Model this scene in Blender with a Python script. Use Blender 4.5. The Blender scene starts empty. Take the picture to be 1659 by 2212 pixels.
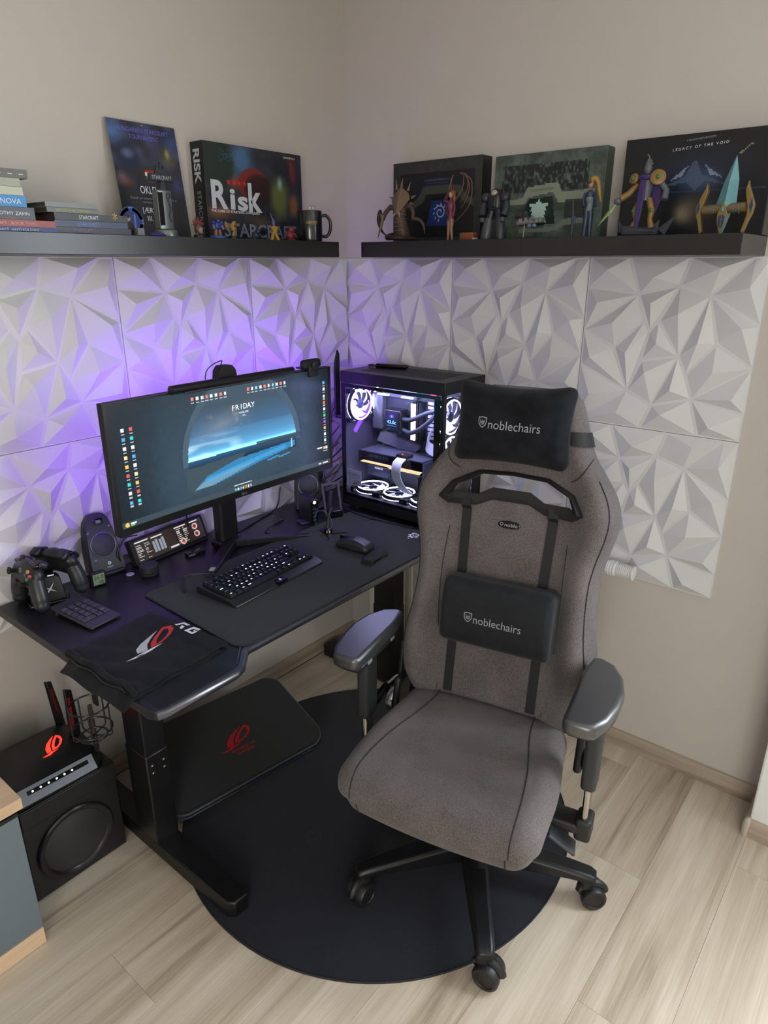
import bpy, math, random
import numpy as np
from mathutils import Vector, Matrix, Euler
from mathutils.geometry import tessellate_polygon
random.seed(7)
PI = math.pi
scene = bpy.context.scene
COL = scene.collection

def lin(c):
    out = []
    for x in c[:3]:
        x = x / 255.0
        out.append(x / 12.92 if x <= 0.04045 else ((x + 0.055) / 1.055) ** 2.4)
    return tuple(out)

# ------------------------------------------------------------------ camera
cam_d = bpy.data.cameras.new('camera')
cam = bpy.data.objects.new('camera', cam_d)
COL.objects.link(cam)
CAM = Vector((-2.1161, -1.9054, 1.6378))
YAW, PITCH = math.radians(39.09), math.radians(-20.05)
fwd = Vector((math.cos(PITCH) * math.cos(YAW), math.cos(PITCH) * math.sin(YAW), math.sin(PITCH)))
cam.location = CAM
cam.rotation_euler = fwd.to_track_quat('-Z', 'Y').to_euler()
cam_d.sensor_fit = 'VERTICAL'
cam_d.sensor_height = 36.0
cam_d.lens = 36.0 * 1469.6 / 2212.0
cam_d.clip_start = 0.02
scene.camera = cam

# ------------------------------------------------------------------ world, daylight, exposure
w = bpy.data.worlds.new('daylight')
scene.world = w
w.use_nodes = True
bg = w.node_tree.nodes['Background']
bg.inputs['Color'].default_value = (0.80, 0.88, 1.0, 1)
bg.inputs['Strength'].default_value = 1.0
scene.view_settings.view_transform = 'Standard'
scene.view_settings.look = 'None'
scene.view_settings.exposure = 0.02
scene.view_settings.gamma = 1.0
scene.view_settings.use_curve_mapping = False
try:
    scene.cycles.max_bounces = 5
    scene.cycles.diffuse_bounces = 3
    scene.cycles.transparent_max_bounces = 12
    scene.cycles.sample_clamp_indirect = 5.0
    scene.cycles.adaptive_threshold = 0.08
    scene.cycles.adaptive_min_samples = 16
    scene.cycles.caustics_reflective = False
    scene.cycles.caustics_refractive = False
except Exception:
    pass

def area(name, loc, target, sx, sy, power, col, spread=PI):
    d = bpy.data.lights.new(name, 'AREA')
    d.shape = 'RECTANGLE'
    d.size, d.size_y = sx, sy
    d.energy = power
    d.color = col
    d.spread = spread
    o = bpy.data.objects.new(name, d)
    COL.objects.link(o)
    o.location = loc
    o.rotation_euler = (Vector(target) - Vector(loc)).to_track_quat('-Z', 'Y').to_euler()
    return o

# daylight through the window beside the pier, plus an added far fill lamp for the right wall
area('window_light_side', (-0.08, -2.68, 1.52), (-1.2, -2.68, 1.30), 1.16, 1.40, 82, (0.84, 0.92, 1.0))
area('fill_light_far', (-4.28, -3.40, 1.50), (-3.0, -3.40, 1.40), 1.6, 1.4, 80, (1.0, 0.975, 0.94))
# violet LED ring on the back of the screen, shining on the wall
VIOLET = (0.25, 0.055, 1.0)
area('screen_back_light', (-0.84, -0.200, 1.13), (-0.84, 0.0, 1.15), 0.62, 0.24, 1.5, VIOLET)
area('screen_back_light_left', (-1.20, -0.175, 1.08), (-1.42, 0.0, 1.02), 0.05, 0.26, 0.27, VIOLET)
area('screen_back_light_top', (-0.80, -0.185, 1.27), (-0.78, 0.0, 1.50), 0.66, 0.04, 0.75, VIOLET)
area('screen_back_light_right', (-0.47, -0.190, 1.12), (-0.22, 0.0, 1.30), 0.05, 0.24, 1.15, VIOLET)
# ------------------------------------------------------------------ materials
_M = {}

def M(name, col, rough=0.5, metal=0.0, var=0.06, scale=30.0, bump=0.0, spec=0.5, coat=0.0, bscale=None, emit=0.0):
    if name in _M:
        return _M[name]
    m = bpy.data.materials.new(name)
    m.use_nodes = True
    nt = m.node_tree
    b = nt.nodes['Principled BSDF']
    c = lin(col)
    tc = nt.nodes.new('ShaderNodeTexCoord')
    nz = nt.nodes.new('ShaderNodeTexNoise')
    nz.inputs['Scale'].default_value = scale
    nz.inputs['Detail'].default_value = 3
    nt.links.new(tc.outputs['Object'], nz.inputs['Vector'])
    mx = nt.nodes.new('ShaderNodeMix')
    mx.data_type = 'RGBA'
    mx.inputs[6].default_value = tuple(max(0, x * (1 - var)) for x in c) + (1,)
    mx.inputs[7].default_value = tuple(min(1, x * (1 + var)) for x in c) + (1,)
    nt.links.new(nz.outputs['Fac'], mx.inputs[0])
    nt.links.new(mx.outputs[2], b.inputs['Base Color'])
    b.inputs['Roughness'].default_value = rough
    b.inputs['Metallic'].default_value = metal
    b.inputs['Specular IOR Level'].default_value = spec
    b.inputs['Coat Weight'].default_value = coat
    b.inputs['Coat Roughness'].default_value = 0.3
    if emit:
        nt.links.new(mx.outputs[2], b.inputs['Emission Color'])
        b.inputs['Emission Strength'].default_value = emit
    if bump:
        bz = nt.nodes.new('ShaderNodeTexNoise')
        bz.inputs['Scale'].default_value = bscale or scale * 4
        bz.inputs['Detail'].default_value = 2
        nt.links.new(tc.outputs['Object'], bz.inputs['Vector'])
        bp = nt.nodes.new('ShaderNodeBump')
        bp.inputs['Strength'].default_value = bump
        bp.inputs['Distance'].default_value = 0.002
        nt.links.new(bz.outputs['Fac'], bp.inputs['Height'])
        nt.links.new(bp.outputs['Normal'], b.inputs['Normal'])
    _M[name] = m
    return m

def EM(name, col, strength, lamp=False):
    if name in _M:
        return _M[name]
    m = bpy.data.materials.new(name)
    m.use_nodes = True
    b = m.node_tree.nodes['Principled BSDF']
    c = lin(col) + (1,)
    b.inputs['Base Color'].default_value = c
    b.inputs['Emission Color'].default_value = c
    b.inputs['Emission Strength'].default_value = strength
    b.inputs['Roughness'].default_value = 0.4
    if not lamp:
        m.cycles.emission_sampling = 'NONE'
    _M[name] = m
    return m

def attr_mat(name, emit=0.0, rough=0.4, spec=0.5, basefac=1.0):
    if name in _M:
        return _M[name]
    m = bpy.data.materials.new(name)
    m.use_nodes = True
    nt = m.node_tree
    b = nt.nodes['Principled BSDF']
    a = nt.nodes.new('ShaderNodeVertexColor')
    a.layer_name = 'Col'
    if emit:
        nt.links.new(a.outputs['Color'], b.inputs['Emission Color'])
        b.inputs['Emission Strength'].default_value = emit
        b.inputs['Base Color'].default_value = (0.01, 0.01, 0.012, 1)
    else:
        nt.links.new(a.outputs['Color'], b.inputs['Base Color'])
    b.inputs['Roughness'].default_value = rough
    b.inputs['Specular IOR Level'].default_value = spec
    _M[name] = m
    return m

def fabric(name, col, scale=420.0, var=0.35, bump=0.5, rough=0.95, stretch=(1, 1, 1), sheen=0.3):
    if name in _M:
        return _M[name]
    m = bpy.data.materials.new(name)
    m.use_nodes = True
    nt = m.node_tree
    b = nt.nodes['Principled BSDF']
    c = lin(col)
    tc = nt.nodes.new('ShaderNodeTexCoord')
    mp = nt.nodes.new('ShaderNodeMapping')
    mp.inputs['Scale'].default_value = stretch
    nt.links.new(tc.outputs['Object'], mp.inputs['Vector'])
    nz = nt.nodes.new('ShaderNodeTexNoise')
    nz.inputs['Scale'].default_value = scale
    nz.inputs['Detail'].default_value = 2
    nt.links.new(mp.outputs['Vector'], nz.inputs['Vector'])
    n2 = nt.nodes.new('ShaderNodeTexNoise')
    n2.inputs['Scale'].default_value = 9
    n2.inputs['Detail'].default_value = 3
    nt.links.new(tc.outputs['Object'], n2.inputs['Vector'])
    ad = nt.nodes.new('ShaderNodeMath')
    ad.operation = 'MULTIPLY_ADD'
    nt.links.new(n2.outputs['Fac'], ad.inputs[0])
    ad.inputs[1].default_value = 0.35
    nt.links.new(nz.outputs['Fac'], ad.inputs[2])
    cr = nt.nodes.new('ShaderNodeValToRGB')
    cr.color_ramp.elements[0].position = 0.42
    cr.color_ramp.elements[1].position = 0.92
    cr.color_ramp.elements[0].color = tuple(x * (1 - var) for x in c) + (1,)
    cr.color_ramp.elements[1].color = tuple(min(1, x * (1 + var)) for x in c) + (1,)
    nt.links.new(ad.outputs[0], cr.inputs[0])
    nt.links.new(cr.outputs[0], b.inputs['Base Color'])
    b.inputs['Roughness'].default_value = rough
    b.inputs['Specular IOR Level'].default_value = 0.2
    b.inputs['Sheen Weight'].default_value = sheen
    b.inputs['Sheen Roughness'].default_value = 0.5
    bp = nt.nodes.new('ShaderNodeBump')
    bp.inputs['Strength'].default_value = bump
    bp.inputs['Distance'].default_value = 0.001
    nt.links.new(nz.outputs['Fac'], bp.inputs['Height'])
    nt.links.new(bp.outputs['Normal'], b.inputs['Normal'])
    _M[name] = m
    return m

def wood(name, dark, mid, light, rough=0.5, sc=(1.6, 22, 22), rnd=True, fine=(6, 240, 240), axis='x'):
    if name in _M:
        return _M[name]
    m = bpy.data.materials.new(name)
    m.use_nodes = True
    nt = m.node_tree
    b = nt.nodes['Principled BSDF']
    tc = nt.nodes.new('ShaderNodeTexCoord')
    oi = nt.nodes.new('ShaderNodeObjectInfo')
    off = nt.nodes.new('ShaderNodeVectorMath')
    off.operation = 'MULTIPLY_ADD'
    cmb = nt.nodes.new('ShaderNodeCombineXYZ')
    for i in range(3):
        nt.links.new(oi.outputs['Random'], cmb.inputs[i])
    nt.links.new(cmb.outputs[0], off.inputs[0])
    off.inputs[1].default_value = (37, 53, 11)
    nt.links.new(tc.outputs['Object'], off.inputs[2])
    def noise(s, det, dist):
        mp = nt.nodes.new('ShaderNodeMapping')
        mp.inputs['Scale'].default_value = s
        nt.links.new(off.outputs[0], mp.inputs['Vector'])
        n = nt.nodes.new('ShaderNodeTexNoise')
        n.inputs['Scale'].default_value = 1
        n.inputs['Detail'].default_value = det
        n.inputs['Distortion'].default_value = dist
        nt.links.new(mp.outputs[0], n.inputs['Vector'])
        return n
    if axis == 'y':
        sc = (sc[1], sc[0], sc[2])
        fine = (fine[1], fine[0], fine[2])
    n1 = noise(sc, 5, 0.6)
    n2 = noise(fine, 2, 0.2)
    ad = nt.nodes.new('ShaderNodeMath')
    ad.operation = 'MULTIPLY_ADD'
    nt.links.new(n2.outputs['Fac'], ad.inputs[0])
    ad.inputs[1].default_value = 0.35
    nt.links.new(n1.outputs['Fac'], ad.inputs[2])
    a2 = nt.nodes.new('ShaderNodeMath')
    a2.operation = 'MULTIPLY_ADD'
    nt.links.new(oi.outputs['Random'], a2.inputs[0])
    a2.inputs[1].default_value = 0.16 if rnd else 0.0
    nt.links.new(ad.outputs[0], a2.inputs[2])
    cr = nt.nodes.new('ShaderNodeValToRGB')
    e = cr.color_ramp.elements
    e[0].position = 0.46
    e[0].color = lin(dark) + (1,)
    e[1].position = 0.95
    e[1].color = lin(light) + (1,)
    k = e.new(0.66)
    k.color = lin(mid) + (1,)
    nt.links.new(a2.outputs[0], cr.inputs[0])
    nt.links.new(cr.outputs[0], b.inputs['Base Color'])
    b.inputs['Roughness'].default_value = rough
    bp = nt.nodes.new('ShaderNodeBump')
    bp.inputs['Strength'].default_value = 0.12
    bp.inputs['Distance'].default_value = 0.001
    nt.links.new(n2.outputs['Fac'], bp.inputs['Height'])
    nt.links.new(bp.outputs['Normal'], b.inputs['Normal'])
    _M[name] = m
    return m

def glass(name, tint, gloss=0.09):
    if name in _M:
        return _M[name]
    m = bpy.data.materials.new(name)
    m.use_nodes = True
    nt = m.node_tree
    nt.nodes.remove(nt.nodes['Principled BSDF'])
    out = nt.nodes['Material Output']
    t = nt.nodes.new('ShaderNodeBsdfTransparent')
    t.inputs['Color'].default_value = tint + (1,)
    g = nt.nodes.new('ShaderNodeBsdfGlossy')
    g.inputs['Roughness'].default_value = 0.03
    lw = nt.nodes.new('ShaderNodeLayerWeight')
    lw.inputs['Blend'].default_value = 0.5
    pw_ = nt.nodes.new('ShaderNodeMath')
    pw_.operation = 'POWER'
    pw_.inputs[1].default_value = 5.0
    nt.links.new(lw.outputs['Facing'], pw_.inputs[0])
    fr = nt.nodes.new('ShaderNodeMath')
    fr.operation = 'MULTIPLY_ADD'
    fr.inputs[1].default_value = 0.9
    fr.inputs[2].default_value = 0.035
    nt.links.new(pw_.outputs[0], fr.inputs[0])
    mx = nt.nodes.new('ShaderNodeMixShader')
    nt.links.new(fr.outputs[0], mx.inputs[0])
    nt.links.new(t.outputs[0], mx.inputs[1])
    nt.links.new(g.outputs[0], mx.inputs[2])
    nt.links.new(mx.outputs[0], out.inputs['Surface'])
    _M[name] = m
    return m

# ------------------------------------------------------------------ mesh building
class MB:
    def __init__(s):
        s.v, s.f, s.m, s.cur = [], [], [], 0
    def add(s, vs, fs, X=None):
        o = len(s.v)
        if X is not None:
            vs = [tuple(X @ Vector(p)) for p in vs]
        s.v += [tuple(p) for p in vs]
        s.f += [tuple(o + i for i in f) for f in fs]
        s.m += [s.cur] * len(fs)
        return s
    def box(s, lo, hi, X=None):
        (a, b, c), (d, e, f) = lo, hi
        vs = [(a, b, c), (d, b, c), (d, e, c), (a, e, c), (a, b, f), (d, b, f), (d, e, f), (a, e, f)]
        return s.add(vs, [(3, 2, 1, 0), (4, 5, 6, 7), (0, 1, 5, 4), (1, 2, 6, 5), (2, 3, 7, 6), (3, 0, 4, 7)], X)
    def cbox(s, c, d, X=None):
        return s.box([c[i] - d[i] / 2 for i in range(3)], [c[i] + d[i] / 2 for i in range(3)], X)
    def loft(s, rings, cap=True, closed=True, X=None):
        n = len(rings[0])
        vs = [p for r in rings for p in r]
        fs = []
        for i in range(len(rings) - 1):
            for j in range(n if closed else n - 1):
                k = (j + 1) % n
                fs.append((i * n + j, i * n + k, (i + 1) * n + k, (i + 1) * n + j))
        if cap:
            fs.append(tuple(reversed(range(n))))
            fs.append(tuple((len(rings) - 1) * n + j for j in range(n)))
        return s.add(vs, fs, X)
    def cyl(s, p0, p1, r0, r1=None, n=16, cap=True):
        r1 = r0 if r1 is None else r1
        p0, p1 = Vector(p0), Vector(p1)
        q = (p1 - p0).to_track_quat('Z', 'Y')
        def ring(p, r):
            return [tuple(p + q @ Vector((r * math.cos(2 * PI * i / n), r * math.sin(2 * PI * i / n), 0))) for i in range(n)]
        return s.loft([ring(p0, r0), ring(p1, r1)], cap)
    def tube(s, pts, r, n=8, closed=False, cap=True, sq=1.0):
        P = [Vector(p) for p in pts]
        m = len(P)
        rr = r if isinstance(r, (list, tuple)) else [r] * m
        rings = []
        up = None
        for i in range(m):
            a = P[i - 1] if (i > 0 or closed) else P[0]
            b = P[(i + 1) % m] if (i < m - 1 or closed) else P[-1]
            t = (b - a)
            t = t.normalized() if t.length > 1e-9 else Vector((0, 0, 1))
            if up is None:
                up = Vector((0, 0, 1)) if abs(t.z) < 0.9 else Vector((1, 0, 0))
            x = up.cross(t)
            if x.length < 1e-6:
                x = Vector((1, 0, 0)).cross(t)
            x.normalize()
            y = t.cross(x).normalized()
            up = y
            rings.append([tuple(P[i] + x * (rr[i] * math.cos(2 * PI * k / n)) + y * (rr[i] * sq * math.sin(2 * PI * k / n))) for k in range(n)])
        if closed:
            rings.append(rings[0])
            return s.loft(rings, False)
        return s.loft(rings, cap)
    def lathe(s, prof, n=32, X=None, cap=True):
        rings = [[(r * math.cos(2 * PI * i / n), r * math.sin(2 * PI * i / n), z) for i in range(n)] for r, z in prof]
        return s.loft(rings, cap, X=X)
    def torus(s, R, r, n=48, k=10, X=None, sq=1.0, a0=0.0, a1=2 * PI):
        full = abs(a1 - a0 - 2 * PI) < 1e-6
        m = n if full else n + 1
        rings = []
        for i in range(m):
            a = a0 + (a1 - a0) * i / n
            rings.append([((R + r * math.cos(2 * PI * j / k)) * math.cos(a), (R + r * math.cos(2 * PI * j / k)) * math.sin(a), r * sq * math.sin(2 * PI * j / k)) for j in range(k)])
        if full:
            rings.append(rings[0])
        return s.loft(rings, not full, X=X)
    def prism(s, poly, z0, z1, X=None):
        n = len(poly)
        a = sum(poly[i][0] * poly[(i + 1) % n][1] - poly[(i + 1) % n][0] * poly[i][1] for i in range(n))
        if a < 0:
            poly = poly[::-1]
        vs = [(x, y, z0) for x, y in poly] + [(x, y, z1) for x, y in poly]
        fs = [tuple(reversed(range(n))), tuple(range(n, 2 * n))] + [(i, (i + 1) % n, n + (i + 1) % n, n + i) for i in range(n)]
        return s.add(vs, fs, X)
    def ell(s, c, r, nu=16, nv=10, X=None):
        c = Vector(c)
        rings = []
        for i in range(nv + 1):
            th = PI * i / nv
            rr = max(math.sin(th), 0.02)
            rings.append([(c.x + r[0] * rr * math.cos(2 * PI * j / nu), c.y + r[1] * rr * math.sin(2 * PI * j / nu), c.z - r[2] * math.cos(th)) for j in range(nu)])
        return s.loft(rings, True, X=X)
    def rbox(s, d, r, n=4, k=4, deform=None, X=None):
        """rounded box of size d, corner radius r, n interior steps, k corner steps"""
        ax = []
        for h in (d[0] / 2, d[1] / 2, d[2] / 2):
            rr = min(r, h * 0.999)
            c = [rr * math.tan(PI / 4 * j / k) for j in range(k, 0, -1)]
            inn = h - rr
            mid = [-inn + 2 * inn * j / n for j in range(n + 1)] if inn > 1e-6 else [0.0]
            ax.append((h, rr, [-inn - x for x in c] + mid + [inn + x for x in reversed(c)]))
        idx, vs, fs = {}, [], []
        def vert(p):
            key = tuple(round(x, 7) for x in p)
            if key not in idx:
                q = []
                o = []
                for i in range(3):
                    inn = ax[i][0] - ax[i][1]
                    qi = max(-inn, min(inn, p[i]))
                    q.append(qi)
                    o.append(p[i] - qi)
                v = Vector(o)
                if v.length > 1e-9:
                    v.normalize()
                pt = tuple(q[i] + v[i] * ax[i][1] for i in range(3))
                if deform:
                    pt = deform(pt)
                idx[key] = len(vs)
                vs.append(pt)
            return idx[key]
        for a in range(3):
            b, c = (a + 1) % 3, (a + 2) % 3
            for sg in (-1, 1):
                L, K = ax[b][2], ax[c][2]
                for i in range(len(L) - 1):
                    for j in range(len(K) - 1):
                        q = []
                        for (x, y) in ((L[i], K[j]), (L[i + 1], K[j]), (L[i + 1], K[j + 1]), (L[i], K[j + 1])):
                            p = [0, 0, 0]
                            p[a], p[b], p[c] = sg * ax[a][0], x, y
                            q.append(vert(p))
                        fs.append(tuple(q) if sg > 0 else tuple(reversed(q)))
        return s.add(vs, fs, X)
    def mesh(s, name, smooth=38):
        me = bpy.data.meshes.new(name)
        me.from_pydata(s.v, [], s.f)
        if any(s.m):
            me.polygons.foreach_set('material_index', s.m)
        if smooth:
            me.polygons.foreach_set('use_smooth', [True] * len(me.polygons))
            me.set_sharp_from_angle(angle=math.radians(smooth))
        me.update()
        return me

def T(x=0, y=0, z=0):
    return Matrix.Translation((x, y, z))

def R(deg, ax):
    return Matrix.Rotation(math.radians(deg), 4, ax)

def link(name, data, parent=None, loc=None, rot=None, mats=()):
    o = bpy.data.objects.new(name, data)
    COL.objects.link(o)
    if data is not None:
        for m in (mats if isinstance(mats, (list, tuple)) else [mats]):
            data.materials.append(m)
    if parent is not None:
        o.parent = parent
    if loc is not None:
        o.location = loc
    if rot is not None:
        o.rotation_euler = rot
    return o

def part(name, mb, mats, parent=None, bevel=0.0, seg=2, smooth=38, label=None, loc=None, rot=None):
    o = link(name, mb.mesh(name, smooth), parent, loc, rot, mats)
    if bevel:
        b = o.modifiers.new('bevel', 'BEVEL')
        b.width = bevel
        b.segments = seg
        b.limit_method = 'ANGLE'
        b.angle_limit = math.radians(40)
    if label:
        o['label'] = label
    return o

def tag(o, label, cat, group=None):
    o['label'] = label
    o['category'] = cat
    if group:
        o['group'] = group
    return o

def thing(name, label, cat, loc=(0, 0, 0), rz=0.0, group=None, rot=None):
    o = bpy.data.objects.new(name, None)
    COL.objects.link(o)
    o.empty_display_size = 0.05
    o.location = loc
    o.rotation_euler = rot if rot else (0, 0, math.radians(rz))
    return tag(o, label, cat, group)

def struct(name, mb, mats, parent=None, bevel=0.0, smooth=0):
    o = part(name, mb, mats, parent, bevel, smooth=smooth)
    if parent is None:
        o['kind'] = 'structure'
    return o

# flat shapes (lettering, emblems) mapped through f(x, y) -> point
def decal(name, polys, f, mat, parent):
    vs, fs = [], []
    for poly in polys:
        o = len(vs)
        tri = tessellate_polygon([[Vector((x, y, 0)) for x, y in poly]])
        n = len(poly)
        a = sum(poly[i][0] * poly[(i + 1) % n][1] - poly[(i + 1) % n][0] * poly[i][1] for i in range(n))
        vs += [tuple(f(x, y)) for x, y in poly]
        for t in tri:
            t = tuple(o + i for i in t)
            fs.append(t)
    me = bpy.data.meshes.new(name)
    me.from_pydata(vs, [], fs)
    return link(name, me, parent, mats=mat)

def text(name, s, h, f, mat, parent, width=None, align='C', dx=0.0, dy=0.0, bold=0.0, shear=0.0, space=1.0):
    cu = bpy.data.curves.new('lettering', 'FONT')
    cu.body = s
    cu.size = 1.0
    cu.resolution_u = 3
    cu.offset = bold
    cu.shear = shear
    cu.space_character = space
    cu.fill_mode = 'FRONT'
    ob = bpy.data.objects.new('lettering', cu)
    COL.objects.link(ob)
    dg = bpy.context.evaluated_depsgraph_get()
    me = bpy.data.meshes.new_from_object(ob.evaluated_get(dg))
    bpy.data.objects.remove(ob)
    bpy.data.curves.remove(cu)
    co = np.zeros(len(me.vertices) * 3)
    me.vertices.foreach_get('co', co)
    co = co.reshape(-1, 3)
    if len(co) == 0:
        return None
    x0, x1 = co[:, 0].min(), co[:, 0].max()
    sy = h / 0.73
    sx = (width / (x1 - x0)) if width else sy
    out = []
    for x, y, z in co:
        X = (x - (x0 + x1) / 2) * sx if align == 'C' else (x - x0) * sx
        out.append(tuple(f(X + dx, (y - 0.365) * sy + dy)))
    me.vertices.foreach_set('co', np.array(out).ravel())
    me.update()
    me.name = name
    return link(name, me, parent, mats=mat)

# small colour canvas -> vertex-coloured print
class CV:
    def __init__(s, w, h, bgc=(0, 0, 0)):
        s.w, s.h = w, h
        s.a = np.zeros((h, w, 3))
        s.a[:] = bgc
        s.Y, s.X = np.mgrid[0:h, 0:w]
        s.X = (s.X + 0.5) / w
        s.Y = 1 - (s.Y + 0.5) / h          # y up, 0..1
    def put(s, mask, col, al=1.0):
        m = np.clip(mask.astype(float) * al, 0, 1)[..., None]
        s.a = s.a * (1 - m) + np.array(col, float) * m
        return s
    def poly(s, pts, col, al=1.0):
        m = np.zeros(s.X.shape, bool)
        n = len(pts)
        for i in range(n):
            (x0, y0), (x1, y1) = pts[i], pts[(i + 1) % n]
            if y0 == y1:
                continue
            c = ((y0 > s.Y) != (y1 > s.Y)) & (s.X < (x1 - x0) * (s.Y - y0) / (y1 - y0) + x0)
            m ^= c
        return s.put(m, col, al)
    def rect(s, x0, y0, x1, y1, col, al=1.0):
        return s.put((s.X >= x0) & (s.X <= x1) & (s.Y >= y0) & (s.Y <= y1), col, al)
    def ell(s, cx, cy, rx, ry, col, al=1.0, soft=0.0):
        d = np.sqrt(((s.X - cx) / rx) ** 2 + ((s.Y - cy) / ry) ** 2)
        m = (d < 1) if soft == 0 else np.clip((1 - d) / soft, 0, 1)
        return s.put(m, col, al)
    def ring(s, cx, cy, rx, ry, wd, col, al=1.0):
        d = np.sqrt(((s.X - cx) / rx) ** 2 + ((s.Y - cy) / ry) ** 2)
        return s.put((d < 1) & (d > 1 - wd), col, al)
    def noise(s, amp, seed=0, cells=(12, 8)):
        r = np.random.RandomState(seed)
        g = r.rand(cells[1] + 2, cells[0] + 2)
        fx, fy = s.X * cells[0], s.Y * cells[1]
        i, j = fx.astype(int), fy.astype(int)
        u, v = fx - i, fy - j
        u, v = u * u * (3 - 2 * u), v * v * (3 - 2 * v)
        return (g[j, i] * (1 - u) * (1 - v) + g[j, i + 1] * u * (1 - v) + g[j + 1, i] * (1 - u) * v + g[j + 1, i + 1] * u * v) * amp
    def mesh(s, name, f):
        """f(x01, y01) -> point"""
        w, h = s.w, s.h
        vs = [tuple(f(i / w, 1 - j / h)) for j in range(h + 1) for i in range(w + 1)]
        fs = [(j * (w + 1) + i, (j + 1) * (w + 1) + i, (j + 1) * (w + 1) + i + 1, j * (w + 1) + i + 1) for j in range(h) for i in range(w)]
        me = bpy.data.meshes.new(name)
        me.from_pydata(vs, [], fs)
        ca = me.color_attributes.new('Col', 'FLOAT_COLOR', 'CORNER')
        c = np.clip(s.a, 0, 255) / 255.0
        c = np.where(c <= 0.04045, c / 12.92, ((c + 0.055) / 1.055) ** 2.4)
        c = np.concatenate([c, np.ones((h, w, 1))], 2).reshape(-1, 1, 4).repeat(4, 1).ravel()
        ca.data.foreach_set('color', c.astype(np.float32))
        return me

def print_part(name, cv, f, mat, parent, label=None):
    o = link(name, cv.mesh(name, f), parent, mats=mat)
    if label:
        o['label'] = label
    return o

_eo = [(0.44, 0.17), (0.52, 0.45), (0.66, 0.70), (0.90, 0.98), (1.0, 0.80), (0.97, 0.56), (0.84, 0.34), (0.64, 0.18)]
_ei = [(0.56, 0.26), (0.63, 0.47), (0.74, 0.66), (0.88, 0.84), (0.91, 0.72), (0.88, 0.56), (0.78, 0.40), (0.66, 0.28)]
ROG_EYE = [[_eo[k], _eo[(k + 1) % 8], _ei[(k + 1) % 8], _ei[k]] for k in range(8)]
ROG_STROKE = [[(0.22, 0.16), (0.27, 0.42), (0.42, 0.68), (0.66, 0.90), (0.82, 1.0), (0.62, 0.74), (0.47, 0.48), (0.40, 0.22), (0.38, 0.15)],
              [(0.0, 0.05), (0.18, 0.06), (0.30, 0.13), (0.62, 0.11), (0.40, 0.04), (0.28, -0.03), (0.12, -0.02)]]
ROG = ROG_EYE + ROG_STROKE

def arc(cx, cy, r, a0, a1, n=10):
    return [(cx + r * math.cos(math.radians(a0 + (a1 - a0) * i / n)), cy + r * math.sin(math.radians(a0 + (a1 - a0) * i / n))) for i in range(n + 1)]

def ringpoly(cx, cy, r, wd, a0=0, a1=360, n=24):
    return arc(cx, cy, r, a0, a1, n) + arc(cx, cy, r - wd, a1, a0, n)

def line2(p, q, wd):
    (x0, y0), (x1, y1) = p, q
    L = math.hypot(x1 - x0, y1 - y0) or 1
    nx, ny = -(y1 - y0) / L * wd / 2, (x1 - x0) / L * wd / 2
    return [(x0 + nx, y0 + ny), (x0 - nx, y0 - ny), (x1 - nx, y1 - ny), (x1 + nx, y1 + ny)]

def spline(pts, n=8):
    P = [Vector(p) for p in pts]
    P = [P[0] * 2 - P[1]] + P + [P[-1] * 2 - P[-2]]
    out = []
    for i in range(1, len(P) - 2):
        for k in range(n):
            t = k / n
            a, b, c, d = P[i - 1], P[i], P[i + 1], P[i + 2]
            out.append(0.5 * ((2 * b) + (c - a) * t + (2 * a - 5 * b + 4 * c - d) * t * t + (3 * b - a - 3 * c + d) * t ** 3))
    out.append(P[-2])
    return out

def smooth01(x):
    x = max(0.0, min(1.0, x))
    return x * x * (3 - 2 * x)

def interp(tab, x):
    if x <= tab[0][0]:
        return tab[0][1]
    for (a, b), (c, d) in zip(tab, tab[1:]):
        if x <= c:
            t = (x - a) / (c - a)
            return b + (d - b) * t
    return tab[-1][1]

blk = M('black_plastic', (28, 28, 30), 0.42)
blk_gloss = M('black_gloss', (14, 14, 16), 0.16)
blk_matte = M('black_matte', (22, 22, 24), 0.7)
blk_metal = M('black_metal', (24, 24, 26), 0.38, 0.2)
chrome = M('chrome', (190, 185, 178), 0.12, 1.0)
white_ink = M('white_ink', (225, 225, 228), 0.6)
grey_ink = M('grey_ink', (150, 152, 155), 0.6)
red_ink = M('red_ink', (170, 26, 34), 0.6)
# ================================================================== THE ROOM
ZT = 1.6566          # top of the relief panels / underside of the shelves
H = 2.62
wall_m = M('wall_paint_beige', (198, 190, 181), 0.92, var=0.025, scale=8, bump=0.10, bscale=380)
white_m = M('white_paint', (232, 232, 230), 0.6, var=0.02)
panel_m = M('white_relief_panel', (213, 212, 212), 0.55, var=0.015, scale=14)
skirt_m = wood('skirting_oak', (142, 126, 109), (168, 151, 133), (188, 172, 153), 0.5, (1.6, 30, 30), False, axis='y')
skirt_x = wood('skirting_oak_along', (142, 126, 109), (168, 151, 133), (188, 172, 153), 0.5, (1.6, 30, 30), False)
floor_m = wood('oak_laminate', (158, 140, 120), (194, 178, 157), (218, 205, 185), 0.40, (1.3, 17, 17))

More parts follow.
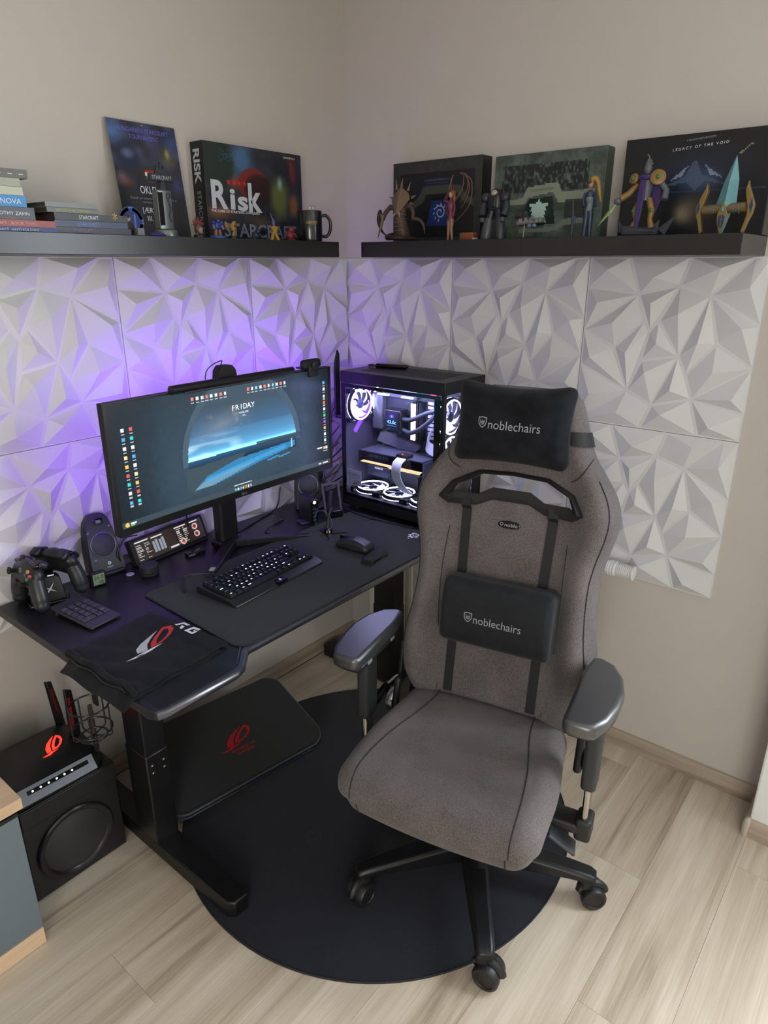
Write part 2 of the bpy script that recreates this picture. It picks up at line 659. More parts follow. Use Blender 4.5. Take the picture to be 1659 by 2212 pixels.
floor = struct('floor', MB().box((-4.6, -4.6, -0.05), (0.2, 0.02, -0.009)), M('subfloor', (120, 100, 80), 0.8))
PWID, PLEN = 0.192, 1.285
_pl = {}
def plank(x0, x1, yc):
    key = round(x1 - x0, 4)
    if key not in _pl:
        me = MB().box((0.0003, -PWID / 2 + 0.0003, -0.009), (x1 - x0 - 0.0003, PWID / 2 - 0.0003, 0.0)).mesh('plank', 0)
        me.materials.append(floor_m)
        _pl[key] = me
    o = bpy.data.objects.new('plank', _pl[key])
    COL.objects.link(o)
    o.parent = floor
    o.location = (x0, yc, 0)
row = 0
y = -0.02
while y > -4.3:
    off = [0.10, 0.53, 0.96, 0.31, 0.74, 1.17][row % 6]
    x1 = -0.002
    x0 = -off
    while x1 > -4.2:
        plank(max(x0, -4.2), x1, y - PWID / 2)
        x1, x0 = x0, x0 - PLEN
    y -= PWID
    row += 1

wall_left = struct('wall_left', MB().box((-4.3, 0.0, -0.01), (0.3, 0.2, H)), wall_m)
wall_right = struct('wall_right', MB().box((0.0, -1.745, -0.01), (0.3, 0.0, H)), wall_m)
# beyond y = -1.745 the wall steps 16 cm into the room: a pier, then a window
struct('wall_pier', MB().box((-0.16, -2.06, -0.01), (0.3, -1.745, H)), white_m, bevel=0.006)
m = MB().box((-0.16, -4.5, -0.01), (0.3, -3.30, H))
m.box((-0.16, -3.30, 2.32), (0.3, -2.06, H)).box((-0.16, -3.30, -0.01), (0.3, -2.06, 0.76))
struct('wall_side', m, white_m)
struct('wall_back', MB().box((-4.3, -4.5, -0.01), (-0.16, -4.35, H)), wall_m)
m = MB().box((-4.5, -2.55, -0.01), (-4.2, 0.2, H)).box((-4.5, -4.5, -0.01), (-4.2, -4.25, H))
m.box((-4.5, -4.25, -0.01), (-4.2, -2.55, 0.78)).box((-4.5, -4.25, 2.22), (-4.2, -2.55, H))
struct('wall_far_left', m, wall_m)
struct('ceiling', MB().box((-4.5, -4.5, H), (0.3, 0.2, H + 0.1)), M('ceiling_white', (235, 234, 230), 0.9, var=0.02))

def window(name, sx, sz, X):
    fr = MB()
    t = 0.06
    fr.box((-sx / 2, -0.03, 0), (-sx / 2 + t, 0.03, sz), X).box((sx / 2 - t, -0.03, 0), (sx / 2, 0.03, sz), X)
    fr.box((-sx / 2 + t, -0.03, 0), (sx / 2 - t, 0.03, t), X).box((-sx / 2 + t, -0.03, sz - t), (sx / 2 - t, 0.03, sz), X)
    fr.box((-t / 2, -0.03, t), (t / 2, 0.03, sz - t), X)
    o = struct(name, fr, white_m)
    for sg in (-1, 1):
        g = MB().box((min(sg * t / 2, sg * (sx / 2 - t)), -0.004, t), (max(sg * t / 2, sg * (sx / 2 - t)), 0.004, sz - t), X)
        part('pane', g, glass('window_glass', (0.97, 0.98, 0.98)), o)
    return o
window('window_1', 1.24, 1.56, T(-0.12, -2.68, 0.76) @ R(90, 'Z'))
window('added_window', 1.7, 1.44, T(-4.23, -3.40, 0.78) @ R(-90, 'Z'))  # unseen window added around the far fill lamp

# skirting boards with a rounded top
def skirt(name, a, b, nrm, mat):
    a, b, n = Vector(a), Vector(b), Vector(nrm)
    prof = [(0, 0), (0.016, 0), (0.016, 0.030), (0.013, 0.048), (0.008, 0.058), (0, 0.061)]
    r = [[tuple(p + n * d + Vector((0, 0, z))) for d, z in prof] for p in (a, b)]
    mb = MB().loft(r, True)
    return struct(name, mb, mat, smooth=30)
skirt('baseboard_right', (0, 0, 0), (0, -1.745, 0), (-1, 0, 0), skirt_m)
skirt('baseboard_left', (-4.2, 0, 0), (0, 0, 0), (0, -1, 0), skirt_x)
skirt('baseboard_return', (0, -1.745, 0), (-0.16, -1.745, 0), (0, 1, 0), skirt_x)
skirt('baseboard_pier', (-0.16, -1.745, 0), (-0.16, -4.35, 0), (-1, 0, 0), skirt_m)
mb = MB().lathe([(0.0165, 0), (0.0165, 0.030), (0.014, 0.048), (0.009, 0.058), (0.001, 0.0615)], 20, T(-0.16, -1.745, 0))
struct('baseboard_corner', mb, M('skirting_cap', (196, 184, 168), 0.5), smooth=40)

# relief wall panels, 50 x 50 cm, one faceted star pattern repeated
N = dict(A0=(0, 0), A1=(.246, 0), A2=(.594, 0), A3=(.922, 0), A4=(1, 0), B0=(0, .174), B1=(.322, .207), B2=(.553, .156),
         B3=(.725, .208), B4=(1, .357), C0=(0, .43), X1=(.373, .36), C2=(.41, .41), C3=(.458, .357), C1=(.205, .523),
         F=(.595, .55), G=(.795, .466), L=(.649, .65), M=(1, .585), K=(.70, .79), T=(1, .842), P=(0, .64), I=(.316, .775),
         BL=(0, 1), Y1=(.384, .585), J=(.475, .85), Q=(.425, 1), R=(.766, 1), BR=(1, 1))
CELLS = [('A0 A1 B1 B0', (.135, .070)), ('B0 B1 C0', (.089, .261)), ('C0 B1 X1 C1', (.195, .377)), ('A1 A2 B2 B1', (.412, .112)),
         ('B1 B2 C2', (.411, .254)), ('A2 A3 B3 B2', (.764, .060)), ('B2 B3 F C3', (.574, .309)), ('A3 A4 B4 B3', (.924, .159)),
         ('B3 B4 M G', (.920, .374)), ('B3 G L F', (.702, .464)), ('G M K L', (.806, .625)), ('M T K', (.927, .764)),
         ('C1 X1 C2 I', (.295, .547)), ('C0 C1 I P', (.073, .589)), ('P I BL', (.094, .819)), ('C3 F Y1 C2', (.472, .483)),
         ('Y1 F J I', (.424, .655)), ('F L K J', (.585, .746)), ('I J Q BL', (.281, .916)), ('J K R Q', (.549, .895)),
         ('K T BR R', (.832, .936))]
PS = 0.4985
mb = MB()
mb.box((0.0008, 0, -PS), (PS, 0.005, -0.0008))
for names, ap in CELLS:
    pts = [N[k] for k in names.split()]
    n = len(pts)
    cx, cy = sum(p[0] for p in pts) / n, sum(p[1] for p in pts) / n
    ring = []
    for px, py in pts:
        d = math.hypot(cx - px, cy - py)
        k = min(0.3, 0.0125 / d)
        ring.append(((px + (cx - px) * k) * PS, 0.005, -(py + (cy - py) * k) * PS))
    low = [(p[0], 0.0045, p[2]) for p in ring]
    apex = (ap[0] * PS, 0.027, -ap[1] * PS)
    mb.add(ring + [apex], [(i, n, (i + 1) % n) for i in range(n)])
pan = mb.mesh('panel', 0)
pan.materials.append(panel_m)
def place_panel(parent, M4):
    o = bpy.data.objects.new('panel', pan)
    COL.objects.link(o)
    o.parent = parent
    o.matrix_local = M4
# panel local: x right, y towards the room, z up, origin top-left as seen from the room
for r_ in range(2):
    for c_ in range(3):
        # right wall: seen from the room, right = -y, towards room = -x
        place_panel(wall_right, Matrix(((0, -1, 0, 0), (-1, 0, 0, -0.5 * c_), (0, 0, 1, ZT - 0.5 * r_), (0, 0, 0, 1))))
        # left wall: right = +x, towards room = -y
        place_panel(wall_left, Matrix(((1, 0, 0, -0.5 * (c_ + 1)), (0, -1, 0, 0), (0, 0, 1, ZT - 0.5 * r_), (0, 0, 0, 1))))

# floating shelves
shelf_m = M('black_brown_shelf', (33, 31, 31), 0.3, var=0.12, scale=60)
SH = 1.7055
def shelf(lo, hi, label):
    o = part('floating_shelf', MB().box(lo, hi), shelf_m, bevel=0.0015)
    return tag(o, label, 'shelf')
shelf((-1.90, -0.260, 1.6575), (-0.327, -0.0005, SH), 'long black floating shelf holding books and board game box')
shelf((-0.260, -1.477, 1.6575), (-0.0005, -0.298, SH), 'black floating shelf holding three large boxes and figurines')

# radiator under the right wall, with its white thermostat valve
rad_m = M('radiator_enamel', (226, 222, 208), 0.35, var=0.02)
t = thing('radiator', 'cream ribbed panel radiator on wall behind the desk leg', 'radiator', (0, 0, 0))
body = MB().box((-0.095, -1.16, 0.12), (-0.045, -0.18, 0.66))
part('body', body, rad_m, t, bevel=0.004)
for i in range(24):
    yy = -0.205 - i * 0.0405
    part('rib', MB().rbox((0.014, 0.024, 0.50), 0.006, 1, 2, X=T(-0.099, yy, 0.39)), rad_m, t)
part('grille', MB().box((-0.10, -1.165, 0.66), (-0.02, -0.175, 0.672)), rad_m, t, bevel=0.002)
for yy in (-0.35, -0.98):
    part('bracket', MB().box((-0.046, yy - 0.02, 0.2), (-0.0005, yy + 0.02, 0.6)), rad_m, t)
t = thing('thermostat_valve', 'white ribbed thermostat valve sticking out behind the chair back', 'valve', (-0.075, -1.16, 0.705))
Xv = R(90, 'X') @ T(0, 0, 0)
prof = [(0.014, 0.0), (0.021, 0.004), (0.022, 0.030), (0.0235, 0.033)]
part('body', MB().lathe(prof + [(0.0225, 0.036)], 24, Xv), white_m, t)
for k in range(3):
    part('ring', MB().lathe([(0.0225, 0.036 + 0.009 * k), (0.0255, 0.038 + 0.009 * k), (0.0255, 0.042 + 0.009 * k), (0.021, 0.045 + 0.009 * k)], 24, Xv), white_m, t)
hd = MB().lathe([(0.019, 0.062), (0.019, 0.112)], 24, Xv)
for k in range(8):
    hd.lathe([(0.0190, 0.066 + 0.0058 * k), (0.0225, 0.067 + 0.0058 * k), (0.0225, 0.0698 + 0.0058 * k), (0.0190, 0.0708 + 0.0058 * k)], 24, Xv)
part('dial', hd, white_m, t)
part('cap', MB().lathe([(0.022, 0.112), (0.0235, 0.114), (0.0235, 0.119), (0.018, 0.1205)], 24, Xv), white_m, t)
part('stem', MB().cyl((0, 0, -0.06), (0, 0, 0.005), 0.008).cyl((0, 0.04, -0.055), (0, 0, -0.055), 0.009), chrome, t)
# ================================================================== OFFICE CHAIR
cloth = fabric('chair_weave', (100, 93, 92), 760, 0.6, 0.9, 0.95, (1, 1, 0.35), 0.12)
cloth_side = fabric('chair_weave_side', (76, 70, 69), 520, 0.42, 0.5, 0.95, (1, 1, 1), 0.25)
velour = fabric('black_velour', (20, 21, 26), 34, 0.6, 0.2, 0.9, (1, 1, 1), 0.08)
chair = thing('gaming_chair', 'grey-brown woven fabric gaming chair with black armrests and star base', 'chair', (-0.825, -1.155, 0), 192)
# ---- seat
def seat_def(p):
    x, y, z = p
    # x forward (-.21..+.21), taper to the rear, crown on top, bolster sides
    k = 1.0 - 0.10 * smooth01((0.05 - x) / 0.25)
    if z > 0:
        z += 0.010 * (1 - (y / 0.25) ** 2) + 0.008 * smooth01((abs(y) - 0.15) / 0.07)
        z -= 0.012 * smooth01((x - 0.10) / 0.14)
        x2 = x
    else:
        k *= 0.95
        x2 = x - 0.015 * smooth01((x - 0.1) / 0.1)
    x2 += 0.018 * (1 - (y / 0.25) ** 2) * smooth01(x / 0.2)
    return (x2 + 0.085, y * k, (z + 0.437) if z > 0 else (z * 1.18 + 0.437))
part('seat', MB().rbox((0.435, 0.505, 0.128), 0.052, 18, 7, seat_def), cloth, chair, smooth=80)
def seat_pt(x, y, e=0.0008):
    p = seat_def((x - 0.085, y, 0.064))
    return (p[0], p[1], p[2] + e)
seam = M('seam_thread', (46, 40, 42), 0.9)
def seat_seam(y_of):
    """walk over the undeformed rounded box (top, front curve, front face) at lateral position y_of(t)"""
    hx, hz, r = 0.2175, 0.064, 0.0526
    path = [(-0.19 + (hx - r + 0.19 + .0006) * i / 22, hz + 0.0006) for i in range(23)]
    path += [(hx - 0.052 + r * math.sin(a), hz - 0.052 + r * math.cos(a)) for a in [PI / 2 * k / 8 for k in range(1, 9)]]
    path += [(hx + 0.0006, 0.012 - 0.024 * k / 4) for k in range(1, 5)]
    path += [(hx - 0.052 + r * math.sin(a), -hz + 0.052 + r * math.cos(a)) for a in [PI / 2 + PI / 2 * k / 8 for k in range(1, 7)]]
    n_ = len(path)
    return [seat_def((x, y_of(i / (n_ - 1)), z)) for i, (x, z) in enumerate(path)]
for sg in (-1, 1):
    part('seam', MB().tube(seat_seam(lambda q: sg * (0.150 + 0.045 * smooth01(q * 1.7))), 0.0016, 6), seam, chair)
st = M('stitch_thread', (120, 116, 118), 0.8)
for off in (0.0, 0.009):
    mb = MB()
    for i in range(34):
        a = i / 33
        an = a * PI / 2
        r0 = 0.055 + off
        yy = 0.192 + (0.052 - off * 0.4) * math.sin(an)
        xx = 0.292 - 0.13 * (1 - math.cos(an)) ** 1.0
        zz = 0.478 - off * 1.0 + 0.008 * a
        mb.ell((xx, yy, zz), (0.0016, 0.0016, 0.0016), 6, 4)
    part('stitching', mb, st, chair)
# ---- backrest
TB = math.radians(10.5)
def BP(v, s, d):
    return (-0.112 - math.sin(TB) * s + math.cos(TB) * d, v, 0.5 + math.cos(TB) * s + math.sin(TB) * d)
WTAB = [(-0.03, .215), (0, .238), (.05, .262), (.1, .270), (.17, .267), (.25, .251), (.33, .243), (.40, .243), (.46, .254), (.51, .268), (.555, .273),
        (.60, .262), (.65, .230), (.70, .190), (.75, .170), (.80, .156), (.835, .142), (.853, .125), (.862, .095)]
def BW(s):
    return sum(interp(WTAB, s + d) for d in (-0.02, -0.01, 0, 0.01, 0.02)) / 5 if s < 0.82 else interp(WTAB, s)
def wing(s):
    return interp([(-0.03, .03), (.05, .068), (.2, .088), (.35, .072), (.5, .076), (.6, .050), (.7, .020), (.86, .006)], s)
def front_d(f, s):
    b = wing(s) * smooth01((abs(f) - 0.55) / 0.32)
    Th = 0.046
    return -Th + (Th + b) * (max(0, 1 - abs(f) ** 7)) ** 0.5 + 0.006 * (1 - abs(f)) * math.sin(max(0, min(1, s / 0.55)) * PI)
rings = []
NF = 28
fr_ = [math.sin(PI / 2 * (-1 + 2 * i / NF)) for i in range(NF + 1)]
ss = [-0.03 + 0.883 * i / 58 for i in range(59)] + [0.858, 0.8615, 0.8625]
for i, s in enumerate(ss):
    wv = BW(s)
    tk = 1.0 if s < 0.845 else max(0.12, 1 - (s - 0.845) / 0.0178)
    if s < 0.0:
        tk = 0.6 + 0.4 * (s + 0.03) / 0.03
    ring = [BP(wv * f, s, -0.046 + (front_d(f, s) + 0.046) * tk) for f in fr_]
    ring += [BP(wv * f, s, -0.046 - (0.052 * (max(0, 1 - abs(f) ** 7)) ** 0.5) * tk) for f in reversed(fr_[1:-1])]
    rings.append(ring)
back = part('backrest', MB().loft(rings, True), cloth, chair, smooth=80)
OPEN = [(-0.160, .562), (-0.148, .598), (-0.088, .632), (0.0, .637), (0.088, .632), (0.148, .602), (0.160, .566), (0.082, .566), (0.045, .590), (-0.045, .590), (-0.082, .566)]
cut = MB()
cut.loft([[BP(v, s - (0.042 if k in (0, 6, 7, 8, 9, 10) else 0.0), -0.2) for k, (v, s) in enumerate(OPEN)], [BP(v, s, 0.03) for v, s in OPEN], [BP(v, s, 0.2) for v, s in OPEN]], True)
cme = cut.mesh('cut', 0)
co_ = bpy.data.objects.new('cut', cme)
COL.objects.link(co_)
co_.parent = chair
import bmesh
for me_ in (back.data, cme):
    b_ = bmesh.new()
    b_.from_mesh(me_)
    bmesh.ops.recalc_face_normals(b_, faces=b_.faces)
    b_.to_mesh(me_)
    b_.free()
bm_ = back.modifiers.new('hole', 'BOOLEAN')
bm_.operation = 'DIFFERENCE'
bm_.object = co_
bm_.solver = 'EXACT'
bpy.context.view_layer.update()
dg = bpy.context.evaluated_depsgraph_get()
nm = bpy.data.meshes.new_from_object(back.evaluated_get(dg))
back.modifiers.clear()
back.data = nm
nm.name = 'backrest'
bpy.data.objects.remove(co_)
# trim of the strap opening
FO = [(-0.190, .560), (-0.160, .604), (-0.092, .640), (0.0, .645), (0.092, .640), (0.160, .606), (0.190, .560), (0.165, .543), (0.090, .546), (0.048, .566), (-0.048, .566), (-0.090, .546), (-0.165, .543)]
FI = [(-0.163, .568), (-0.148, .597), (-0.088, .630), (0.0, .635), (0.088, .630), (0.148, .600), (0.163, .568), (0.152, .577), (0.088, .577), (0.050, .599), (-0.050, .599), (-0.088, .577), (-0.152, .577)]
def trim_d(v):
    return 0.004 + 0.03 * smooth01((abs(v) - 0.12) / 0.08)
n = len(FO)
rg = []
for (o_, i_, dd) in ((FO, FO, -0.03), (FO, FO, 0.0), (None, None, 0.006), (FI, FI, 0.003), (FI, FI, -0.055)):
    if o_ is None:
        rg.append([BP((a[0] + b[0]) / 2, (a[1] + b[1]) / 2, trim_d(a[0]) + 0.008) for a, b in zip(FO, FI)])
    else:
        rg.append([BP(a[0], a[1] - (0.020 if (dd < -0.05 and k_ >= 6) or (dd < -0.05 and k_ == 0) else 0.0), (trim_d(a[0]) + dd) if dd > -0.02 else dd) for k_, a in enumerate(o_)])
part('strap_opening_trim', MB().loft(rg, False), blk_matte, chair, smooth=50)
# seams on the back: a vertical line either side of the centre panel, and the wing line
for sg in (-1, 1):
    pts = [BP(sg * (0.148 + 0.015 * math.sin(s * 5)), s, front_d((0.148 + 0.015 * math.sin(s * 5)) / BW(s), s) + 0.0004) for s in [0.01 + 0.53 * i / 30 for i in range(31)]]
    part('seam', MB().tube(pts, 0.0015, 6), seam, chair)
    pts = [BP(sg * BW(s) * 0.93, s, front_d(0.93, s) + 0.0008) for s in [0.03 + 0.62 * i / 40 for i in range(41)]]
    part('seam', MB().tube(pts, 0.0014, 6), seam, chair)
    pts = []
    for i in range(9):
        s = 0.655 - 0.05 * (i / 8)
        f = 0.62 + 0.36 * (i / 8)
        s2 = 0.64 + 0.06 * (i / 8) ** 1.3
        pts.append(BP(sg * BW(s2) * f, s2, front_d(f, s2) + 0.0006))
    part('seam', MB().tube(pts, 0.0014, 6), seam, chair)
# badge
bd = part('badge', MB().loft([[BP(0.003 + r * 0.031 * math.cos(a), 0.506 + r * 0.0105 * math.sin(a), d + front_d(0, .5)) for a in [2 * PI * i / 28 for i in range(28)]] for r, d in ((1, -0.001), (1, 0.0016), (0.93, 0.0028))], True), blk_gloss, chair)
silver = M('silver_ink', (176, 178, 182), 0.35, 0.3)
text('badge_lettering', 'noble', 0.0095, lambda x, y: BP(0.0085 + x, 0.5065 + y, 0.0033 + front_d(0, .5)), silver, bd, width=0.034)
decal('badge_shield', [ringpoly(0, 0, 0.0045, 0.0014, n=10)], lambda x, y: BP(-0.0165 + x, 0.507 + y, 0.0033 + front_d(0, .5)), silver, bd)
# recline hinge covers and levers
for sg in (-1, 1):
    mb = MB().rbox((0.085, 0.022, 0.12), 0.01, 1, 3, X=T(-0.115, sg * 0.262, 0.455) @ R(-12, 'Y'))
    part('recline_cover', mb, blk, chair)
    part('hinge_cap', MB().lathe([(0.034, -0.012), (0.037, -0.004), (0.036, 0.006), (0.022, 0.012)], 28, T(-0.10, sg * 0.282, 0.44) @ R(90, 'X')), M('hinge_silver', (150, 150, 152), 0.25, 0.8), chair)
    part('back_bracket', MB().rbox((0.03, 0.012, 0.18), 0.005, 1, 2, X=T(-0.140, sg * 0.272, 0.52) @ R(-10.5, 'Y')), blk, chair)
lv = part('recline_lever', MB().tube([(-0.15, -0.262, .50), (-0.125, -0.285, .492), (-0.10, -0.297, .48)], 0.008, 8), chrome, chair)
part('lever_grip', MB().rbox((0.105, 0.026, 0.02), 0.009, 2, 3, X=T(-0.055, -0.307, .462) @ R(14, 'Y') @ R(-6, 'Z')), blk_gloss, lv)
# ---- armrests
PADR = [(-0.125, .262), (-0.128, .285), (-0.110, .318), (-0.06, .345), (0.0, .356), (0.06, .353), (0.12, .340), (0.158, .322), (0.166, .305), (0.166, .258), (0.150, .250), (-0.05, .250)]
for sg in (-1, 1):
    mb = MB()
    mb.prism([(u, sg * v) for u, v in PADR], 0.684, 0.722)
    a = part('armrest_pad', mb, M('armrest_rubber', (34, 36, 40), 0.40, var=0.03, spec=1.0, coat=0.9), chair, bevel=0.011, seg=4)
    mb = MB().prism([(u * 0.86, sg * (v * 0.9 + 0.03)) for u, v in PADR], 0.668, 0.685)
    part('pad_carrier', mb, blk, a, bevel=0.004)
    for k in range(2):
        part('adjust_button', MB().rbox((0.022, 0.008, 0.010), 0.003, 1, 2, X=T(-0.04 + 0.13 * k, sg * 0.256, .677)), M('button_grey', (120, 122, 124), 0.4), a)
    part('armrest_post', MB().rbox((0.062, 0.036, 0.225), 0.011, 1, 3, X=T(0.012, sg * 0.306, .560)), M('post_grey_plastic', (44, 46, 48), 0.42), chair)
    part('post_neck', MB().prism([(-0.05, .655), (0.075, .655), (0.075, .668), (-0.05, .668)], -0.02, 0.02, T(0, sg * 0.306, 0) @ R(90, 'X')), blk, chair, bevel=0.003)
    part('post_tube', MB().rbox((0.042, 0.016, 0.17), 0.006, 1, 3, X=T(0.012, sg * 0.306, .40)), chrome, chair)
    part('post_socket', MB().rbox((0.060, 0.040, 0.065), 0.010, 1, 3, X=T(0.012, sg * 0.306, .325)), blk, chair)
    part('arm_bracket', MB().rbox((0.060, 0.17, 0.030), 0.008, 1, 3, X=T(0.012, sg * 0.215, .325)), blk, chair)
# ---- mechanism
part('seat_pan', MB().rbox((0.36, 0.40, 0.02), 0.008, 1, 2, X=T(0.08, 0, .366)), blk, chair)
part('tilt_mechanism', MB().rbox((0.24, 0.19, 0.07), 0.012, 1, 3, X=T(0.03, 0, .325)), blk_metal, chair)
lv = part('tilt_lever', MB().tube([(0.06, 0.09, .325), (0.055, 0.20, .318), (0.05, 0.245, .305)], 0.005, 8), chrome, chair)
part('lever_paddle', MB().rbox((0.046, 0.085, 0.008), 0.0038, 2, 3, X=T(0.048, 0.262, .292) @ R(-38, 'X') @ R(12, 'Z')), M('paddle_grey', (52, 56, 60), 0.4), lv)
part('gas_lift', MB().cyl((-0.02, 0.01, 0.16), (-0.02, 0.01, 0.30), 0.028, n=24).cyl((-0.02, 0.01, 0.10), (-0.02, 0.01, 0.18), 0.036, n=24), blk, chair)
# ---- star base and casters
part('base_hub', MB().lathe([(0.040, 0.065), (0.052, 0.075), (0.052, 0.135), (0.044, 0.148)], 28, T(-0.02, 0.01, 0)), blk_metal, chair)
CYAW = {0: 35, 1: 60, 2: 20, 3: 80, 4: 140}
for k in range(5):
    an = -46.5 + 72 * k
    X = T(-0.02, 0.01, 0) @ R(an, 'Z')
    rg = []
    for (r, w2, z0, z1) in ((0.03, .034, .072, .135), (0.12, .032, .080, .132), (0.27, .026, .090, .118), (0.322, .024, .089, .112), (0.338, .020, .085, .104)):
        rg.append([(r, -w2, z0), (r, w2, z0), (r, w2, z1 - 0.008), (r, w2 * .7, z1), (r, -w2 * .7, z1), (r, -w2, z1 - 0.008)])
    lg = part('base_leg', MB().loft(rg, True, X=X), blk_metal, chair, bevel=0.003)
    part('leg_socket', MB().cyl((0.318, 0, 0.058), (0.318, 0, 0.10), 0.019, n=16).add([], []), blk, lg).matrix_local = X
    C = X @ T(0.318, 0, 0) @ R(CYAW[k], 'Z')
    c = part('caster', MB().rbox((0.046, 0.022, 0.042), 0.008, 1, 2, X=C @ T(0.012, 0, 0.050)), blk, chair)
    for sg in (-1, 1):
        wh = MB().lathe([(0.012, -0.013), (0.029, -0.012), (0.0335, -0.009), (0.0338, 0.007), (0.0305, 0.0115), (0.024, 0.0128), (0.022, 0.010), (0.005, 0.011)], 32, C @ T(0.014, sg * 0.0180, 0.0338) @ R(-90 * sg, 'X'))
        part('wheel', wh, blk, c)
    part('hood', MB().torus(0.0355, 0.011, 20, 8, C @ T(0.014, 0, 0.0338) @ R(90, 'X'), 1.0, math.radians(15), math.radians(165)), blk, c)

# ---- cushions strapped to the chair
SHIELD = [arc(0, 0, 0, 0, 0, 1)]
def shield(h):
    o = [(-0.42, 0.45), (-0.2, 0.48), (0, 0.52), (0.2, 0.48), (0.42, 0.45), (0.42, 0.05), (0.34, -0.2), (0.18, -0.38), (0, -0.5), (-0.18, -0.38), (-0.34, -0.2), (-0.42, 0.05)]
    i = [(x * 0.82, y * 0.83) for x, y in o]
    polys = []
    n = len(o)
    for k in range(n):
        polys.append([o[k], o[(k + 1) % n], i[(k + 1) % n], i[k]])
    for dx in (-0.2, 0, 0.2):
        polys.append(line2((dx * 0.8, 0.1), (dx * 1.2, 0.24), 0.06))
    polys.append(line2((-0.24, 0.02), (0.24, 0.08), 0.07))
    polys.append(line2((-0.22, -0.10), (0.2, -0.05), 0.07))
    polys.append(line2((-0.1, -0.20), (0.16, -0.14), 0.06))
    return [[(x * h, y * h) for x, y in p] for p in polys]
def cushion(name, label, vc, sc, w_, h_, t_, d0, pull, sag, txtw, mat, tdy=0.0):
    c = tag(bpy.data.objects.new(name, None), label, 'cushion')
    COL.objects.link(c)
    c.matrix_world = chair_M @ Matrix(((math.cos(TB), 0, -math.sin(TB), BP(vc, sc, d0)[0]), (0, 1, 0, vc), (math.sin(TB), 0, math.cos(TB), BP(vc, sc, d0)[2]), (0, 0, 0, 1)))
    def df(p):
        d, v, s = p
        a, b = v / (w_ / 2), s / (h_ / 2)
        e = 1 - pull * (1 - abs(a) ** 2.0) * smooth01((abs(b) - .3) / .7) * 0.45
        g = 1 - pull * (1 - abs(b) ** 2.0) * smooth01((abs(a) - .3) / .7) * 0.25
        th = 0.30 + 0.70 * math.sqrt(max(0, 1 - abs(a) ** 3.2)) * math.sqrt(max(0, 1 - abs(b) ** 3.2)) if pull > 0.02 else 0.45 + 0.55 * math.sqrt(max(0, 1 - abs(b) ** 2.4))
        return (d * th, v * g, s * e - sag * (1 - a * a))
    part('cover', MB().rbox((t_, w_, h_), min(t_ * 0.49, 0.03 if pull > 0.02 else 0.018), 14, 4, df), mat, c, smooth=80)
    f = lambda x, y: df((t_ / 2 + 0.0012, x, y))
    silver2 = M('embroidery', (150, 152, 158), 0.6)
    text('lettering', 'noblechairs', txtw * 0.145, lambda x, y: f(x + txtw * 0.085, y + tdy), silver2, c, width=txtw * 0.83)
    decal('emblem', shield(txtw * 0.175), lambda x, y: f(x - txtw * 0.43, y + tdy + 0.002), silver2, c)
    return c, df
bpy.context.view_layer.update()
chair_M = chair.matrix_world.copy()
hc, hdf = cushion('head_pillow', 'black velour head pillow with silver lettering strapped to chair top', -0.006, 0.768, 0.305, 0.212, 0.085, 0.040, 0.30, 0.004, 0.158, velour, 0.0)
lc, ldf = cushion('lumbar_cushion', 'black lumbar cushion with silver lettering on the lower backrest', 0.016, 0.274, 0.292, 0.178, 0.11, 0.048, 0.0, 0.0, 0.150, fabric('black_velour_smooth', (26, 28, 32), 50, 0.25, 0.15, 0.6, (1, 1, 1), 0.1), -0.006)
# band around the headrest
rg = []
for s_, e_ in ((0.728, 0.0), (0.728, 0.004), (0.762, 0.004), (0.762, 0.0)):
    wv = BW(s_)
    rr = [BP(wv * f + math.copysign(e_, f), s_, front_d(f, s_) + e_) for f in fr_] + [BP(wv * f + math.copysign(e_, f), s_, -0.046 - 0.052 * (max(0, 1 - abs(f) ** 7)) ** .5 - e_) for f in reversed(fr_[1:-1])]
    rg.append(rr)
b_ = part('band', MB().loft(rg + [rg[0]], False), blk_matte, hc)
b_.matrix_parent_inverse = hc.matrix_world.inverted() @ chair_M
for sg in (-1, 1):
    pts = []
    for i in range(22):
        s_ = 0.566 - 0.236 * i / 21
        v_ = sg * (0.116 - 0.006 * i / 21)
        pts.append((v_, s_, (0.016 if s_ > 0.540 else 0.003) + front_d(abs(v_) / BW(s_), s_)))
    rg = [[BP(v - 0.0125, s, d + 0.0), BP(v + 0.0125, s, d + 0.0), BP(v + 0.0125, s, d + 0.002), BP(v - 0.0125, s, d + 0.002)] for v, s, d in pts]
    q = part('strap', MB().loft(rg, True), blk_matte, lc)
    q.matrix_parent_inverse = lc.matrix_world.inverted() @ chair_M
    pts = [(sg * (0.118 - 0.01 * 0), 0.20 - 0.19 * i / 12) for i in range(13)]
    rg = [[BP(v + dv, s, front_d(abs(v) / BW(s), s) + dd) for dv, dd in ((-0.0125, 0.001), (0.0125, 0.001), (0.0125, 0.003), (-0.0125, 0.003))] for v, s in pts]
    q = part('strap', MB().loft(rg, True), blk_matte, lc)
    q.matrix_parent_inverse = lc.matrix_world.inverted() @ chair_M

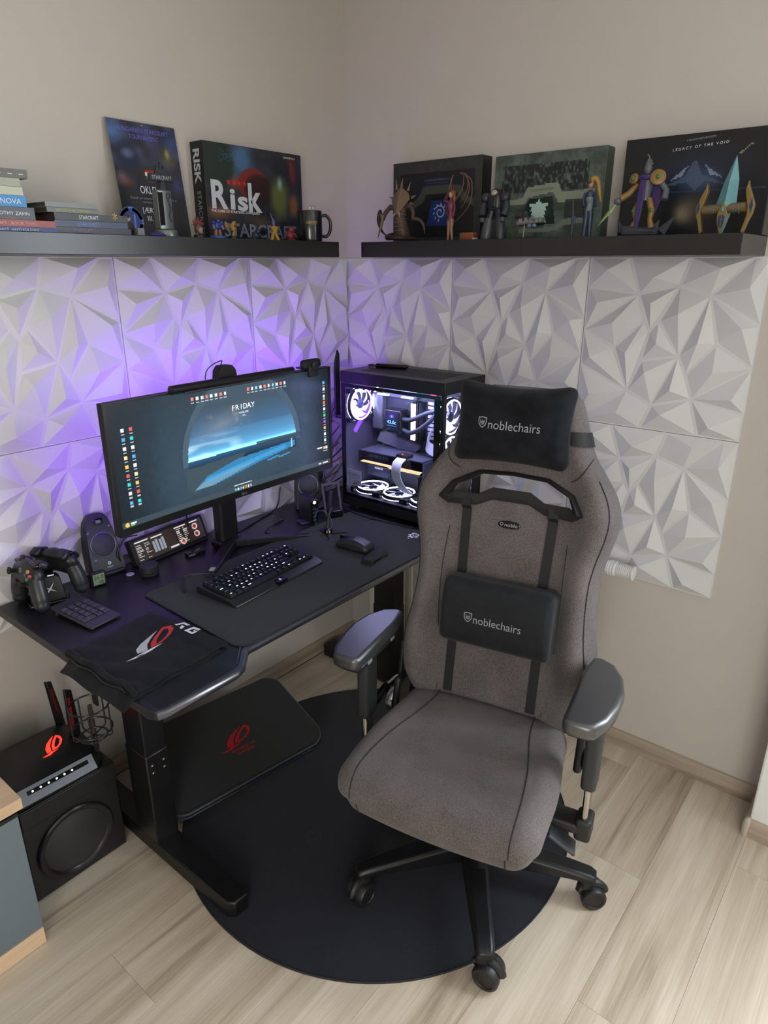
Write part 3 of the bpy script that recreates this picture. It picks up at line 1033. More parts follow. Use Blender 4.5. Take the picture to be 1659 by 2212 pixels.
# ================================================================== FLOOR MAT
matf = fabric('floor_mat_felt', (33, 34, 42), 300, 0.3, 0.4, 0.95, (1, 1, 1), 0.2)
t = thing('floor_mat', 'round black floor mat under the chair and desk leg', 'mat', (-0.765, -0.775, 0.0))
RM = 0.607
part('surface', MB().lathe([(RM, 0.0002), (RM, 0.0028), (RM - 0.002, 0.0036), (0.3, 0.0036), (0.001, 0.0036)], 96), matf, t)
part('hem', MB().torus(RM - 0.002, 0.0024, 120, 8, T(0, 0, 0.0026)), M('mat_hem', (34, 34, 38), 0.8), t)
part('emblem', MB().torus(0.022, 0.0012, 30, 6, T(-0.24, 0.05, 0.0036), 0.5).torus(0.012, 0.0012, 24, 6, T(-0.24, 0.05, 0.0036), 0.5), M('mat_emblem', (46, 46, 54), 0.8), t)
# ================================================================== DESK
DZ = 0.755
desk_top_m = M('desk_carbon_black', (27, 26, 32), 0.34, var=0.12, scale=160, bump=0.12, bscale=700)
desk = thing('gaming_desk', 'black carbon-look desk with stepped front edge and steel legs', 'desk', (0, 0, 0))
XL, XR = -1.500, -0.035
front = [(XL + 0.03, -0.790), (-1.285, -0.790), (-1.262, -0.782), (-1.214, -0.735), (-1.195, -0.728), (-0.34, -0.728), (-0.32, -0.735), (-0.272, -0.782), (-0.25, -0.790), (XR - 0.03, -0.790)]
outl = [(XL, -0.034), (XL, -0.760), (XL + 0.009, -0.781)] + front + [(XR - 0.009, -0.781), (XR, -0.760), (XR, -0.034)]
part('desk_top', MB().prism(outl, DZ - 0.022, DZ), desk_top_m, desk, bevel=0.003)
# rolled front lip
lip = []
fr2 = [(XL + 0.012, -0.783)] + front + [(XR - 0.012, -0.783)]
part('front_edge', MB().tube([(x, y + 0.004, DZ - 0.011) for x, y in fr2], 0.0118, 12), M('desk_edge_satin', (36, 36, 46), 0.24, spec=1.0, coat=1.0), desk)
for i in range(16):
    a = i / 15
    x, y = -1.270 + 0.062 * a, -0.7885 + 0.061 * a
part('grooved_step', (lambda mb: [mb.tube([(-1.262 + 0.048 * i / 9, -0.783 + 0.047 * i / 9 - 0.004, DZ - 0.021), (-1.262 + 0.048 * i / 9, -0.783 + 0.047 * i / 9 + 0.018, DZ + 0.0008), (-1.262 + 0.048 * i / 9 + 0.02, -0.783 + 0.047 * i / 9 + 0.036, DZ + 0.0010)], 0.0016, 6) for i in range(10)] and mb)(MB()), M('desk_edge_satin', (36, 36, 46), 0.24, spec=1.0, coat=1.0), desk)
# carbon pinstripe relief on the two front corner plates
for x0, x1 in ((XL + 0.02, -1.29), (-0.245, XR - 0.02)):
    mb = MB()
    for i in range(26):
        y = -0.70 - 0.0032 * i
        mb.box((x0, y - 0.0008, DZ - 0.0002), (x1, y + 0.0008, DZ + 0.0006))
    part('ribbed_plate', mb, desk_top_m, desk)
part('cable_slot_seam', MB().box((-1.02, -0.29, DZ), (-0.6, -0.288, DZ + 0.0004)), blk_gloss, desk)
leg_m = M('desk_leg_powder', (22, 22, 24), 0.34, var=0.08, scale=90)
for xc in (-1.312, -0.215):
    lg = part('leg', MB().box((xc - 0.034, -0.435, 0.34), (xc + 0.034, -0.336, DZ - 0.045)), leg_m, desk, bevel=0.004)
    part('lower_column', MB().box((xc - 0.036, -0.437, 0.055), (xc + 0.036, -0.333, 0.36)), leg_m, lg, bevel=0.004)
    ft = MB().prism([(-0.035, -0.745), (-0.020, -0.765), (0.020, -0.765), (0.035, -0.745), (0.035, -0.045), (-0.035, -0.045)], 0.006, 0.058, T(xc, 0, 0))
    part('foot', ft, leg_m, lg, bevel=0.004)
    for k, yy in enumerate((-0.70, -0.09)):
        part('levelling_foot', MB().cyl((xc, yy, 0.0005), (xc, yy, 0.008), 0.016, n=16), blk, lg)
    part('top_plate', MB().box((xc - 0.045, -0.70, DZ - 0.048), (xc + 0.045, -0.06, DZ - 0.022)), leg_m, lg, bevel=0.003)
    for dx in (-0.018, 0.018):
        for zz in (0.30, 0.325):
            part('bolt', MB().lathe([(0.0045, 0), (0.0045, 0.002), (0.002, 0.0032)], 12, T(xc + dx, -0.437, zz) @ R(90, 'X')), chrome, lg)
    gus = MB().prism([(-0.44, 0.56), (-0.56, DZ - 0.048), (-0.43, DZ - 0.048), (-0.43, 0.50)], -0.003, 0.003, T(xc - 0.033, 0, 0) @ R(90, 'Z') @ R(90, 'X'))
    part('gusset', gus, leg_m, lg)
part('cross_beam', MB().box((-1.305, -0.41, DZ - 0.085), (-0.23, -0.36, DZ - 0.046)), leg_m, desk, bevel=0.003)
part('cable_tray', MB().box((-1.20, -0.14, DZ - 0.11), (-0.30, -0.05, DZ - 0.10)).box((-1.20, -0.055, DZ - 0.11), (-0.30, -0.045, DZ - 0.022)).box((-1.20, -0.145, DZ - 0.11), (-0.30, -0.135, DZ - 0.075)), leg_m, desk)

# wire cup holder clamped to the left end of the desk
t = thing('cup_holder', 'black wire cup holder basket hanging from the desk end', 'cup holder', (-1.487, -0.468, 0.0))
wire = M('black_wire', (30, 30, 31), 0.3, 0.3)
for nm, rr, zz in (('upper_ring', 0.046, 0.628), ('lower_ring', 0.046, 0.560), ('base_ring', 0.032, 0.540)):
    part(nm, MB().torus(rr, 0.0022, 40, 8, T(0, 0, zz)), wire, t)
for k in range(5):
    a = 2 * PI * k / 5 + 0.4
    c_, s_ = math.cos(a), math.sin(a)
    part('wire', MB().tube([(0.046 * c_, 0.046 * s_, 0.628), (0.046 * c_, 0.046 * s_, 0.545), (0.040 * c_, 0.040 * s_, 0.540), (0, 0, 0.540)], 0.0020, 6), wire, t)
part('clamp', MB().box((0.028, 0.018, 0.60), (0.034, 0.040, 0.700)).box((0.028, 0.018, 0.694), (0.075, 0.040, 0.700)), blk_metal, t, bevel=0.001)

# ================================================================== MOUSE PAD
pad_m = fabric('mousepad_cloth', (30, 32, 38), 600, 0.18, 0.15, 0.85, (1, 1, 1), 0.15)
PZ = DZ + 0.0042
padp = [(-1.205, -0.302), (-1.196, -0.289), (-1.182, -0.284), (-0.335, -0.284), (-0.318, -0.289), (-0.312, -0.302)] + arc(-0.352, -0.69, 0.038, 0, -90, 5) + arc(-1.180, -0.69, 0.038, -90, -180, 5)
t = thing('mouse_pad', 'large black cloth mouse pad with small white emblem', 'mouse pad', (0, 0, 0))
part('surface', MB().prism(padp, DZ + 0.0003, PZ - 0.0004), pad_m, t, bevel=0.001)
part('stitched_edge', MB().tube([(x, y, PZ - 0.0022) for x, y in padp], 0.0022, 6, closed=True), M('pad_edge', (20, 21, 25), 0.8), t)
decal('emblem', [ringpoly(0, 0, 0.019, 0.0055, 20, 340, 20), ringpoly(0.002, 0, 0.0095, 0.003, 0, 359, 16)] + [line2((0.019 * math.cos(a), 0.019 * math.sin(a)), (0.026 * math.cos(a), 0.026 * math.sin(a)), 0.008) for a in [k * PI / 4 + 0.3 for k in range(1, 8)]] + [ringpoly(-0.032, 0.0, 0.003, 0.0028, 0, 359, 10)],
      lambda x, y: (-0.362 + x * 1.15, -0.617 + y * 0.8, PZ + 0.0002), white_ink, t)

# ================================================================== MONITOR
MC = Vector((-0.836, -0.284, 1.131))
mon = thing('ultrawide_monitor', 'curved ultrawide computer monitor showing space wallpaper on the desk', 'monitor', (MC.x, MC.y, DZ), 1.5)
RC, SW, SHH = 9.0, 0.846, 0.358
def scr(x01, y01, d=0.0):
    """point of the curved screen, x01,y01 in 0..1, d towards the viewer"""
    th = (x01 - 0.5) * SW / RC
    return ((RC - d) * math.sin(th), RC - (RC - d) * math.cos(th) if False else -(RC - (RC - 0) * math.cos(th)) + 0 - d, MC.z - DZ + (y01 - 0.5) * SHH)
def strip(x0, x1, y0, y1, d0, d1, nx):
    rg = []
    for i in range(nx + 1):
        x = x0 + (x1 - x0) * i / nx
        rg.append([scr(x, y0, d1), scr(x, y1, d1), scr(x, y1, d0), scr(x, y0, d0)])
    return MB().loft(rg, True)
part('back_shell', strip(0.0, 1.0, 0.0, 1.0, -0.022, -0.001, 28), blk_matte, mon, bevel=0.002)
part('rear_bulge', strip(0.22, 0.78, 0.18, 0.82, -0.065, -0.02, 16), blk_matte, mon, bevel=0.015)
bz = M('monitor_bezel', (16, 16, 19), 0.35)
part('bezel', strip(0.0, 1.0, 0.0, 0.058, -0.001, 0.004, 28), bz, mon)
part('bezel', strip(0.0, 1.0, 0.985, 1.0, -0.001, 0.003, 28), bz, mon)
part('bezel', strip(0.0, 0.012, 0.05, 0.99, -0.001, 0.003, 2), bz, mon)
part('bezel', strip(0.988, 1.0, 0.05, 0.99, -0.001, 0.003, 2), bz, mon)
# wallpaper: an arched ship window over a planet horizon
cv = CV(330, 138, (40, 58, 72))
Xs, Ys = cv.X, cv.Y
g = np.clip(1 - np.sqrt(((Xs - .5) / .75) ** 2 + ((Ys - .4) / .9) ** 2), 0, 1)
cv.a = cv.a * 0.72 + np.stack([g * 22, g * 34, g * 40], -1) + cv.noise(6, 1, (60, 30))[..., None]
cv.a *= (0.55 + 0.45 * np.clip((Xs - 0.0) * 5, 0, 1) * np.clip((1 - Xs) * 7, 0, 1))[..., None]
# window arch (squashed circle)
cxw, cyw, rxw, ryw = 0.545, 0.38, 0.262, 0.64
d = np.sqrt(((Xs - cxw) / rxw) ** 2 + ((Ys - cyw) / ryw) ** 2)
inside = (d < 1) & (Ys > 0.30 - 0.02 * Xs)
hz = 0.405 + 0.03 * (Xs - 0.5)
sky = np.zeros(cv.a.shape)
tt = np.clip((Ys - hz) / 0.55, 0, 1)[..., None]
sky[:] = np.array((96, 170, 214)) * np.clip(1 - tt * 2.6, 0, 1) + np.array((52, 92, 128)) * np.clip(1 - abs(tt - .35) * 2.2, 0, 1) * 0.9 + np.array((58, 76, 90)) * np.clip(tt * 1.6 - .3, 0, 1)
cl = np.clip(cv.noise(1, 5, (26, 16)) + cv.noise(0.6, 8, (60, 30)) - 1.02, 0, 1) * 1.8
cm = (np.clip(1 - abs(Xs - 0.44) * 6, 0, 1) * np.clip(1 - abs(Ys - 0.66 - (Xs - .44) * .5) * 7, 0, 1))
sky += (np.clip(cl + .25, 0, 1) * cm)[..., None] * np.array((190, 110, 60))
sky += (np.clip(cv.noise(1, 15, (14, 40)) - .55, 0, 1) * np.clip(1 - abs(Ys - .5) * 7, 0, 1) * np.clip((.60 - Xs) * 6, 0, 1))[..., None] * np.array((260, 190, 150))
lim = np.exp(-((Ys - hz - 0.008) / 0.022) ** 2)
sky += lim[..., None] * np.array((70, 150, 230))
below = Ys < hz
sky = np.where(below[..., None], np.array((30, 84, 124)) * np.clip(1 - (hz - Ys) * 7, 0.3, 1)[..., None], sky)
cv.a = np.where(inside[..., None], sky, cv.a)
cv.put((d >= 1) & (d < 1.09) & (Ys > 0.36), (84, 104, 118), 0.55)
cv.put((d >= 1.09) & (d < 1.13) & (Ys > 0.36), (40, 62, 78), 0.7)
# sill, ledge and the reflected sky on the floor
cv.poly([(0.27, 0.335), (0.55, 0.365), (0.52, 0.30), (0.40, 0.20), (0.30, 0.10), (0.27, 0.16)], (54, 72, 82))
cv.poly([(0.30, 0.14), (0.36, 0.235), (0.50, 0.315), (0.80, 0.355), (0.80, 0.30), (0.62, 0.235), (0.48, 0.175), (0.38, 0.135)], (44, 122, 172))
cv.poly([(0.30, 0.14), (0.34, 0.19), (0.48, 0.24), (0.62, 0.26), (0.50, 0.20), (0.38, 0.14)], (120, 150, 165), 0.8)
cv.put((Xs > .35) & (Xs < .75) & (abs(Ys - 0.24 - (Xs - .5) * .3) < .02), (70, 160, 215), 0.6)
cv.rect(0.60, 0.375, 0.83, 0.43, (48, 66, 80), 0.9)
cv.rect(0.78, 0.29, 0.786, 0.375, (170, 200, 210))
for q in range(6):
    cv.ell(0.66 + .02 * q, .225 + .006 * (q % 3), .014, .008, (60, 150, 200), .8)
cv.rect(0.0, 0.0, 1.0, 0.058, (58, 72, 80), 0.9)
icons = []
rnd = random.Random(4)
IC = [(230, 230, 235), (240, 190, 90), (90, 160, 220), (220, 90, 80), (240, 240, 240), (60, 200, 200), (250, 220, 150)]
def icon(x, y, c, wd=.0055, hh=.0145):
    cv.rect(x - wd, y - hh, x + wd, y + hh, c, .95)
    cv.rect(x - wd * .5, y - hh * .5, x + wd * .3, y + hh * .7, tuple(min(255, v * 1.25) for v in c), .9)
    cv.rect(x - wd * 1.2, y - hh - .022, x + wd * 1.2, y - hh - .013, (215, 220, 224), .85)
for i in range(9):
    for j in range(2):
        icon(0.045 + 0.030 * j, 0.79 - 0.073 * i, IC[(i * 2 + j * 3) % 7])
for i in range(8):
    icon(0.325 + .0205 * i, 0.925, [(220, 120, 100), (230, 230, 230), (205, 210, 215)][i % 3])
for i in range(10):
    icon(0.575 + .0205 * i, 0.925, [(230, 120, 100), (228, 228, 230), (120, 190, 220), (215, 215, 215)][i % 4])
for i, c in enumerate([(80, 170, 230), (230, 230, 235), (200, 200, 205), (240, 120, 40), (230, 230, 235), (70, 210, 110), (190, 70, 220), (240, 180, 80), (225, 225, 225), (225, 225, 225)]):
    icon(0.972, 0.86 - .066 * i, c)
icon(0.965, 0.19, (250, 180, 90))
icon(0.978, 0.19, (230, 230, 230))
cv.rect(0.925, 0.185, 0.955, 0.20, (225, 225, 225))
cv.rect(0.475, 0.068, 0.565, 0.073, (225, 228, 230))
for i in range(7):
    cv.ell(0.483 + .0125 * i, 0.030, .0042, .013, [(60, 190, 180), (220, 225, 230), (80, 160, 230), (235, 180, 90), (230, 170, 80), (225, 225, 225), (170, 200, 240)][i])
cv.rect(0.93, .025, .945, .035, (220, 220, 220)).rect(.955, .022, .985, .038, (220, 220, 220))
cv.ell(.02, .032, .008, .02, (230, 190, 90)).rect(.032, .03, .055, .045, (230, 230, 230)).rect(.032, .015, .048, .026, (80, 190, 90))
sx0, sx1, sy0, sy1 = 0.012, 0.988, 0.050, 0.986
scr_f = lambda a, b: scr(sx0 + (sx1 - sx0) * a, sy0 + (sy1 - sy0) * b, 0.0012)
part_s = print_part('screen', cv, scr_f, attr_mat('screen_glow', 1.25, 0.22), mon, 'lit wallpaper of planet horizon seen through an arched window')
wt = EM('screen_white', (235, 240, 242), 1.0)
fs = lambda x, y: scr_f(0.545 + x / SW, 0.80 + y / SHH) if False else scr(0.545 + x / SW, 0.775 + y / SHH, 0.0022)
for k, ch in enumerate('FRIDAY'):
    text('screen_lettering', ch, 0.0165, fs, wt, part_s, dx=-0.0385 + 0.0154 * k, dy=0.004)
text('screen_lettering', '14 JUNE, 2024', 0.0052, fs, wt, part_s, dy=-0.014, width=0.038)
text('screen_lettering', '-17:42-', 0.0045, fs, wt, part_s, dy=-0.024, width=0.015)
text('maker_lettering', 'LG', 0.0075, lambda x, y: scr(0.525 + x / SW, 0.026 + y / SHH, 0.0045), grey_ink, mon)
decal('maker_emblem', [ringpoly(0, 0, 0.0045, 0.0014, 0, 359, 14), line2((0, 0), (0.0035, 0), .0012)], lambda x, y: scr(0.511 + x / SW, 0.026 + y / SHH, 0.0045), grey_ink, mon)
# stand
stm = M('stand_satin', (30, 29, 33), 0.32)
cxs = 0.02
part('stand_column', MB().rbox((0.075, 0.045, 0.40), 0.014, 1, 3, X=T(cxs, 0.105, 0.215)), M('stand_black', (18, 18, 21), 0.5), mon)
part('stand_collar', MB().rbox((0.095, 0.065, 0.03), 0.012, 1, 3, X=T(cxs, 0.105, 0.016)), blk_gloss, mon)
part('stand_mount', MB().rbox((0.12, 0.05, 0.12), 0.012, 1, 3, X=T(0.0, 0.08, MC.z - DZ)), blk_matte, mon)
for sg, ex, ey in ((-1, -0.185, -0.052), (1, 0.245, -0.058)):
    d_ = Vector((ex - cxs, ey - 0.085, 0))
    nn = Vector((-d_.y, d_.x, 0)).normalized()
    rg = []
    for a, wdt, h0, h1 in ((0.0, .024, .006, .030), (0.5, .019, .004, .021), (1.0, .011, .0005, .009)):
        c_ = Vector((cxs, 0.085, 0)) + d_ * a
        rg.append([tuple(c_ - nn * wdt + Vector((0, 0, h0))), tuple(c_ + nn * wdt + Vector((0, 0, h0))), tuple(c_ + nn * wdt * .85 + Vector((0, 0, h1))), tuple(c_ - nn * wdt * .85 + Vector((0, 0, h1)))])
    ft = part('stand_foot', MB().loft(rg, True), stm, mon, bevel=0.002)
    if sg < 0:
        fl = lambda x, y: tuple(Vector((cxs, 0.085, 0)) + d_ * (0.86 + x / 0.25) + nn * y + Vector((0, 0, 0.0128 - x * 0.05 + 0.0006)))
        decal('sticker', [[(-0.018, -0.008), (0.008, -0.008), (0.008, 0.008), (-0.018, 0.008)]], fl, M('sticker_green', (150, 165, 130), 0.5), ft)
        decal('sticker', [[(-0.036, -0.005), (-0.023, -0.005), (-0.023, 0.005), (-0.036, 0.005)]], fl, white_ink, ft)

# screen light bar across the top of the monitor
lbz = MC.z - DZ + SHH / 2
lb = thing('screen_light_bar', 'black tubular light bar resting on top of the monitor', 'light bar', (MC.x, MC.y, DZ), 1.5)
pts = [scr(0.235 + 0.545 * i / 12, 1.0, 0.016) for i in range(13)]
part('tube', MB().tube([(p[0], p[1], lbz + 0.008) for p in pts], 0.0125, 14), M('lightbar_black', (17, 17, 20), 0.3), lb)
part('lamp_strip', MB().tube([(p[0], p[1] - 0.006, lbz - 0.0035) for p in pts[1:-1]], 0.004, 6), M('diffuser_dark', (60, 60, 66), 0.5), lb)
pm = scr(0.52, 1.0, 0.0)
part('clip_counterweight', MB().prism([(-0.035, 0.0), (-0.030, 0.030), (-0.018, 0.044), (0.018, 0.044), (0.030, 0.030), (0.035, 0.0)], 0.004, 0.040, T(pm[0] - 0.02, pm[1], lbz + 0.004) @ R(90, 'X') @ R(180, 'Y')), blk_matte, lb, bevel=0.003)
part('clip', MB().box((pm[0] - 0.04, pm[1] - 0.018, lbz + 0.001), (pm[0] + 0.04, pm[1] + 0.03, lbz + 0.012)), blk_matte, lb, bevel=0.002)
part('cord', MB().tube(spline([(pm[0] - 0.03, pm[1] + 0.03, lbz + 0.04), (pm[0] - 0.01, pm[1] + 0.045, lbz + 0.058), (pm[0] - 0.065, pm[1] + 0.05, lbz + 0.03), (pm[0] - 0.07, pm[1] + 0.05, lbz - 0.06)], 6), 0.0016, 6), blk, lb)

# webcam
pw = scr(0.890, 1.0, 0.0)
wc = thing('webcam', 'black webcam with round shutter clipped on the monitor corner', 'webcam', (MC.x, MC.y, DZ), 1.5)
part('body', MB().rbox((0.085, 0.026, 0.032), 0.012, 2, 4, X=T(pw[0], pw[1] - 0.004, lbz + 0.018)), blk_matte, wc)
part('clip', MB().rbox((0.042, 0.014, 0.036), 0.004, 1, 2, X=T(pw[0], pw[1] - 0.013, lbz - 0.004)), blk, wc)
part('shutter', MB().lathe([(0.0165, 0), (0.0165, 0.004), (0.014, 0.006), (0.004, 0.0065)], 28, T(pw[0] + 0.006, pw[1] - 0.018, lbz + 0.013) @ R(90, 'X')), blk, wc)
part('lens', MB().lathe([(0.006, 0), (0.006, 0.002), (0.003, 0.0026)], 18, T(pw[0] + 0.028, pw[1] - 0.0165, lbz + 0.018) @ R(90, 'X')), blk_gloss, wc)
part('clip_arm', MB().box((pw[0] - 0.02, pw[1] - 0.006, lbz + 0.0005), (pw[0] + 0.02, pw[1] + 0.045, lbz + 0.006)), blk, wc)
# ================================================================== PC TOWER
PX, PY0, PY1 = -0.285, -0.672, -0.212          # glass side x, front y, rear y
PZ0, PZ1 = DZ + 0.0005, 1.275
PXR = -0.036
pc = thing('pc_tower', 'black glass-sided PC tower with glowing white fans on the desk', 'computer', (0, 0, 0))
frm = M('case_aluminium', (34, 33, 36), 0.4, 0.35)
part('base', MB().box((PX, PY0, PZ0 + 0.012), (PXR, PY1, PZ0 + 0.048)), frm, pc, bevel=0.003)
for x in (PX + 0.03, PXR - 0.03):
    for y in (PY0 + 0.05, PY1 - 0.05):
        part('foot', MB().cyl((x, y, PZ0 + (0.004 if y < -0.3 else 0.0)), (x, y, PZ0 + 0.013), 0.016, n=18), blk, pc)
top = part('top_panel', MB().box((PX, PY0, PZ1 - 0.042), (PXR, PY1, PZ1)), frm, pc, bevel=0.002)
slot = MB()
for i in range(26):
    for j in range(7):
        x = PX + 0.055 + j * 0.022
        y = PY0 + 0.060 + i * 0.0135
        slot.box((x - 0.007, y - 0.0035, PZ1 - 0.0005), (x + 0.007, y + 0.0035, PZ1 + 0.0004))
part('vent_slots', slot, M('vent_black', (12, 12, 13), 0.8), top)['kind'] = 'stuff'
part('rear_panel', MB().box((PX + 0.002, PY1 - 0.004, PZ0 + 0.048), (PXR, PY1, PZ1 - 0.042)), M('rear_grey', (70, 70, 84), 0.5), pc)
part('side_panel', MB().box((PXR - 0.005, PY0, PZ0 + 0.048), (PXR, PY1 - 0.004, PZ1 - 0.042)), frm, pc)
part('corner_post', MB().box((PX, PY0, PZ0 + 0.048), (PX + 0.014, PY0 + 0.014, PZ1 - 0.042)), frm, pc, bevel=0.002)
part('front_strip', MB().box((PXR - 0.055, PY0, PZ0 + 0.048), (PXR - 0.005, PY0 + 0.012, PZ1 - 0.042)), frm, pc, bevel=0.002)
pglass = glass('smoked_glass', (0.80, 0.82, 0.86))
part('glass_side', MB().box((PX + 0.001, PY0 + 0.016, PZ0 + 0.05), (PX + 0.005, PY1 - 0.006, PZ1 - 0.044)), pglass, pc)
part('glass_front', MB().box((PX + 0.016, PY0 + 0.001, PZ0 + 0.05), (PXR - 0.057, PY0 + 0.005, PZ1 - 0.044)), pglass, pc)
part('glass_border', MB().box((PX - 0.0006, PY0 + 0.016, PZ1 - 0.056), (PX + 0.001, PY1 - 0.004, PZ1 - 0.044)).box((PX - 0.0006, PY0 + 0.016, PZ0 + 0.048), (PX + 0.001, PY1 - 0.004, PZ0 + 0.06)).box((PX - 0.0006, PY0 + 0.016, PZ0 + 0.06), (PX + 0.001, PY0 + 0.040, PZ1 - 0.056)).box((PX - 0.0006, PY1 - 0.022, PZ0 + 0.06), (PX + 0.001, PY1 - 0.004, PZ1 - 0.056)), M('glass_border_black', (10, 10, 14), 0.15), pc)
led = EM('led_white', (226, 228, 255), 9.0, True)
led_soft = EM('led_soft', (200, 198, 255), 2.6)
part('power_light', MB().box((PXR - 0.050, PY0 - 0.0012, PZ1 - 0.072), (PXR - 0.046, PY0, PZ1 - 0.046)), EM('led_port', (220, 225, 255), 4), pc)
part('port_light', MB().box((PXR - 0.026, PY0 - 0.0012, PZ1 - 0.070), (PXR - 0.016, PY0, PZ1 - 0.052)), EM('led_blue', (40, 120, 230), 2.0), pc)
part('tray', MB().box((PXR - 0.065, PY0 + 0.03, PZ0 + 0.05), (PXR - 0.060, PY1 - 0.006, PZ1 - 0.044)), M('tray_grey', (62, 62, 76), 0.5), pc)

def fan(X, light=True, r=0.058):
    f = part('fan', MB().torus(r + 0.003, 0.0045, 40, 8, X, 2.2), blk, pc)
    fr = MB()
    for a in range(4):
        fr.box((r - 0.012, r - 0.012, -0.010), (r + 0.004, r + 0.004, 0.010), X @ R(90 * a, 'Z'))
    part('frame', fr, blk, f)
    part('light_ring', MB().torus(r - 0.001, 0.0026, 40, 8, X @ T(0, 0, 0.011)), led, f)
    part('light_ring', MB().torus(r + 0.0055, 0.0020, 40, 8, X @ T(0, 0, -0.004)), led, f)
    bl = MB()
    for k in range(7):
        a0 = 2 * PI * k / 7
        g = []
        for q in range(6):
            rr = 0.017 + (r - 0.021) * q / 5
            tw = a0 + 0.55 * q / 5
            g.append([(rr * math.cos(tw + e), rr * math.sin(tw + e), h) for e, h in ((-0.32, -0.006), (0.0, -0.001), (0.34, 0.005))])
        n_ = 3
        vs = [p for row_ in g for p in row_]
        bl.add(vs, [(i * n_ + j, i * n_ + j + 1, (i + 1) * n_ + j + 1, (i + 1) * n_ + j) for i in range(5) for j in range(2)], X)
    part('blades', bl, led_soft, f)
    part('hub', MB().lathe([(0.0175, -0.006), (0.0175, 0.006), (0.014, 0.008), (0.003, 0.0085)], 24, X), M('fan_hub', (58, 60, 84), 0.4), f)
    return f
# rear fans blow along y, bottom fans along z, front stack along y
fan(T(-0.205, PY1 - 0.022, 1.145) @ R(90, 'X'))
fan(T(-0.205 + 0.122, PY1 - 0.022, 1.145) @ R(90, 'X'))
for k in range(3):
    fan(T(-0.200, -0.295 - 0.128 * k, PZ0 + 0.068))
for k in range(3):
    fan(T(-0.207, PY0 + 0.030, 1.150 - 0.127 * k) @ R(90, 'X'))
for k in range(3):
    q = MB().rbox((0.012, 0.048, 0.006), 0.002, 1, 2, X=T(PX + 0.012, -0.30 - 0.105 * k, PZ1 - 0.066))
    part('top_reflection', q, EM('reflection_glow', (190, 215, 255), 5.0), pc)  # glowing bars stand in for reflections in the glass top band
# motherboard and its cards
BX = PXR - 0.066
mbd = part('motherboard', MB().box((BX - 0.003, -0.52, 0.88), (BX, -0.235, 1.205)), M('pcb', (52, 52, 66), 0.5), pc)
part('heatsink', MB().rbox((0.03, 0.05, 0.14), 0.005, 1, 2, X=T(BX - 0.018, -0.262, 1.11)), M('heatsink', (120, 120, 132), 0.35, 0.6), mbd)
part('heatsink', MB().rbox((0.02, 0.16, 0.045), 0.005, 1, 2, X=T(BX - 0.014, -0.36, 1.19)), M('heatsink', (120, 120, 132), 0.35, 0.6), mbd)
part('shroud', MB().prism([(-0.25, .99), (-0.42, .965), (-0.45, .985), (-0.45, 1.0), (-0.27, 1.03)], 0, 0.02, T(BX - 0.02, 0, 0) @ Matrix(((0, 0, 1, 0), (1, 0, 0, 0), (0, 1, 0, 0), (0, 0, 0, 1)))), M('shroud_silver', (140, 140, 150), 0.4, 0.3), mbd)
pump = part('pump_block', MB().rbox((0.055, 0.075, 0.085), 0.006, 1, 3, X=T(BX - 0.045, -0.365, 1.090)), M('pump_black', (22, 22, 28), 0.25), pc)
cvp = CV(26, 30, (10, 22, 38))
cvp.rect(.35, .70, .65, .82, (60, 130, 170)).ell(.5, .76, .05, .08, (150, 210, 230)).rect(.12, .22, .88, .30, (60, 140, 190), .7)
pl_ = print_part('pump_screen', cvp, lambda a, b: (BX - 0.0735, -0.335 - 0.060 * a, 1.055 + 0.07 * b), attr_mat('screen_small', 1.2, .2), pump)
text('pump_lettering', '43.0c', 0.013, lambda x, y: (BX - 0.0740, -0.365 - x, 1.088 + y), EM('screen_cyan', (120, 210, 240), 1.6), pump, width=0.042)
for dz, y_end, z_end in ((0.018, -0.560, 1.150), (-0.022, -0.555, 1.185)):
    part('coolant_tube', MB().tube(spline([(BX - 0.055, -0.405, 1.082 + dz), (BX - 0.075, -0.46, 1.088 + dz * 1.2), (BX - 0.085, -0.53, 1.125 + dz), (BX - 0.075, -0.585, 1.17), (BX - 0.07, -0.600, 1.235)], 7), 0.0085, 10), M('sleeved_tube', (44, 46, 56), 0.5), pc)
for k in range(4):
    rm = part('memory_stick', MB().box((BX - 0.040, -0.438 - 0.011 * k, 1.02), (BX - 0.003, -0.433 - 0.011 * k, 1.165)), blk, pc)
    if k < 2:
        part('light_bar', MB().box((BX - 0.045, -0.439 - 0.011 * k, 1.025), (BX - 0.039, -0.432 - 0.011 * k, 1.16)), EM('led_warm', (255, 224, 205), 3.0), rm)
part('status_readout', MB().box((BX - 0.008, -0.515, 1.185), (BX - 0.003, -0.49, 1.197)), EM('led_red', (230, 40, 60), 2.5), mbd)
cn = MB()
for k in range(9):
    cn.box((BX - 0.012, -0.51, 1.03 + 0.016 * k), (BX - 0.003, -0.485, 1.04 + 0.016 * k))
part('connectors', cn, M('connector_white', (190, 190, 205), 0.4), mbd)
wcab = M('white_sleeved_cable', (222, 222, 232), 0.6)
def ribbon(name, pts, nstr, gap, off):
    mb = MB()
    for k in range(nstr):
        o_ = Vector(off) * (k - (nstr - 1) / 2) * gap
        mb.tube(spline([tuple(Vector(p) + o_) for p in pts], 6), gap * 0.52, 6)
    return part(name, mb, wcab, pc)
ribbon('board_cable', [(BX - 0.02, -0.505, 1.055), (BX - 0.055, -0.515, 1.02), (BX - 0.05, -0.56, 1.00), (BX - 0.01, -0.62, 0.995)], 10, 0.0042, (0, 0.2, -1))
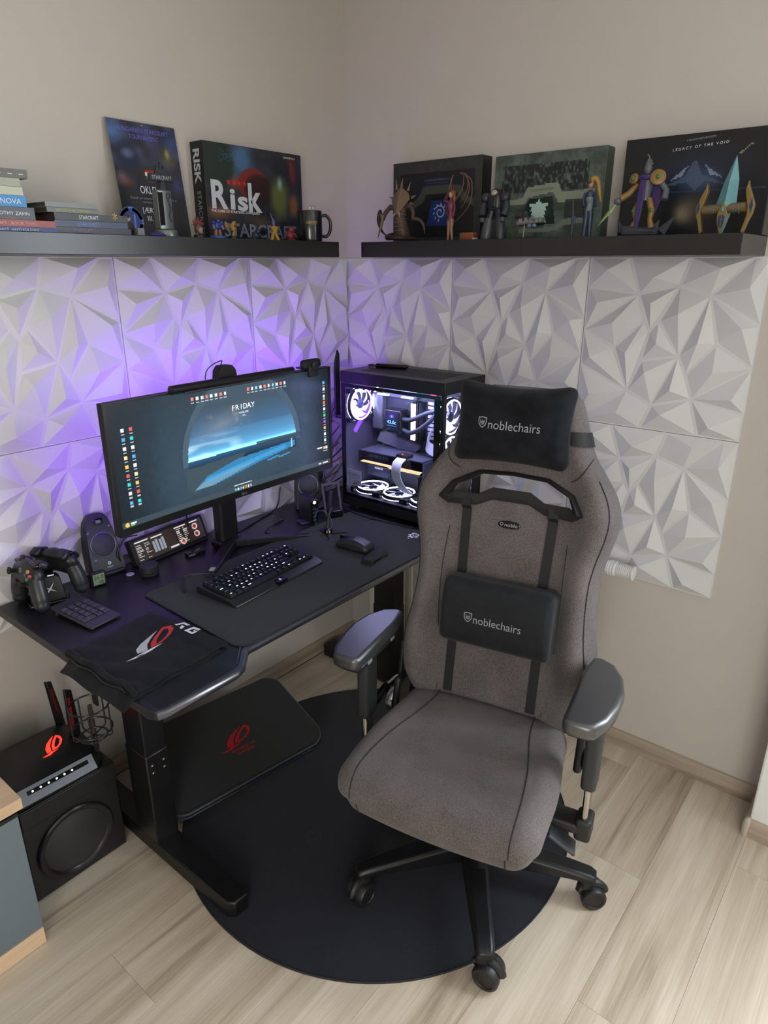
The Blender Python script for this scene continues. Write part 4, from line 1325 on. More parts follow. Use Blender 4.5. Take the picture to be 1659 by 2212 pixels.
# graphics card
gpu = part('graphics_card', MB().rbox((0.115, 0.30, 0.050), 0.008, 1, 2, X=T(BX - 0.065, -0.395, 0.945)), M('gpu_grey', (70, 70, 82), 0.35, 0.4), pc)
part('backplate', MB().box((BX - 0.120, -0.54, 0.971), (BX - 0.012, -0.25, 0.974)), M('gpu_backplate', (120, 122, 140), 0.3, 0.6), gpu)
part('edge_band', MB().box((BX - 0.1245, -0.545, 0.925), (BX - 0.1215, -0.245, 0.971)), blk_gloss, gpu)
part('light_strip', MB().prism([(-0.255, .943), (-0.27, .951), (-0.545, .951), (-0.535, .940), (-0.40, .938), (-0.39, .943)], 0, 0.003, T(BX - 0.128, 0, -0.012) @ Matrix(((0, 0, 1, 0), (1, 0, 0, 0), (0, 1, 0, 0), (0, 0, 0, 1)))), EM('led_gold', (255, 214, 150), 1.5), gpu)
text('gpu_lettering', 'GEFORCE RTX', 0.010, lambda x, y: (BX - 0.1252, -0.345 - x, 0.961 + y), M('gpu_ink', (130, 130, 150), 0.4), gpu, width=0.095)
text('gpu_lettering', 'AORUS', 0.008, lambda x, y: (BX - 0.1252, -0.345 - x, 0.918 + y), EM('led_text', (235, 245, 255), 2.0), gpu, width=0.04)
part('power_plug', MB().box((BX - 0.122, -0.475, 0.962), (BX - 0.085, -0.425, 0.985)), blk, gpu)
part('plug_light', MB().ell((BX - 0.110, -0.445, 0.986), (0.002, 0.003, 0.002), 8, 5), EM('led_red_dot', (255, 60, 60), 6), gpu)
ribbon('gpu_cable', [(BX - 0.118, -0.45, 0.975), (BX - 0.150, -0.45, 0.955), (BX - 0.155, -0.455, 0.905), (BX - 0.135, -0.485, 0.855), (BX - 0.09, -0.50, 0.835)], 9, 0.0046, (0, 1, 0))
sup = part('card_support', MB().box((PX + 0.055, -0.545, PZ0 + 0.082), (PX + 0.068, -0.530, 0.918)), blk, pc)
part('support_base', MB().prism([(-0.03, 0), (0.03, 0), (0.015, 0.02), (-0.015, 0.02)], -0.02, 0.02, T(PX + 0.061, -0.5375, PZ0 + 0.084) @ R(90, 'X') @ R(90, 'Y')), blk, sup)
psu = part('drive_cage', MB().box((BX - 0.06, -0.335, 0.86), (BX - 0.004, -0.235, 0.915)), M('cage_grey', (90, 90, 110), 0.4, .3), pc)
# maker card standing in the case
card = part('maker_card', MB().box((PX + 0.018, -0.292, PZ0 + 0.088), (PX + 0.0188, -0.228, PZ0 + 0.148)), M('card_white', (205, 205, 225), 0.6), pc)
ci = M('card_ink', (60, 60, 80), 0.6)
text('card_lettering', 'LIAN LI', 0.011, lambda x, y: (PX + 0.0174, -0.264 - x, PZ0 + 0.131 + y), ci, card, width=0.04)
decal('card_lines', [line2((-0.02, 0), (0.02, 0), .0015), ringpoly(0.003, -0.018, 0.009, 0.002, 0, 359, 14), line2((-0.015, -0.03), (0.02, -0.012), .0022), ringpoly(-0.027, 0.012, 0.005, 0.0015, 0, 359, 12)], lambda x, y: (PX + 0.0174, -0.262 - x, PZ0 + 0.119 + y), ci, card)
part('interior_light', MB().box((PX + 0.03, PY0 + 0.06, PZ1 - 0.047), (PX + 0.036, PY1 - 0.04, PZ1 - 0.044)), EM('led_strip', (205, 210, 255), 8.0, True), pc)
# wifi antenna at the rear corner
an_ = part('antenna', MB().prism([(-0.013, 1.10), (0.013, 1.10), (0.013, 1.33), (0.004, 1.345), (-0.010, 1.30), (-0.013, 1.27)], -0.004, 0.004, T(-0.274, PY1 + 0.026, 0) @ R(90, 'X')), blk_matte, pc, bevel=0.001)
part('antenna_joint', MB().cyl((-0.274, PY1, 1.105), (-0.274, PY1 + 0.034, 1.105), 0.010, n=16), blk, an_)
# gadget lying on top
t = thing('car_dongle', 'small glossy black gadget with cable lying on the PC tower', 'gadget', (-0.125, -0.325, PZ1), -72)
part('body', MB().rbox((0.125, 0.034, 0.016), 0.008, 2, 3, X=T(0, 0, 0.0085)), blk_gloss, t)
part('cord', MB().tube(spline([(-0.062, 0, 0.008), (-0.085, 0.004, 0.007), (-0.100, 0.02, 0.005), (-0.09, 0.04, 0.004)], 6), 0.003, 8), blk, t)
part('emblem', MB().rbox((0.014, 0.008, 0.001), 0.0004, 1, 1, X=T(0.03, 0, 0.0168)), M('dongle_silver', (190, 192, 200), 0.2, .6), t)

ld = bpy.data.lights.new('case_fill_light', 'AREA')  # added fill lamp that brightens the inside of the case
ld.shape, ld.size, ld.size_y, ld.energy, ld.color = 'RECTANGLE', 0.05, 0.36, 3.0, (0.62, 0.58, 1.0)
lo_ = bpy.data.objects.new('case_fill_light', ld)
COL.objects.link(lo_)
lo_.location = (PX + 0.05, (PY0 + PY1) / 2, PZ1 - 0.075)
lo_.rotation_euler = (0, math.radians(-18), 0)
lo_.parent = pc
# ================================================================== THINGS ON THE DESK
# ---- keyboard
kb = thing('keyboard', 'black tenkeyless keyboard with white backlit keys on the mouse pad', 'keyboard', (-0.918, -0.462, PZ), 4)
case = MB()
KW, KD = 0.366, 0.150
rg = []
for x in (-KW / 2, KW / 2):
    rg.append([(x, -KD / 2 - 0.012, 0.001), (x, -KD / 2 - 0.012, 0.006), (x, -KD / 2 + 0.012, 0.0165), (x, KD / 2 - 0.01, 0.026), (x, KD / 2, 0.022), (x, KD / 2, 0.003)])
case.loft(rg, True)
part('case', case, M('keyboard_case', (27, 28, 32), 0.38), kb, bevel=0.0025)
def ktop(y):
    return 0.0165 + (y + KD / 2 - 0.012) / (KD - 0.022) * 0.0095
keym = M('keycap_black', (19, 19, 22), 0.38)
glow = EM('key_legend', (225, 230, 245), 1.1)
dim = M('key_legend_dim', (120, 124, 134), 0.5)
U = 0.0187
key_cache = {}
def add_key(x, y, wu, lit, parent=kb):
    k = round(wu, 3)
    if k not in key_cache:
        w2 = wu * U / 2 - 0.0006
        d2 = U / 2 - 0.0006
        mb = MB().loft([[(-w2, -d2, 0), (w2, -d2, 0), (w2, d2, 0), (-w2, d2, 0)], [(-w2, -d2, 0.003), (w2, -d2, 0.003), (w2, d2, 0.003), (-w2, d2, 0.003)], [(-w2 + .0024, -d2 + .0022, 0.0092), (w2 - .0024, -d2 + .0022, 0.0092), (w2 - .0024, d2 - .0028, 0.0098), (-w2 + .0024, d2 - .0028, 0.0098)]], True)
        key_cache[k] = mb.mesh('key', 0)
        key_cache[k].materials.append(keym)
    o = bpy.data.objects.new('key', key_cache[k])
    COL.objects.link(o)
    o.parent = parent
    o.location = (x, y, ktop(y) + 0.0005)
    o.rotation_euler = (math.radians(3.6), 0, 0)
    lw = 0.0030 if wu < 1.4 else 0.005
    lk = ('leg', lit, lw)
    if lk not in key_cache:
        me = MB().box((-lw, -0.0016, 0.0099), (lw, 0.0016, 0.0101)).mesh('legend', 0)
        me.materials.append(glow if lit else dim)
        key_cache[lk] = me
    g = bpy.data.objects.new('legend', key_cache[lk])
    COL.objects.link(g)
    g.parent = o
    g.location = (-0.002 if wu < 1.4 else -wu * U / 2 + 0.010, 0.001, 0)
x0 = -KW / 2 + 0.010
y0 = KD / 2 - 0.0235
rnd = random.Random(11)
rows_ = [(0.0, [('g', 0), 1, ('g', 1), 1, 1, 1, 1, ('g', .5), 1, 1, 1, 1, ('g', .5), 1, 1, 1, 1, ('g', .22), 1, 1, 1]),
         (1.22, [1] * 13 + [2, ('g', .22), 1, 1, 1]), (2.22, [1.5] + [1] * 12 + [1.5, ('g', .22), 1, 1, 1]),
         (3.22, [1.75] + [1] * 11 + [2.25]), (4.22, [2.25] + [1] * 10 + [2.75, ('g', 1.22), 1]),
         (5.22, [1.25, 1.25, 1.25, 6.25, 1.25, 1.25, 1.25, 1.25, ('g', .22), 1, 1, 1])]
for ri, (dy, ks) in enumerate(rows_):
    xx = x0
    for k in ks:
        if isinstance(k, tuple):
            xx += k[1] * U
            continue
        add_key(xx + k * U / 2, y0 - dy * U - U / 2 + 0.008, k, rnd.random() < 0.42)
        xx += k * U
em_ = part('maker_tab', MB().prism([(-0.020, -0.012), (0.020, -0.012), (0.014, 0.012), (-0.014, 0.012)], 0.004, 0.0145, T(0, -KD / 2 - 0.0005, 0)), blk_gloss, kb)
decal('maker_emblem', [[(-0.004, 0.004), (0, 0.0), (0.004, 0.004), (0.001, 0.003), (0.003, -0.004), (0, -0.001), (-0.003, -0.004), (-0.001, 0.003)]], lambda x, y: (x, -KD / 2 - 0.001 + y * 1.3, 0.0149), EM('emblem_lit', (230, 235, 240), 1.2), kb)
part('cord', MB().tube(spline([(-0.06, KD / 2, 0.010), (-0.075, KD / 2 + 0.03, 0.010), (-0.10, KD / 2 + 0.065, 0.012), (-0.135, KD / 2 + 0.095, 0.012), (-0.165, KD / 2 + 0.085, 0.006), (-0.20, KD / 2 + 0.03, 0.0)], 8), 0.0022, 8), blk, kb)

# ---- number pad
npd = thing('number_pad', 'slim dark grey number pad at the left of the desk', 'number pad', (-1.368, -0.272, DZ), 8)
npm = M('numpad_grey', (52, 50, 60), 0.42)
part('plate', MB().prism([(-0.046, -0.086), (0.046, -0.086), (0.046, 0.086), (-0.046, 0.086)], 0, 0.006, T(0, 0, 0.010) @ R(4.5, 'X')), npm, npd, bevel=0.002)
for sx in (-1, 1):
    part('riser', MB().cyl((sx * 0.036, 0.07, 0.0003), (sx * 0.036, 0.07, 0.0150), 0.004, n=12), npm, npd)
    part('riser', MB().cyl((sx * 0.036, -0.078, 0.0003), (sx * 0.036, -0.078, 0.005), 0.004, n=12), npm, npd)
XN = T(0, 0, 0.010) @ R(4.5, 'X')
inkn = M('numpad_ink', (170, 170, 186), 0.5)
KP = 0.0205
keys = []
for r_ in range(5):
    for c_ in range(4):
        if c_ == 3 and r_ in (3, 4):
            continue
        if r_ == 4 and c_ == 1:
            continue
        keys.append((c_, r_, 2 if (r_ == 4 and c_ == 0) else 1, 1))
keys.append((3, 3, 1, 2))
leg_ = {(0, 0): 'Num', (1, 0): '/', (2, 0): '*', (3, 0): '-', (0, 1): '7', (1, 1): '8', (2, 1): '9', (3, 1): '+', (0, 2): '4', (1, 2): '5', (2, 2): '6', (3, 2): '=', (0, 3): '1', (1, 3): '2', (2, 3): '3', (3, 3): 'Enter', (0, 4): '0', (2, 4): '.'}
for c_, r_, w_, h_ in keys:
    cx = (c_ - 1.5 + (w_ - 1) / 2) * KP
    cy = 0.050 - (r_ + (h_ - 1) / 2) * KP * 1.02 - 0.008
    k_ = part('key', MB().rbox((KP * w_ - 0.003, KP * h_ - 0.0035, 0.004), 0.0015, 1, 2, X=XN @ T(cx, cy, 0.0078)), M('numpad_key', (58, 56, 68), 0.45), npd)
    s_ = leg_.get((c_, r_), '')
    text('legend', s_, 0.0052, lambda x, y: tuple(XN @ Vector((cx + x, cy + y, 0.0100))), inkn, k_, width=0.011 if len(s_) > 1 else None)

# ---- mouse and what belongs to it
ms = thing('mouse', 'black computer mouse with cord on the mouse pad', 'mouse', (-0.586, -0.540, PZ), 8)
def ms_def(p):
    x, y, z = p
    t_ = (y + 0.062) / 0.124
    hgt = 0.55 + 0.75 * math.sin(PI * min(1, max(0, t_ * 0.85 + 0.08))) ** 0.8
    wd = 1.0 - 0.12 * math.sin(PI * t_) - 0.06 * smooth01((t_ - .8) / .2)
    return (x * wd, y, (z + 0.0155) * hgt + 0.001)
part('shell', MB().rbox((0.064, 0.124, 0.031), 0.0145, 8, 5, ms_def), M('mouse_shell', (33, 32, 36), 0.38), ms, smooth=80)
part('wheel', MB().lathe([(0.004, -0.004), (0.010, -0.0035), (0.010, 0.0035), (0.004, 0.004)], 20, T(0, 0.036, 0.028) @ R(90, 'Y')), blk, ms)
part('button_split', MB().box((-0.0006, 0.018, 0.020), (0.0006, 0.058, 0.0395)), blk_gloss, ms)
part('side_grip', MB().rbox((0.004, 0.06, 0.012), 0.0019, 1, 2, X=T(-0.0295, -0.004, 0.018)), blk_matte, ms)
part('cord', MB().tube(spline([(0.0, 0.060, 0.012), (-0.004, 0.085, 0.014), (-0.030, 0.105, 0.03), (-0.012, 0.15, 0.075), (0.035, 0.175, 0.095), (0.055, 0.185, 0.088), (0.046, 0.19, 0.07)], 8), 0.0019, 8), blk, ms)
t = thing('wrist_rest', 'small curved black wrist cushion behind the mouse', 'wrist rest', (-0.610, -0.640, PZ), 12)
rg = []
for i in range(13):
    a = i / 12
    x = -0.045 + 0.09 * a
    hh = 0.024 * (0.35 + 0.65 * abs(2 * a - 1) ** 0.8) if a > 0.3 else 0.018
    yy = 0.012 * math.sin(PI * a)
    wd = 0.020 + 0.008 * a
    rg.append([(x, yy - wd, 0.0005), (x, yy - wd * 1.02, hh * 0.55), (x, yy - wd * .6, hh), (x, yy + wd * .5, hh * 0.8), (x, yy + wd, hh * 0.35), (x, yy + wd, 0.0005)])
part('cushion', MB().loft(rg, True), blk_matte, t, smooth=60, bevel=0.002)
part('sole', MB().box((-0.043, -0.017, 0.0001), (0.043, 0.022, 0.0014)), blk_gloss, t)
bg_ = thing('mouse_bungee', 'black three-legged mouse cord holder behind the mouse', 'cord holder', (-0.545, -0.380, PZ))
for a, L in ((238, 0.062), (-30, 0.066), (75, 0.052)):
    part('leg', MB().loft([[(0.0, -0.006, 0.002), (0.0, 0.006, 0.002), (0.0, 0.006, 0.010), (0.0, -0.006, 0.010)], [(L, -0.008, 0.0003), (L, 0.008, 0.0003), (L, 0.008, 0.004), (L, -0.008, 0.004)]], True, X=R(a, 'Z')), M('bungee_plastic', (38, 36, 46), 0.4), bg_, bevel=0.001)
part('stem', MB().tube(spline([(0, 0, 0.006), (0.004, 0.004, 0.03), (0.018, 0.012, 0.06), (0.035, 0.014, 0.085)], 6), 0.0055, 10), blk, bg_)
part('weight', MB().rbox((0.024, 0.024, 0.022), 0.005, 1, 3, X=T(0, 0, 0.013)), blk_gloss, bg_)
part('badge', MB().rbox((0.013, 0.0016, 0.009), 0.0006, 1, 1, X=R(-40, 'Z') @ T(0, -0.0135, 0.015)), M('badge_yellow', (205, 190, 120), 0.5), bg_)

# ---- loudspeakers
spk_m = M('speaker_graphite', (44, 44, 50), 0.42)
def speaker(label, loc, rz, knobs):
    s = thing('desk_speaker', label, 'speaker', loc, rz)
    X = T(0, 0, 0.006) @ R(-14, 'X')
    fr = [(-0.053, 0), (0.053, 0), (0.050, 0.06), (0.042, 0.13), (0.034, 0.165), (0.024, 0.180), (0.010, 0.186), (-0.010, 0.186), (-0.024, 0.180), (-0.034, 0.165), (-0.042, 0.13), (-0.050, 0.06)]
    XX = X @ Matrix(((1, 0, 0, 0), (0, 0, -1, 0), (0, 1, 0, 0), (0, 0, 0, 1)))
    mb = MB()
    mb.loft([[(x * .80, y * .80 + .026, -0.085) for x, y in fr], [(x * .97, y * .97 + .005, -0.03) for x, y in fr], [(x, y, -0.004) for x, y in fr], [(x * .95, y * .985 + .002, 0.0) for x, y in fr]], True, X=XX)
    part('housing', mb, spk_m, s, smooth=45)
    part('stand_foot', MB().rbox((0.085, 0.085, 0.012), 0.004, 1, 2, X=T(0, 0.035, 0.0065)), blk, s)
    P = lambda x, y, z=0.0: tuple(XX @ Vector((x, y, z)))
    part('driver_ring', MB().torus(0.0375, 0.0022, 40, 8, XX @ T(0, 0.088, 0.0008)), M('ring_satin', (120, 120, 132), 0.3, .6), s)
    part('driver_grille', MB().lathe([(0.0365, 0.0004), (0.032, 0.003), (0.020, 0.0062), (0.001, 0.0076)], 36, XX @ T(0, 0.088, 0)), M('grille_mesh', (58, 58, 68), 0.5, bump=.5, bscale=900), s)
    for (x, y) in ((-0.036, 0.132), (0.030, 0.140), (0.041, 0.056), (-0.034, 0.044)):
        b_ = part('screw', MB().lathe([(0.0056, 0), (0.0056, 0.0012), (0.0036, 0.0016), (0.0022, 0.0004)], 16, XX @ T(x, y, 0.0002)), M('screw_ring', (92, 92, 104), 0.3, .5), s)
    if knobs:
        for k, rr in enumerate((0.008, 0.0045)):
            part('knob', MB().lathe([(rr, 0), (rr, 0.006), (rr * .8, 0.008), (0.001, 0.008)], 18, XX @ T(0.036, 0.030 + 0.028 * k, 0)), blk, s)
    else:
        part('top_badge', MB().rbox((0.030, 0.018, 0.002), 0.0009, 1, 2, X=XX @ T(0, 0.160, 0.0006)), blk_gloss, s)
        decal('badge_marks', [line2((-0.007, 0.003), (0.007, 0.003), .002), line2((-0.007, -0.003), (0.007, -0.003), .002), line2((-0.005, -.003), (.005, .003), .002), line2((-0.005, .003), (.005, -.003), .002)], lambda x, y: P(x, 0.160 + y, 0.0021), M('badge_silver', (150, 150, 165), .4), s)
        decal('maker_emblem', [ringpoly(0, 0, 0.0052, 0.0024, 40, 320, 14), [(0.001, -0.0005), (0.0065, 0.003), (0.004, -0.004)], ringpoly(0.0015, 0.0005, 0.0018, 0.0017, 0, 359, 8)], lambda x, y: P(x + 0.004, 0.030 + y, 0.0006), white_ink, s)
        text('maker_lettering', 'Logitech', 0.0044, lambda x, y: P(x + 0.005, 0.0195 + y, 0.0006), white_ink, s, width=0.018)
    return s
speaker('graphite desk speaker with round grille standing left of the monitor', (-1.188, -0.088, DZ + 0.0005), -4, False)
speaker('graphite desk speaker with volume knobs half hidden behind the monitor', (-0.400, -0.150, DZ + 0.0005), -32, True)
part_c = None

# ---- room thermometer
t = thing('thermometer', 'small black digital thermometer with green display below the left speaker', 'thermometer', (-1.250, -0.130, DZ), -6)
part('housing', MB().rbox((0.046, 0.016, 0.046), 0.007, 1, 4, X=T(0, 0, 0.0235)), blk_matte, t)
cvt = CV(20, 20, (132, 150, 118))
cvt.a *= (0.92 + 0.08 * cvt.Y)[..., None]
print_part('display', cvt, lambda a, b: (-0.0165 + 0.033 * a, -0.0082, 0.007 + 0.033 * b), attr_mat('lcd_green', 0, .35), t)
lcdink = M('lcd_ink', (34, 42, 34), .6)
text('digits', '26.0', 0.0125, lambda x, y: (x, -0.0086, 0.0305 + y), lcdink, t, width=0.028)
text('digits', '48', 0.0125, lambda x, y: (x + 0.005, -0.0086, 0.0145 + y), lcdink, t, width=0.015)
# ---- puck, disc, small box
t = thing('knob_puck', 'round black puck-shaped dial beside the status display', 'dial', (-1.110, -0.172, DZ))
part('body', MB().lathe([(0.027, 0.0003), (0.0285, 0.002), (0.0285, 0.009), (0.027, 0.0098)], 40), blk_matte, t)
part('cap', MB().lathe([(0.027, 0.010), (0.0285, 0.0112), (0.0285, 0.029), (0.0265, 0.0315), (0.001, 0.0318)], 40), M('puck_cap', (36, 36, 44), 0.5), t)
t = tag(part('coin_disc', MB().lathe([(0.0118, 0), (0.0122, 0.0008), (0.0118, 0.0016), (0.001, 0.0017)], 28), M('disc_pale', (196, 186, 206), 0.5), loc=(-1.150, -0.132, DZ + 0.0002)), 'small pale disc lying beside the round dial', 'disc')
t = thing('card_reader', 'small flat black gadget lying beside the monitor foot', 'gadget', (-0.935, -0.160, DZ), -8)
part('body', MB().rbox((0.062, 0.026, 0.012), 0.003, 1, 2, X=T(0, 0, 0.0063)), blk_gloss, t)
part('label_strip', MB().box((-0.028, -0.0134, 0.004), (-0.006, -0.0128, 0.009)), M('reader_label', (120, 90, 110), .5), t)

# ---- status display bar
t = thing('status_display', 'long black bar display showing system readouts under the monitor', 'display', (-0.965, -0.098, DZ), 6)
Xd = T(0, 0, 0.005) @ R(-22, 'X')
part('housing', MB().rbox((0.292, 0.030, 0.082), 0.005, 1, 3, X=Xd @ T(0, 0.015, 0.044)), blk_matte, t)
part('foot', MB().rbox((0.28, 0.05, 0.008), 0.003, 1, 2, X=T(0, 0.022, 0.0043)), blk, t)
for k in range(7):
    part('top_vent', MB().box((-0.085 + 0.024 * k, 0.008, 0.0845), (-0.070 + 0.024 * k, 0.018, 0.0856), Xd), blk_gloss, t)
cvd = CV(120, 34, (44, 32, 26))
rr_ = random.Random(3)
for k in range(11):
    cvd.rect(.02, .06 + .075 * k, .05 + .06 * rr_.random(), .085 + .075 * k, (215, 215, 215))
    cvd.rect(.13, .06 + .075 * k, .14 + .08 * rr_.random(), .085 + .075 * k, (200, 200, 200))
cvd.rect(.02, .88, .20, .94, (235, 235, 235)).rect(.24, .86, .40, .92, (230, 230, 230))
for k in range(4):
    cvd.rect(.24 + .045 * k, .18, .275 + .045 * k, .70 + .05 * (k % 2), (150, 160, 170))
for k in range(8):
    cvd.rect(.60, .12 + .095 * k, .63 + .05 * rr_.random(), .16 + .095 * k, (220, 220, 220))
    cvd.rect(.70, .12 + .095 * k, .72 + .05 * rr_.random(), .16 + .095 * k, (200, 200, 200))
cvd.rect(.58, .88, .76, .94, (235, 235, 235)).rect(.82, .88, .94, .95, (225, 225, 225)).rect(.46, .06, .58, .14, (220, 220, 220))
for cx, cy in ((.88, .66), (.88, .28), (.66, .16)):
    cvd.ring(cx, cy, .042, .15, .35, (225, 215, 205)).ring(cx, cy, .026, .09, .5, (210, 70, 60))
print_part('screen', cvd, lambda a, b: tuple(Xd @ Vector((-0.136 + 0.272 * a, -0.0006, 0.010 + 0.067 * b))), attr_mat('screen_glow_bar', 0.9, 0.25), t)
part('cord', MB().tube(spline([(-0.146, 0.03, 0.02), (-0.175, 0.035, 0.02), (-0.185, 0.03, 0.06), (-0.15, 0.045, 0.09), (-0.10, 0.05, 0.085)], 8), 0.002, 8), blk, t)

# ---- USB dock, phone stand frame
t = thing('usb_dock', 'upright black docking station with lit emblem in front of speaker', 'dock', (-0.478, -0.220, DZ), -18)
part('body', MB().rbox((0.034, 0.095, 0.088), 0.006, 1, 3, X=T(0, 0, 0.0485)), M('dock_black', (28, 26, 34), 0.4), t)
part('front_plate', MB().rbox((0.030, 0.003, 0.082), 0.0014, 1, 2, X=T(0, -0.048, 0.0485)), blk_gloss, t)
part('foot', MB().rbox((0.075, 0.045, 0.006), 0.0025, 1, 2, X=T(-0.01, -0.012, 0.0033)), M('dock_foot', (62, 56, 80), 0.4), t)
part('emblem', MB().lathe([(0.006, 0), (0.006, 0.0006), (0.001, 0.0007)], 16, T(0, -0.0496, 0.082) @ R(90, 'X')), EM('dock_led', (240, 245, 255), 2.0), t)
for k in range(4):
    part('port', MB().rbox((0.014, 0.002, 0.006), 0.0009, 1, 1, X=T(0, -0.0493, 0.015 + 0.014 * k)), M('port_teal', (40, 70, 84), 0.3), t)
part('cord', MB().tube(spline([(0, -0.050, 0.045), (0.016, -0.085, 0.058), (0.03, -0.11, 0.035), (0.02, -0.135, 0.010), (-0.03, -0.145, 0.003), (-0.075, -0.135, 0.0025)], 8), 0.0022, 8), M('cord_grey', (70, 68, 78), .5), t)
t = thing('phone_stand', 'grey open rectangular frame stand leaning before the PC tower', 'stand', (-0.395, -0.268, DZ), -22)
Xf = T(0, 0, 0.003) @ R(-14, 'X')
fm = M('frame_grey', (66, 62, 74), 0.45)
for lo, hi in (((-0.036, -0.003, 0), (-0.027, 0.003, 0.125)), ((0.027, -0.003, 0), (0.036, 0.003, 0.125))):
    part('upright', MB().box(lo, hi, Xf), fm, t, bevel=0.001)
part('crossbar', MB().box((-0.027, -0.003, 0.115), (0.027, 0.003, 0.125), Xf), fm, t, bevel=0.001)
part('crossbar', MB().box((-0.027, -0.003, 0.0), (0.027, 0.003, 0.010), Xf), fm, t, bevel=0.001)
part('cradle', MB().rbox((0.052, 0.028, 0.030), 0.003, 1, 2, X=T(0, -0.010, 0.0165)), blk_gloss, t)
part('rear_strut', MB().box((-0.006, 0.02, 0.0), (0.006, 0.026, 0.09), T(0, 0.02, 0.0) @ R(12, 'X')), fm, t)

# ---- controller dock with two controllers
cd = thing('controller_dock', 'black charging dock with white emblem between the two controllers', 'dock', (-1.388, -0.112, DZ), -18)
part('base', MB().prism([(-0.050, -0.034), (0.050, -0.034), (0.055, 0.03), (-0.055, 0.03)], 0.0003, 0.010), blk_gloss, cd, bevel=0.003)
rg = []
for z, wx, d0, d1 in ((0.008, .046, -.028, .026), (0.035, .040, -.024, .022), (0.068, .036, -.018, .018), (0.078, .030, -.012, .012)):
    rg.append([(-wx, d0, z), (wx, d0, z), (wx, d1, z), (-wx, d1, z)])
part('body', MB().loft(rg, True), M('dock_body', (24, 24, 26), 0.5), cd, bevel=0.004)
fd = lambda x, y: (x, -0.0262 - 0.0006 + (y) * 0.10 - 0.0, 0.042 + y)
fd = lambda x, y: (x, -0.0246 + (y + 0.007) * 0.16, 0.042 + y)
text('maker_lettering', 'H', 0.016, fd, white_ink, cd, dx=-0.018, dy=0.003)
decal('maker_emblem', [[(-0.020, -0.018), (-0.006, -0.014), (0.010, 0.004), (0.018, 0.020), (0.007, 0.006), (-0.008, -0.011)], [(-0.010, 0.010), (0.006, 0.004), (0.022, -0.008), (0.006, 0.0)]], fd, white_ink, cd)
part('charge_light', MB().box((-0.022, -0.0105, 0.078), (-0.006, -0.0085, 0.0795)), EM('led_dock', (210, 225, 240), 1.2), cd)
part('charge_light', MB().box((0.006, -0.0105, 0.078), (0.022, -0.0085, 0.0795)), EM('led_dock', (210, 225, 240), 1.2), cd)
padm = M('controller_black', (27, 27, 29), 0.4, var=.04)
grip_m = M('controller_grip', (38, 40, 43), 0.36)
def controller(label, Mx):
    """local: x = width, y = up (towards the triggers), z = face"""
    c = tag(bpy.data.objects.new('game_controller', None), label, 'game controller', None)
    COL.objects.link(c)
    c.matrix_world = Mx
    def bd(p):
        x, y, z = p
        a = abs(x) / 0.075
        y2 = y + 0.012 * (1 - a) - 0.008 * a * a
        zz = z * (1.0 - 0.25 * a * a)
        return (x, y2 + 0.012, zz)
    part('body', MB().rbox((0.138, 0.070, 0.042), 0.020, 8, 5, bd), padm, c, smooth=80)
    for sg in (-1, 1):
        pts = [(sg * 0.048, 0.010, 0.0), (sg * 0.056, -0.015, -0.004), (sg * 0.062, -0.042, -0.010), (sg * 0.064, -0.062, -0.014), (sg * 0.062, -0.073, -0.016)]
        part('grip', MB().tube(spline(pts, 5), [0.021] * 6 + [0.0215] * 5 + [0.020] * 4 + [0.018, 0.016, 0.012, 0.010, 0.008, 0.002], 16), grip_m, c, smooth=80)
        part('trigger', MB().rbox((0.030, 0.022, 0.030), 0.009, 1, 3, X=T(sg * 0.047, 0.050, -0.012) @ R(-18, 'X')), padm, c)
        part('bumper', MB().rbox((0.040, 0.012, 0.012), 0.005, 1, 3, X=T(sg * 0.043, 0.050, 0.006) @ R(sg * -8, 'Z')), blk_gloss, c)
    for (x, y) in ((-0.042, 0.022), (0.022, -0.006)):
        k = part('thumbstick', MB().cyl((x, y, 0.016), (x, y, 0.029), 0.006, n=14).lathe([(0.0075, 0.027), (0.0100, 0.029), (0.0100, 0.033), (0.0075, 0.0335), (0.002, 0.0315)], 20, T(x, y, 0)), blk_matte, c)
    part('direction_pad', MB().box((-0.032, -0.0095, 0.015), (-0.012, -0.0035, 0.0235)).box((-0.025, -0.0165, 0.015), (-0.019, 0.0035, 0.0235)), blk, c, bevel=0.001)
    for (x, y, cl_) in ((0.042, 0.012, (40, 130, 70)), (0.052, 0.022, (180, 60, 60)), (0.032, 0.022, (50, 80, 150)), (0.042, 0.032, (190, 140, 50))):
        part('face_button', MB().lathe([(0.0055, 0.014), (0.0055, 0.0225), (0.004, 0.0238), (0.001, 0.024)], 16, T(x, y, 0)), M('button_%d' % cl_[0], cl_, 0.35), c)
    part('home_button', MB().lathe([(0.0075, 0.016), (0.0075, 0.0215), (0.001, 0.022)], 20, T(0, 0.030, 0)), M('home_silver', (120, 122, 128), .3, .5), c)
    return c
def pose(loc, z, y):
    z = Vector(z).normalized()
    y = Vector(y)
    y = (y - z * y.dot(z)).normalized()
    x = y.cross(z)
    return Matrix(((x.x, y.x, z.x, loc[0]), (x.y, y.y, z.y, loc[1]), (x.z, y.z, z.z, loc[2]), (0, 0, 0, 1)))
controller('black game controller facing outward on left side of the charging dock', pose((-1.436, -0.118, DZ + 0.082), (-0.95, 0.02, 0.28), (0.12, 0.10, 1)))
controller('black game controller on right side of charging dock, next to the speaker', pose((-1.338, -0.098, DZ + 0.086), (0.90, 0.34, 0.25), (-0.14, -0.02, 1)))

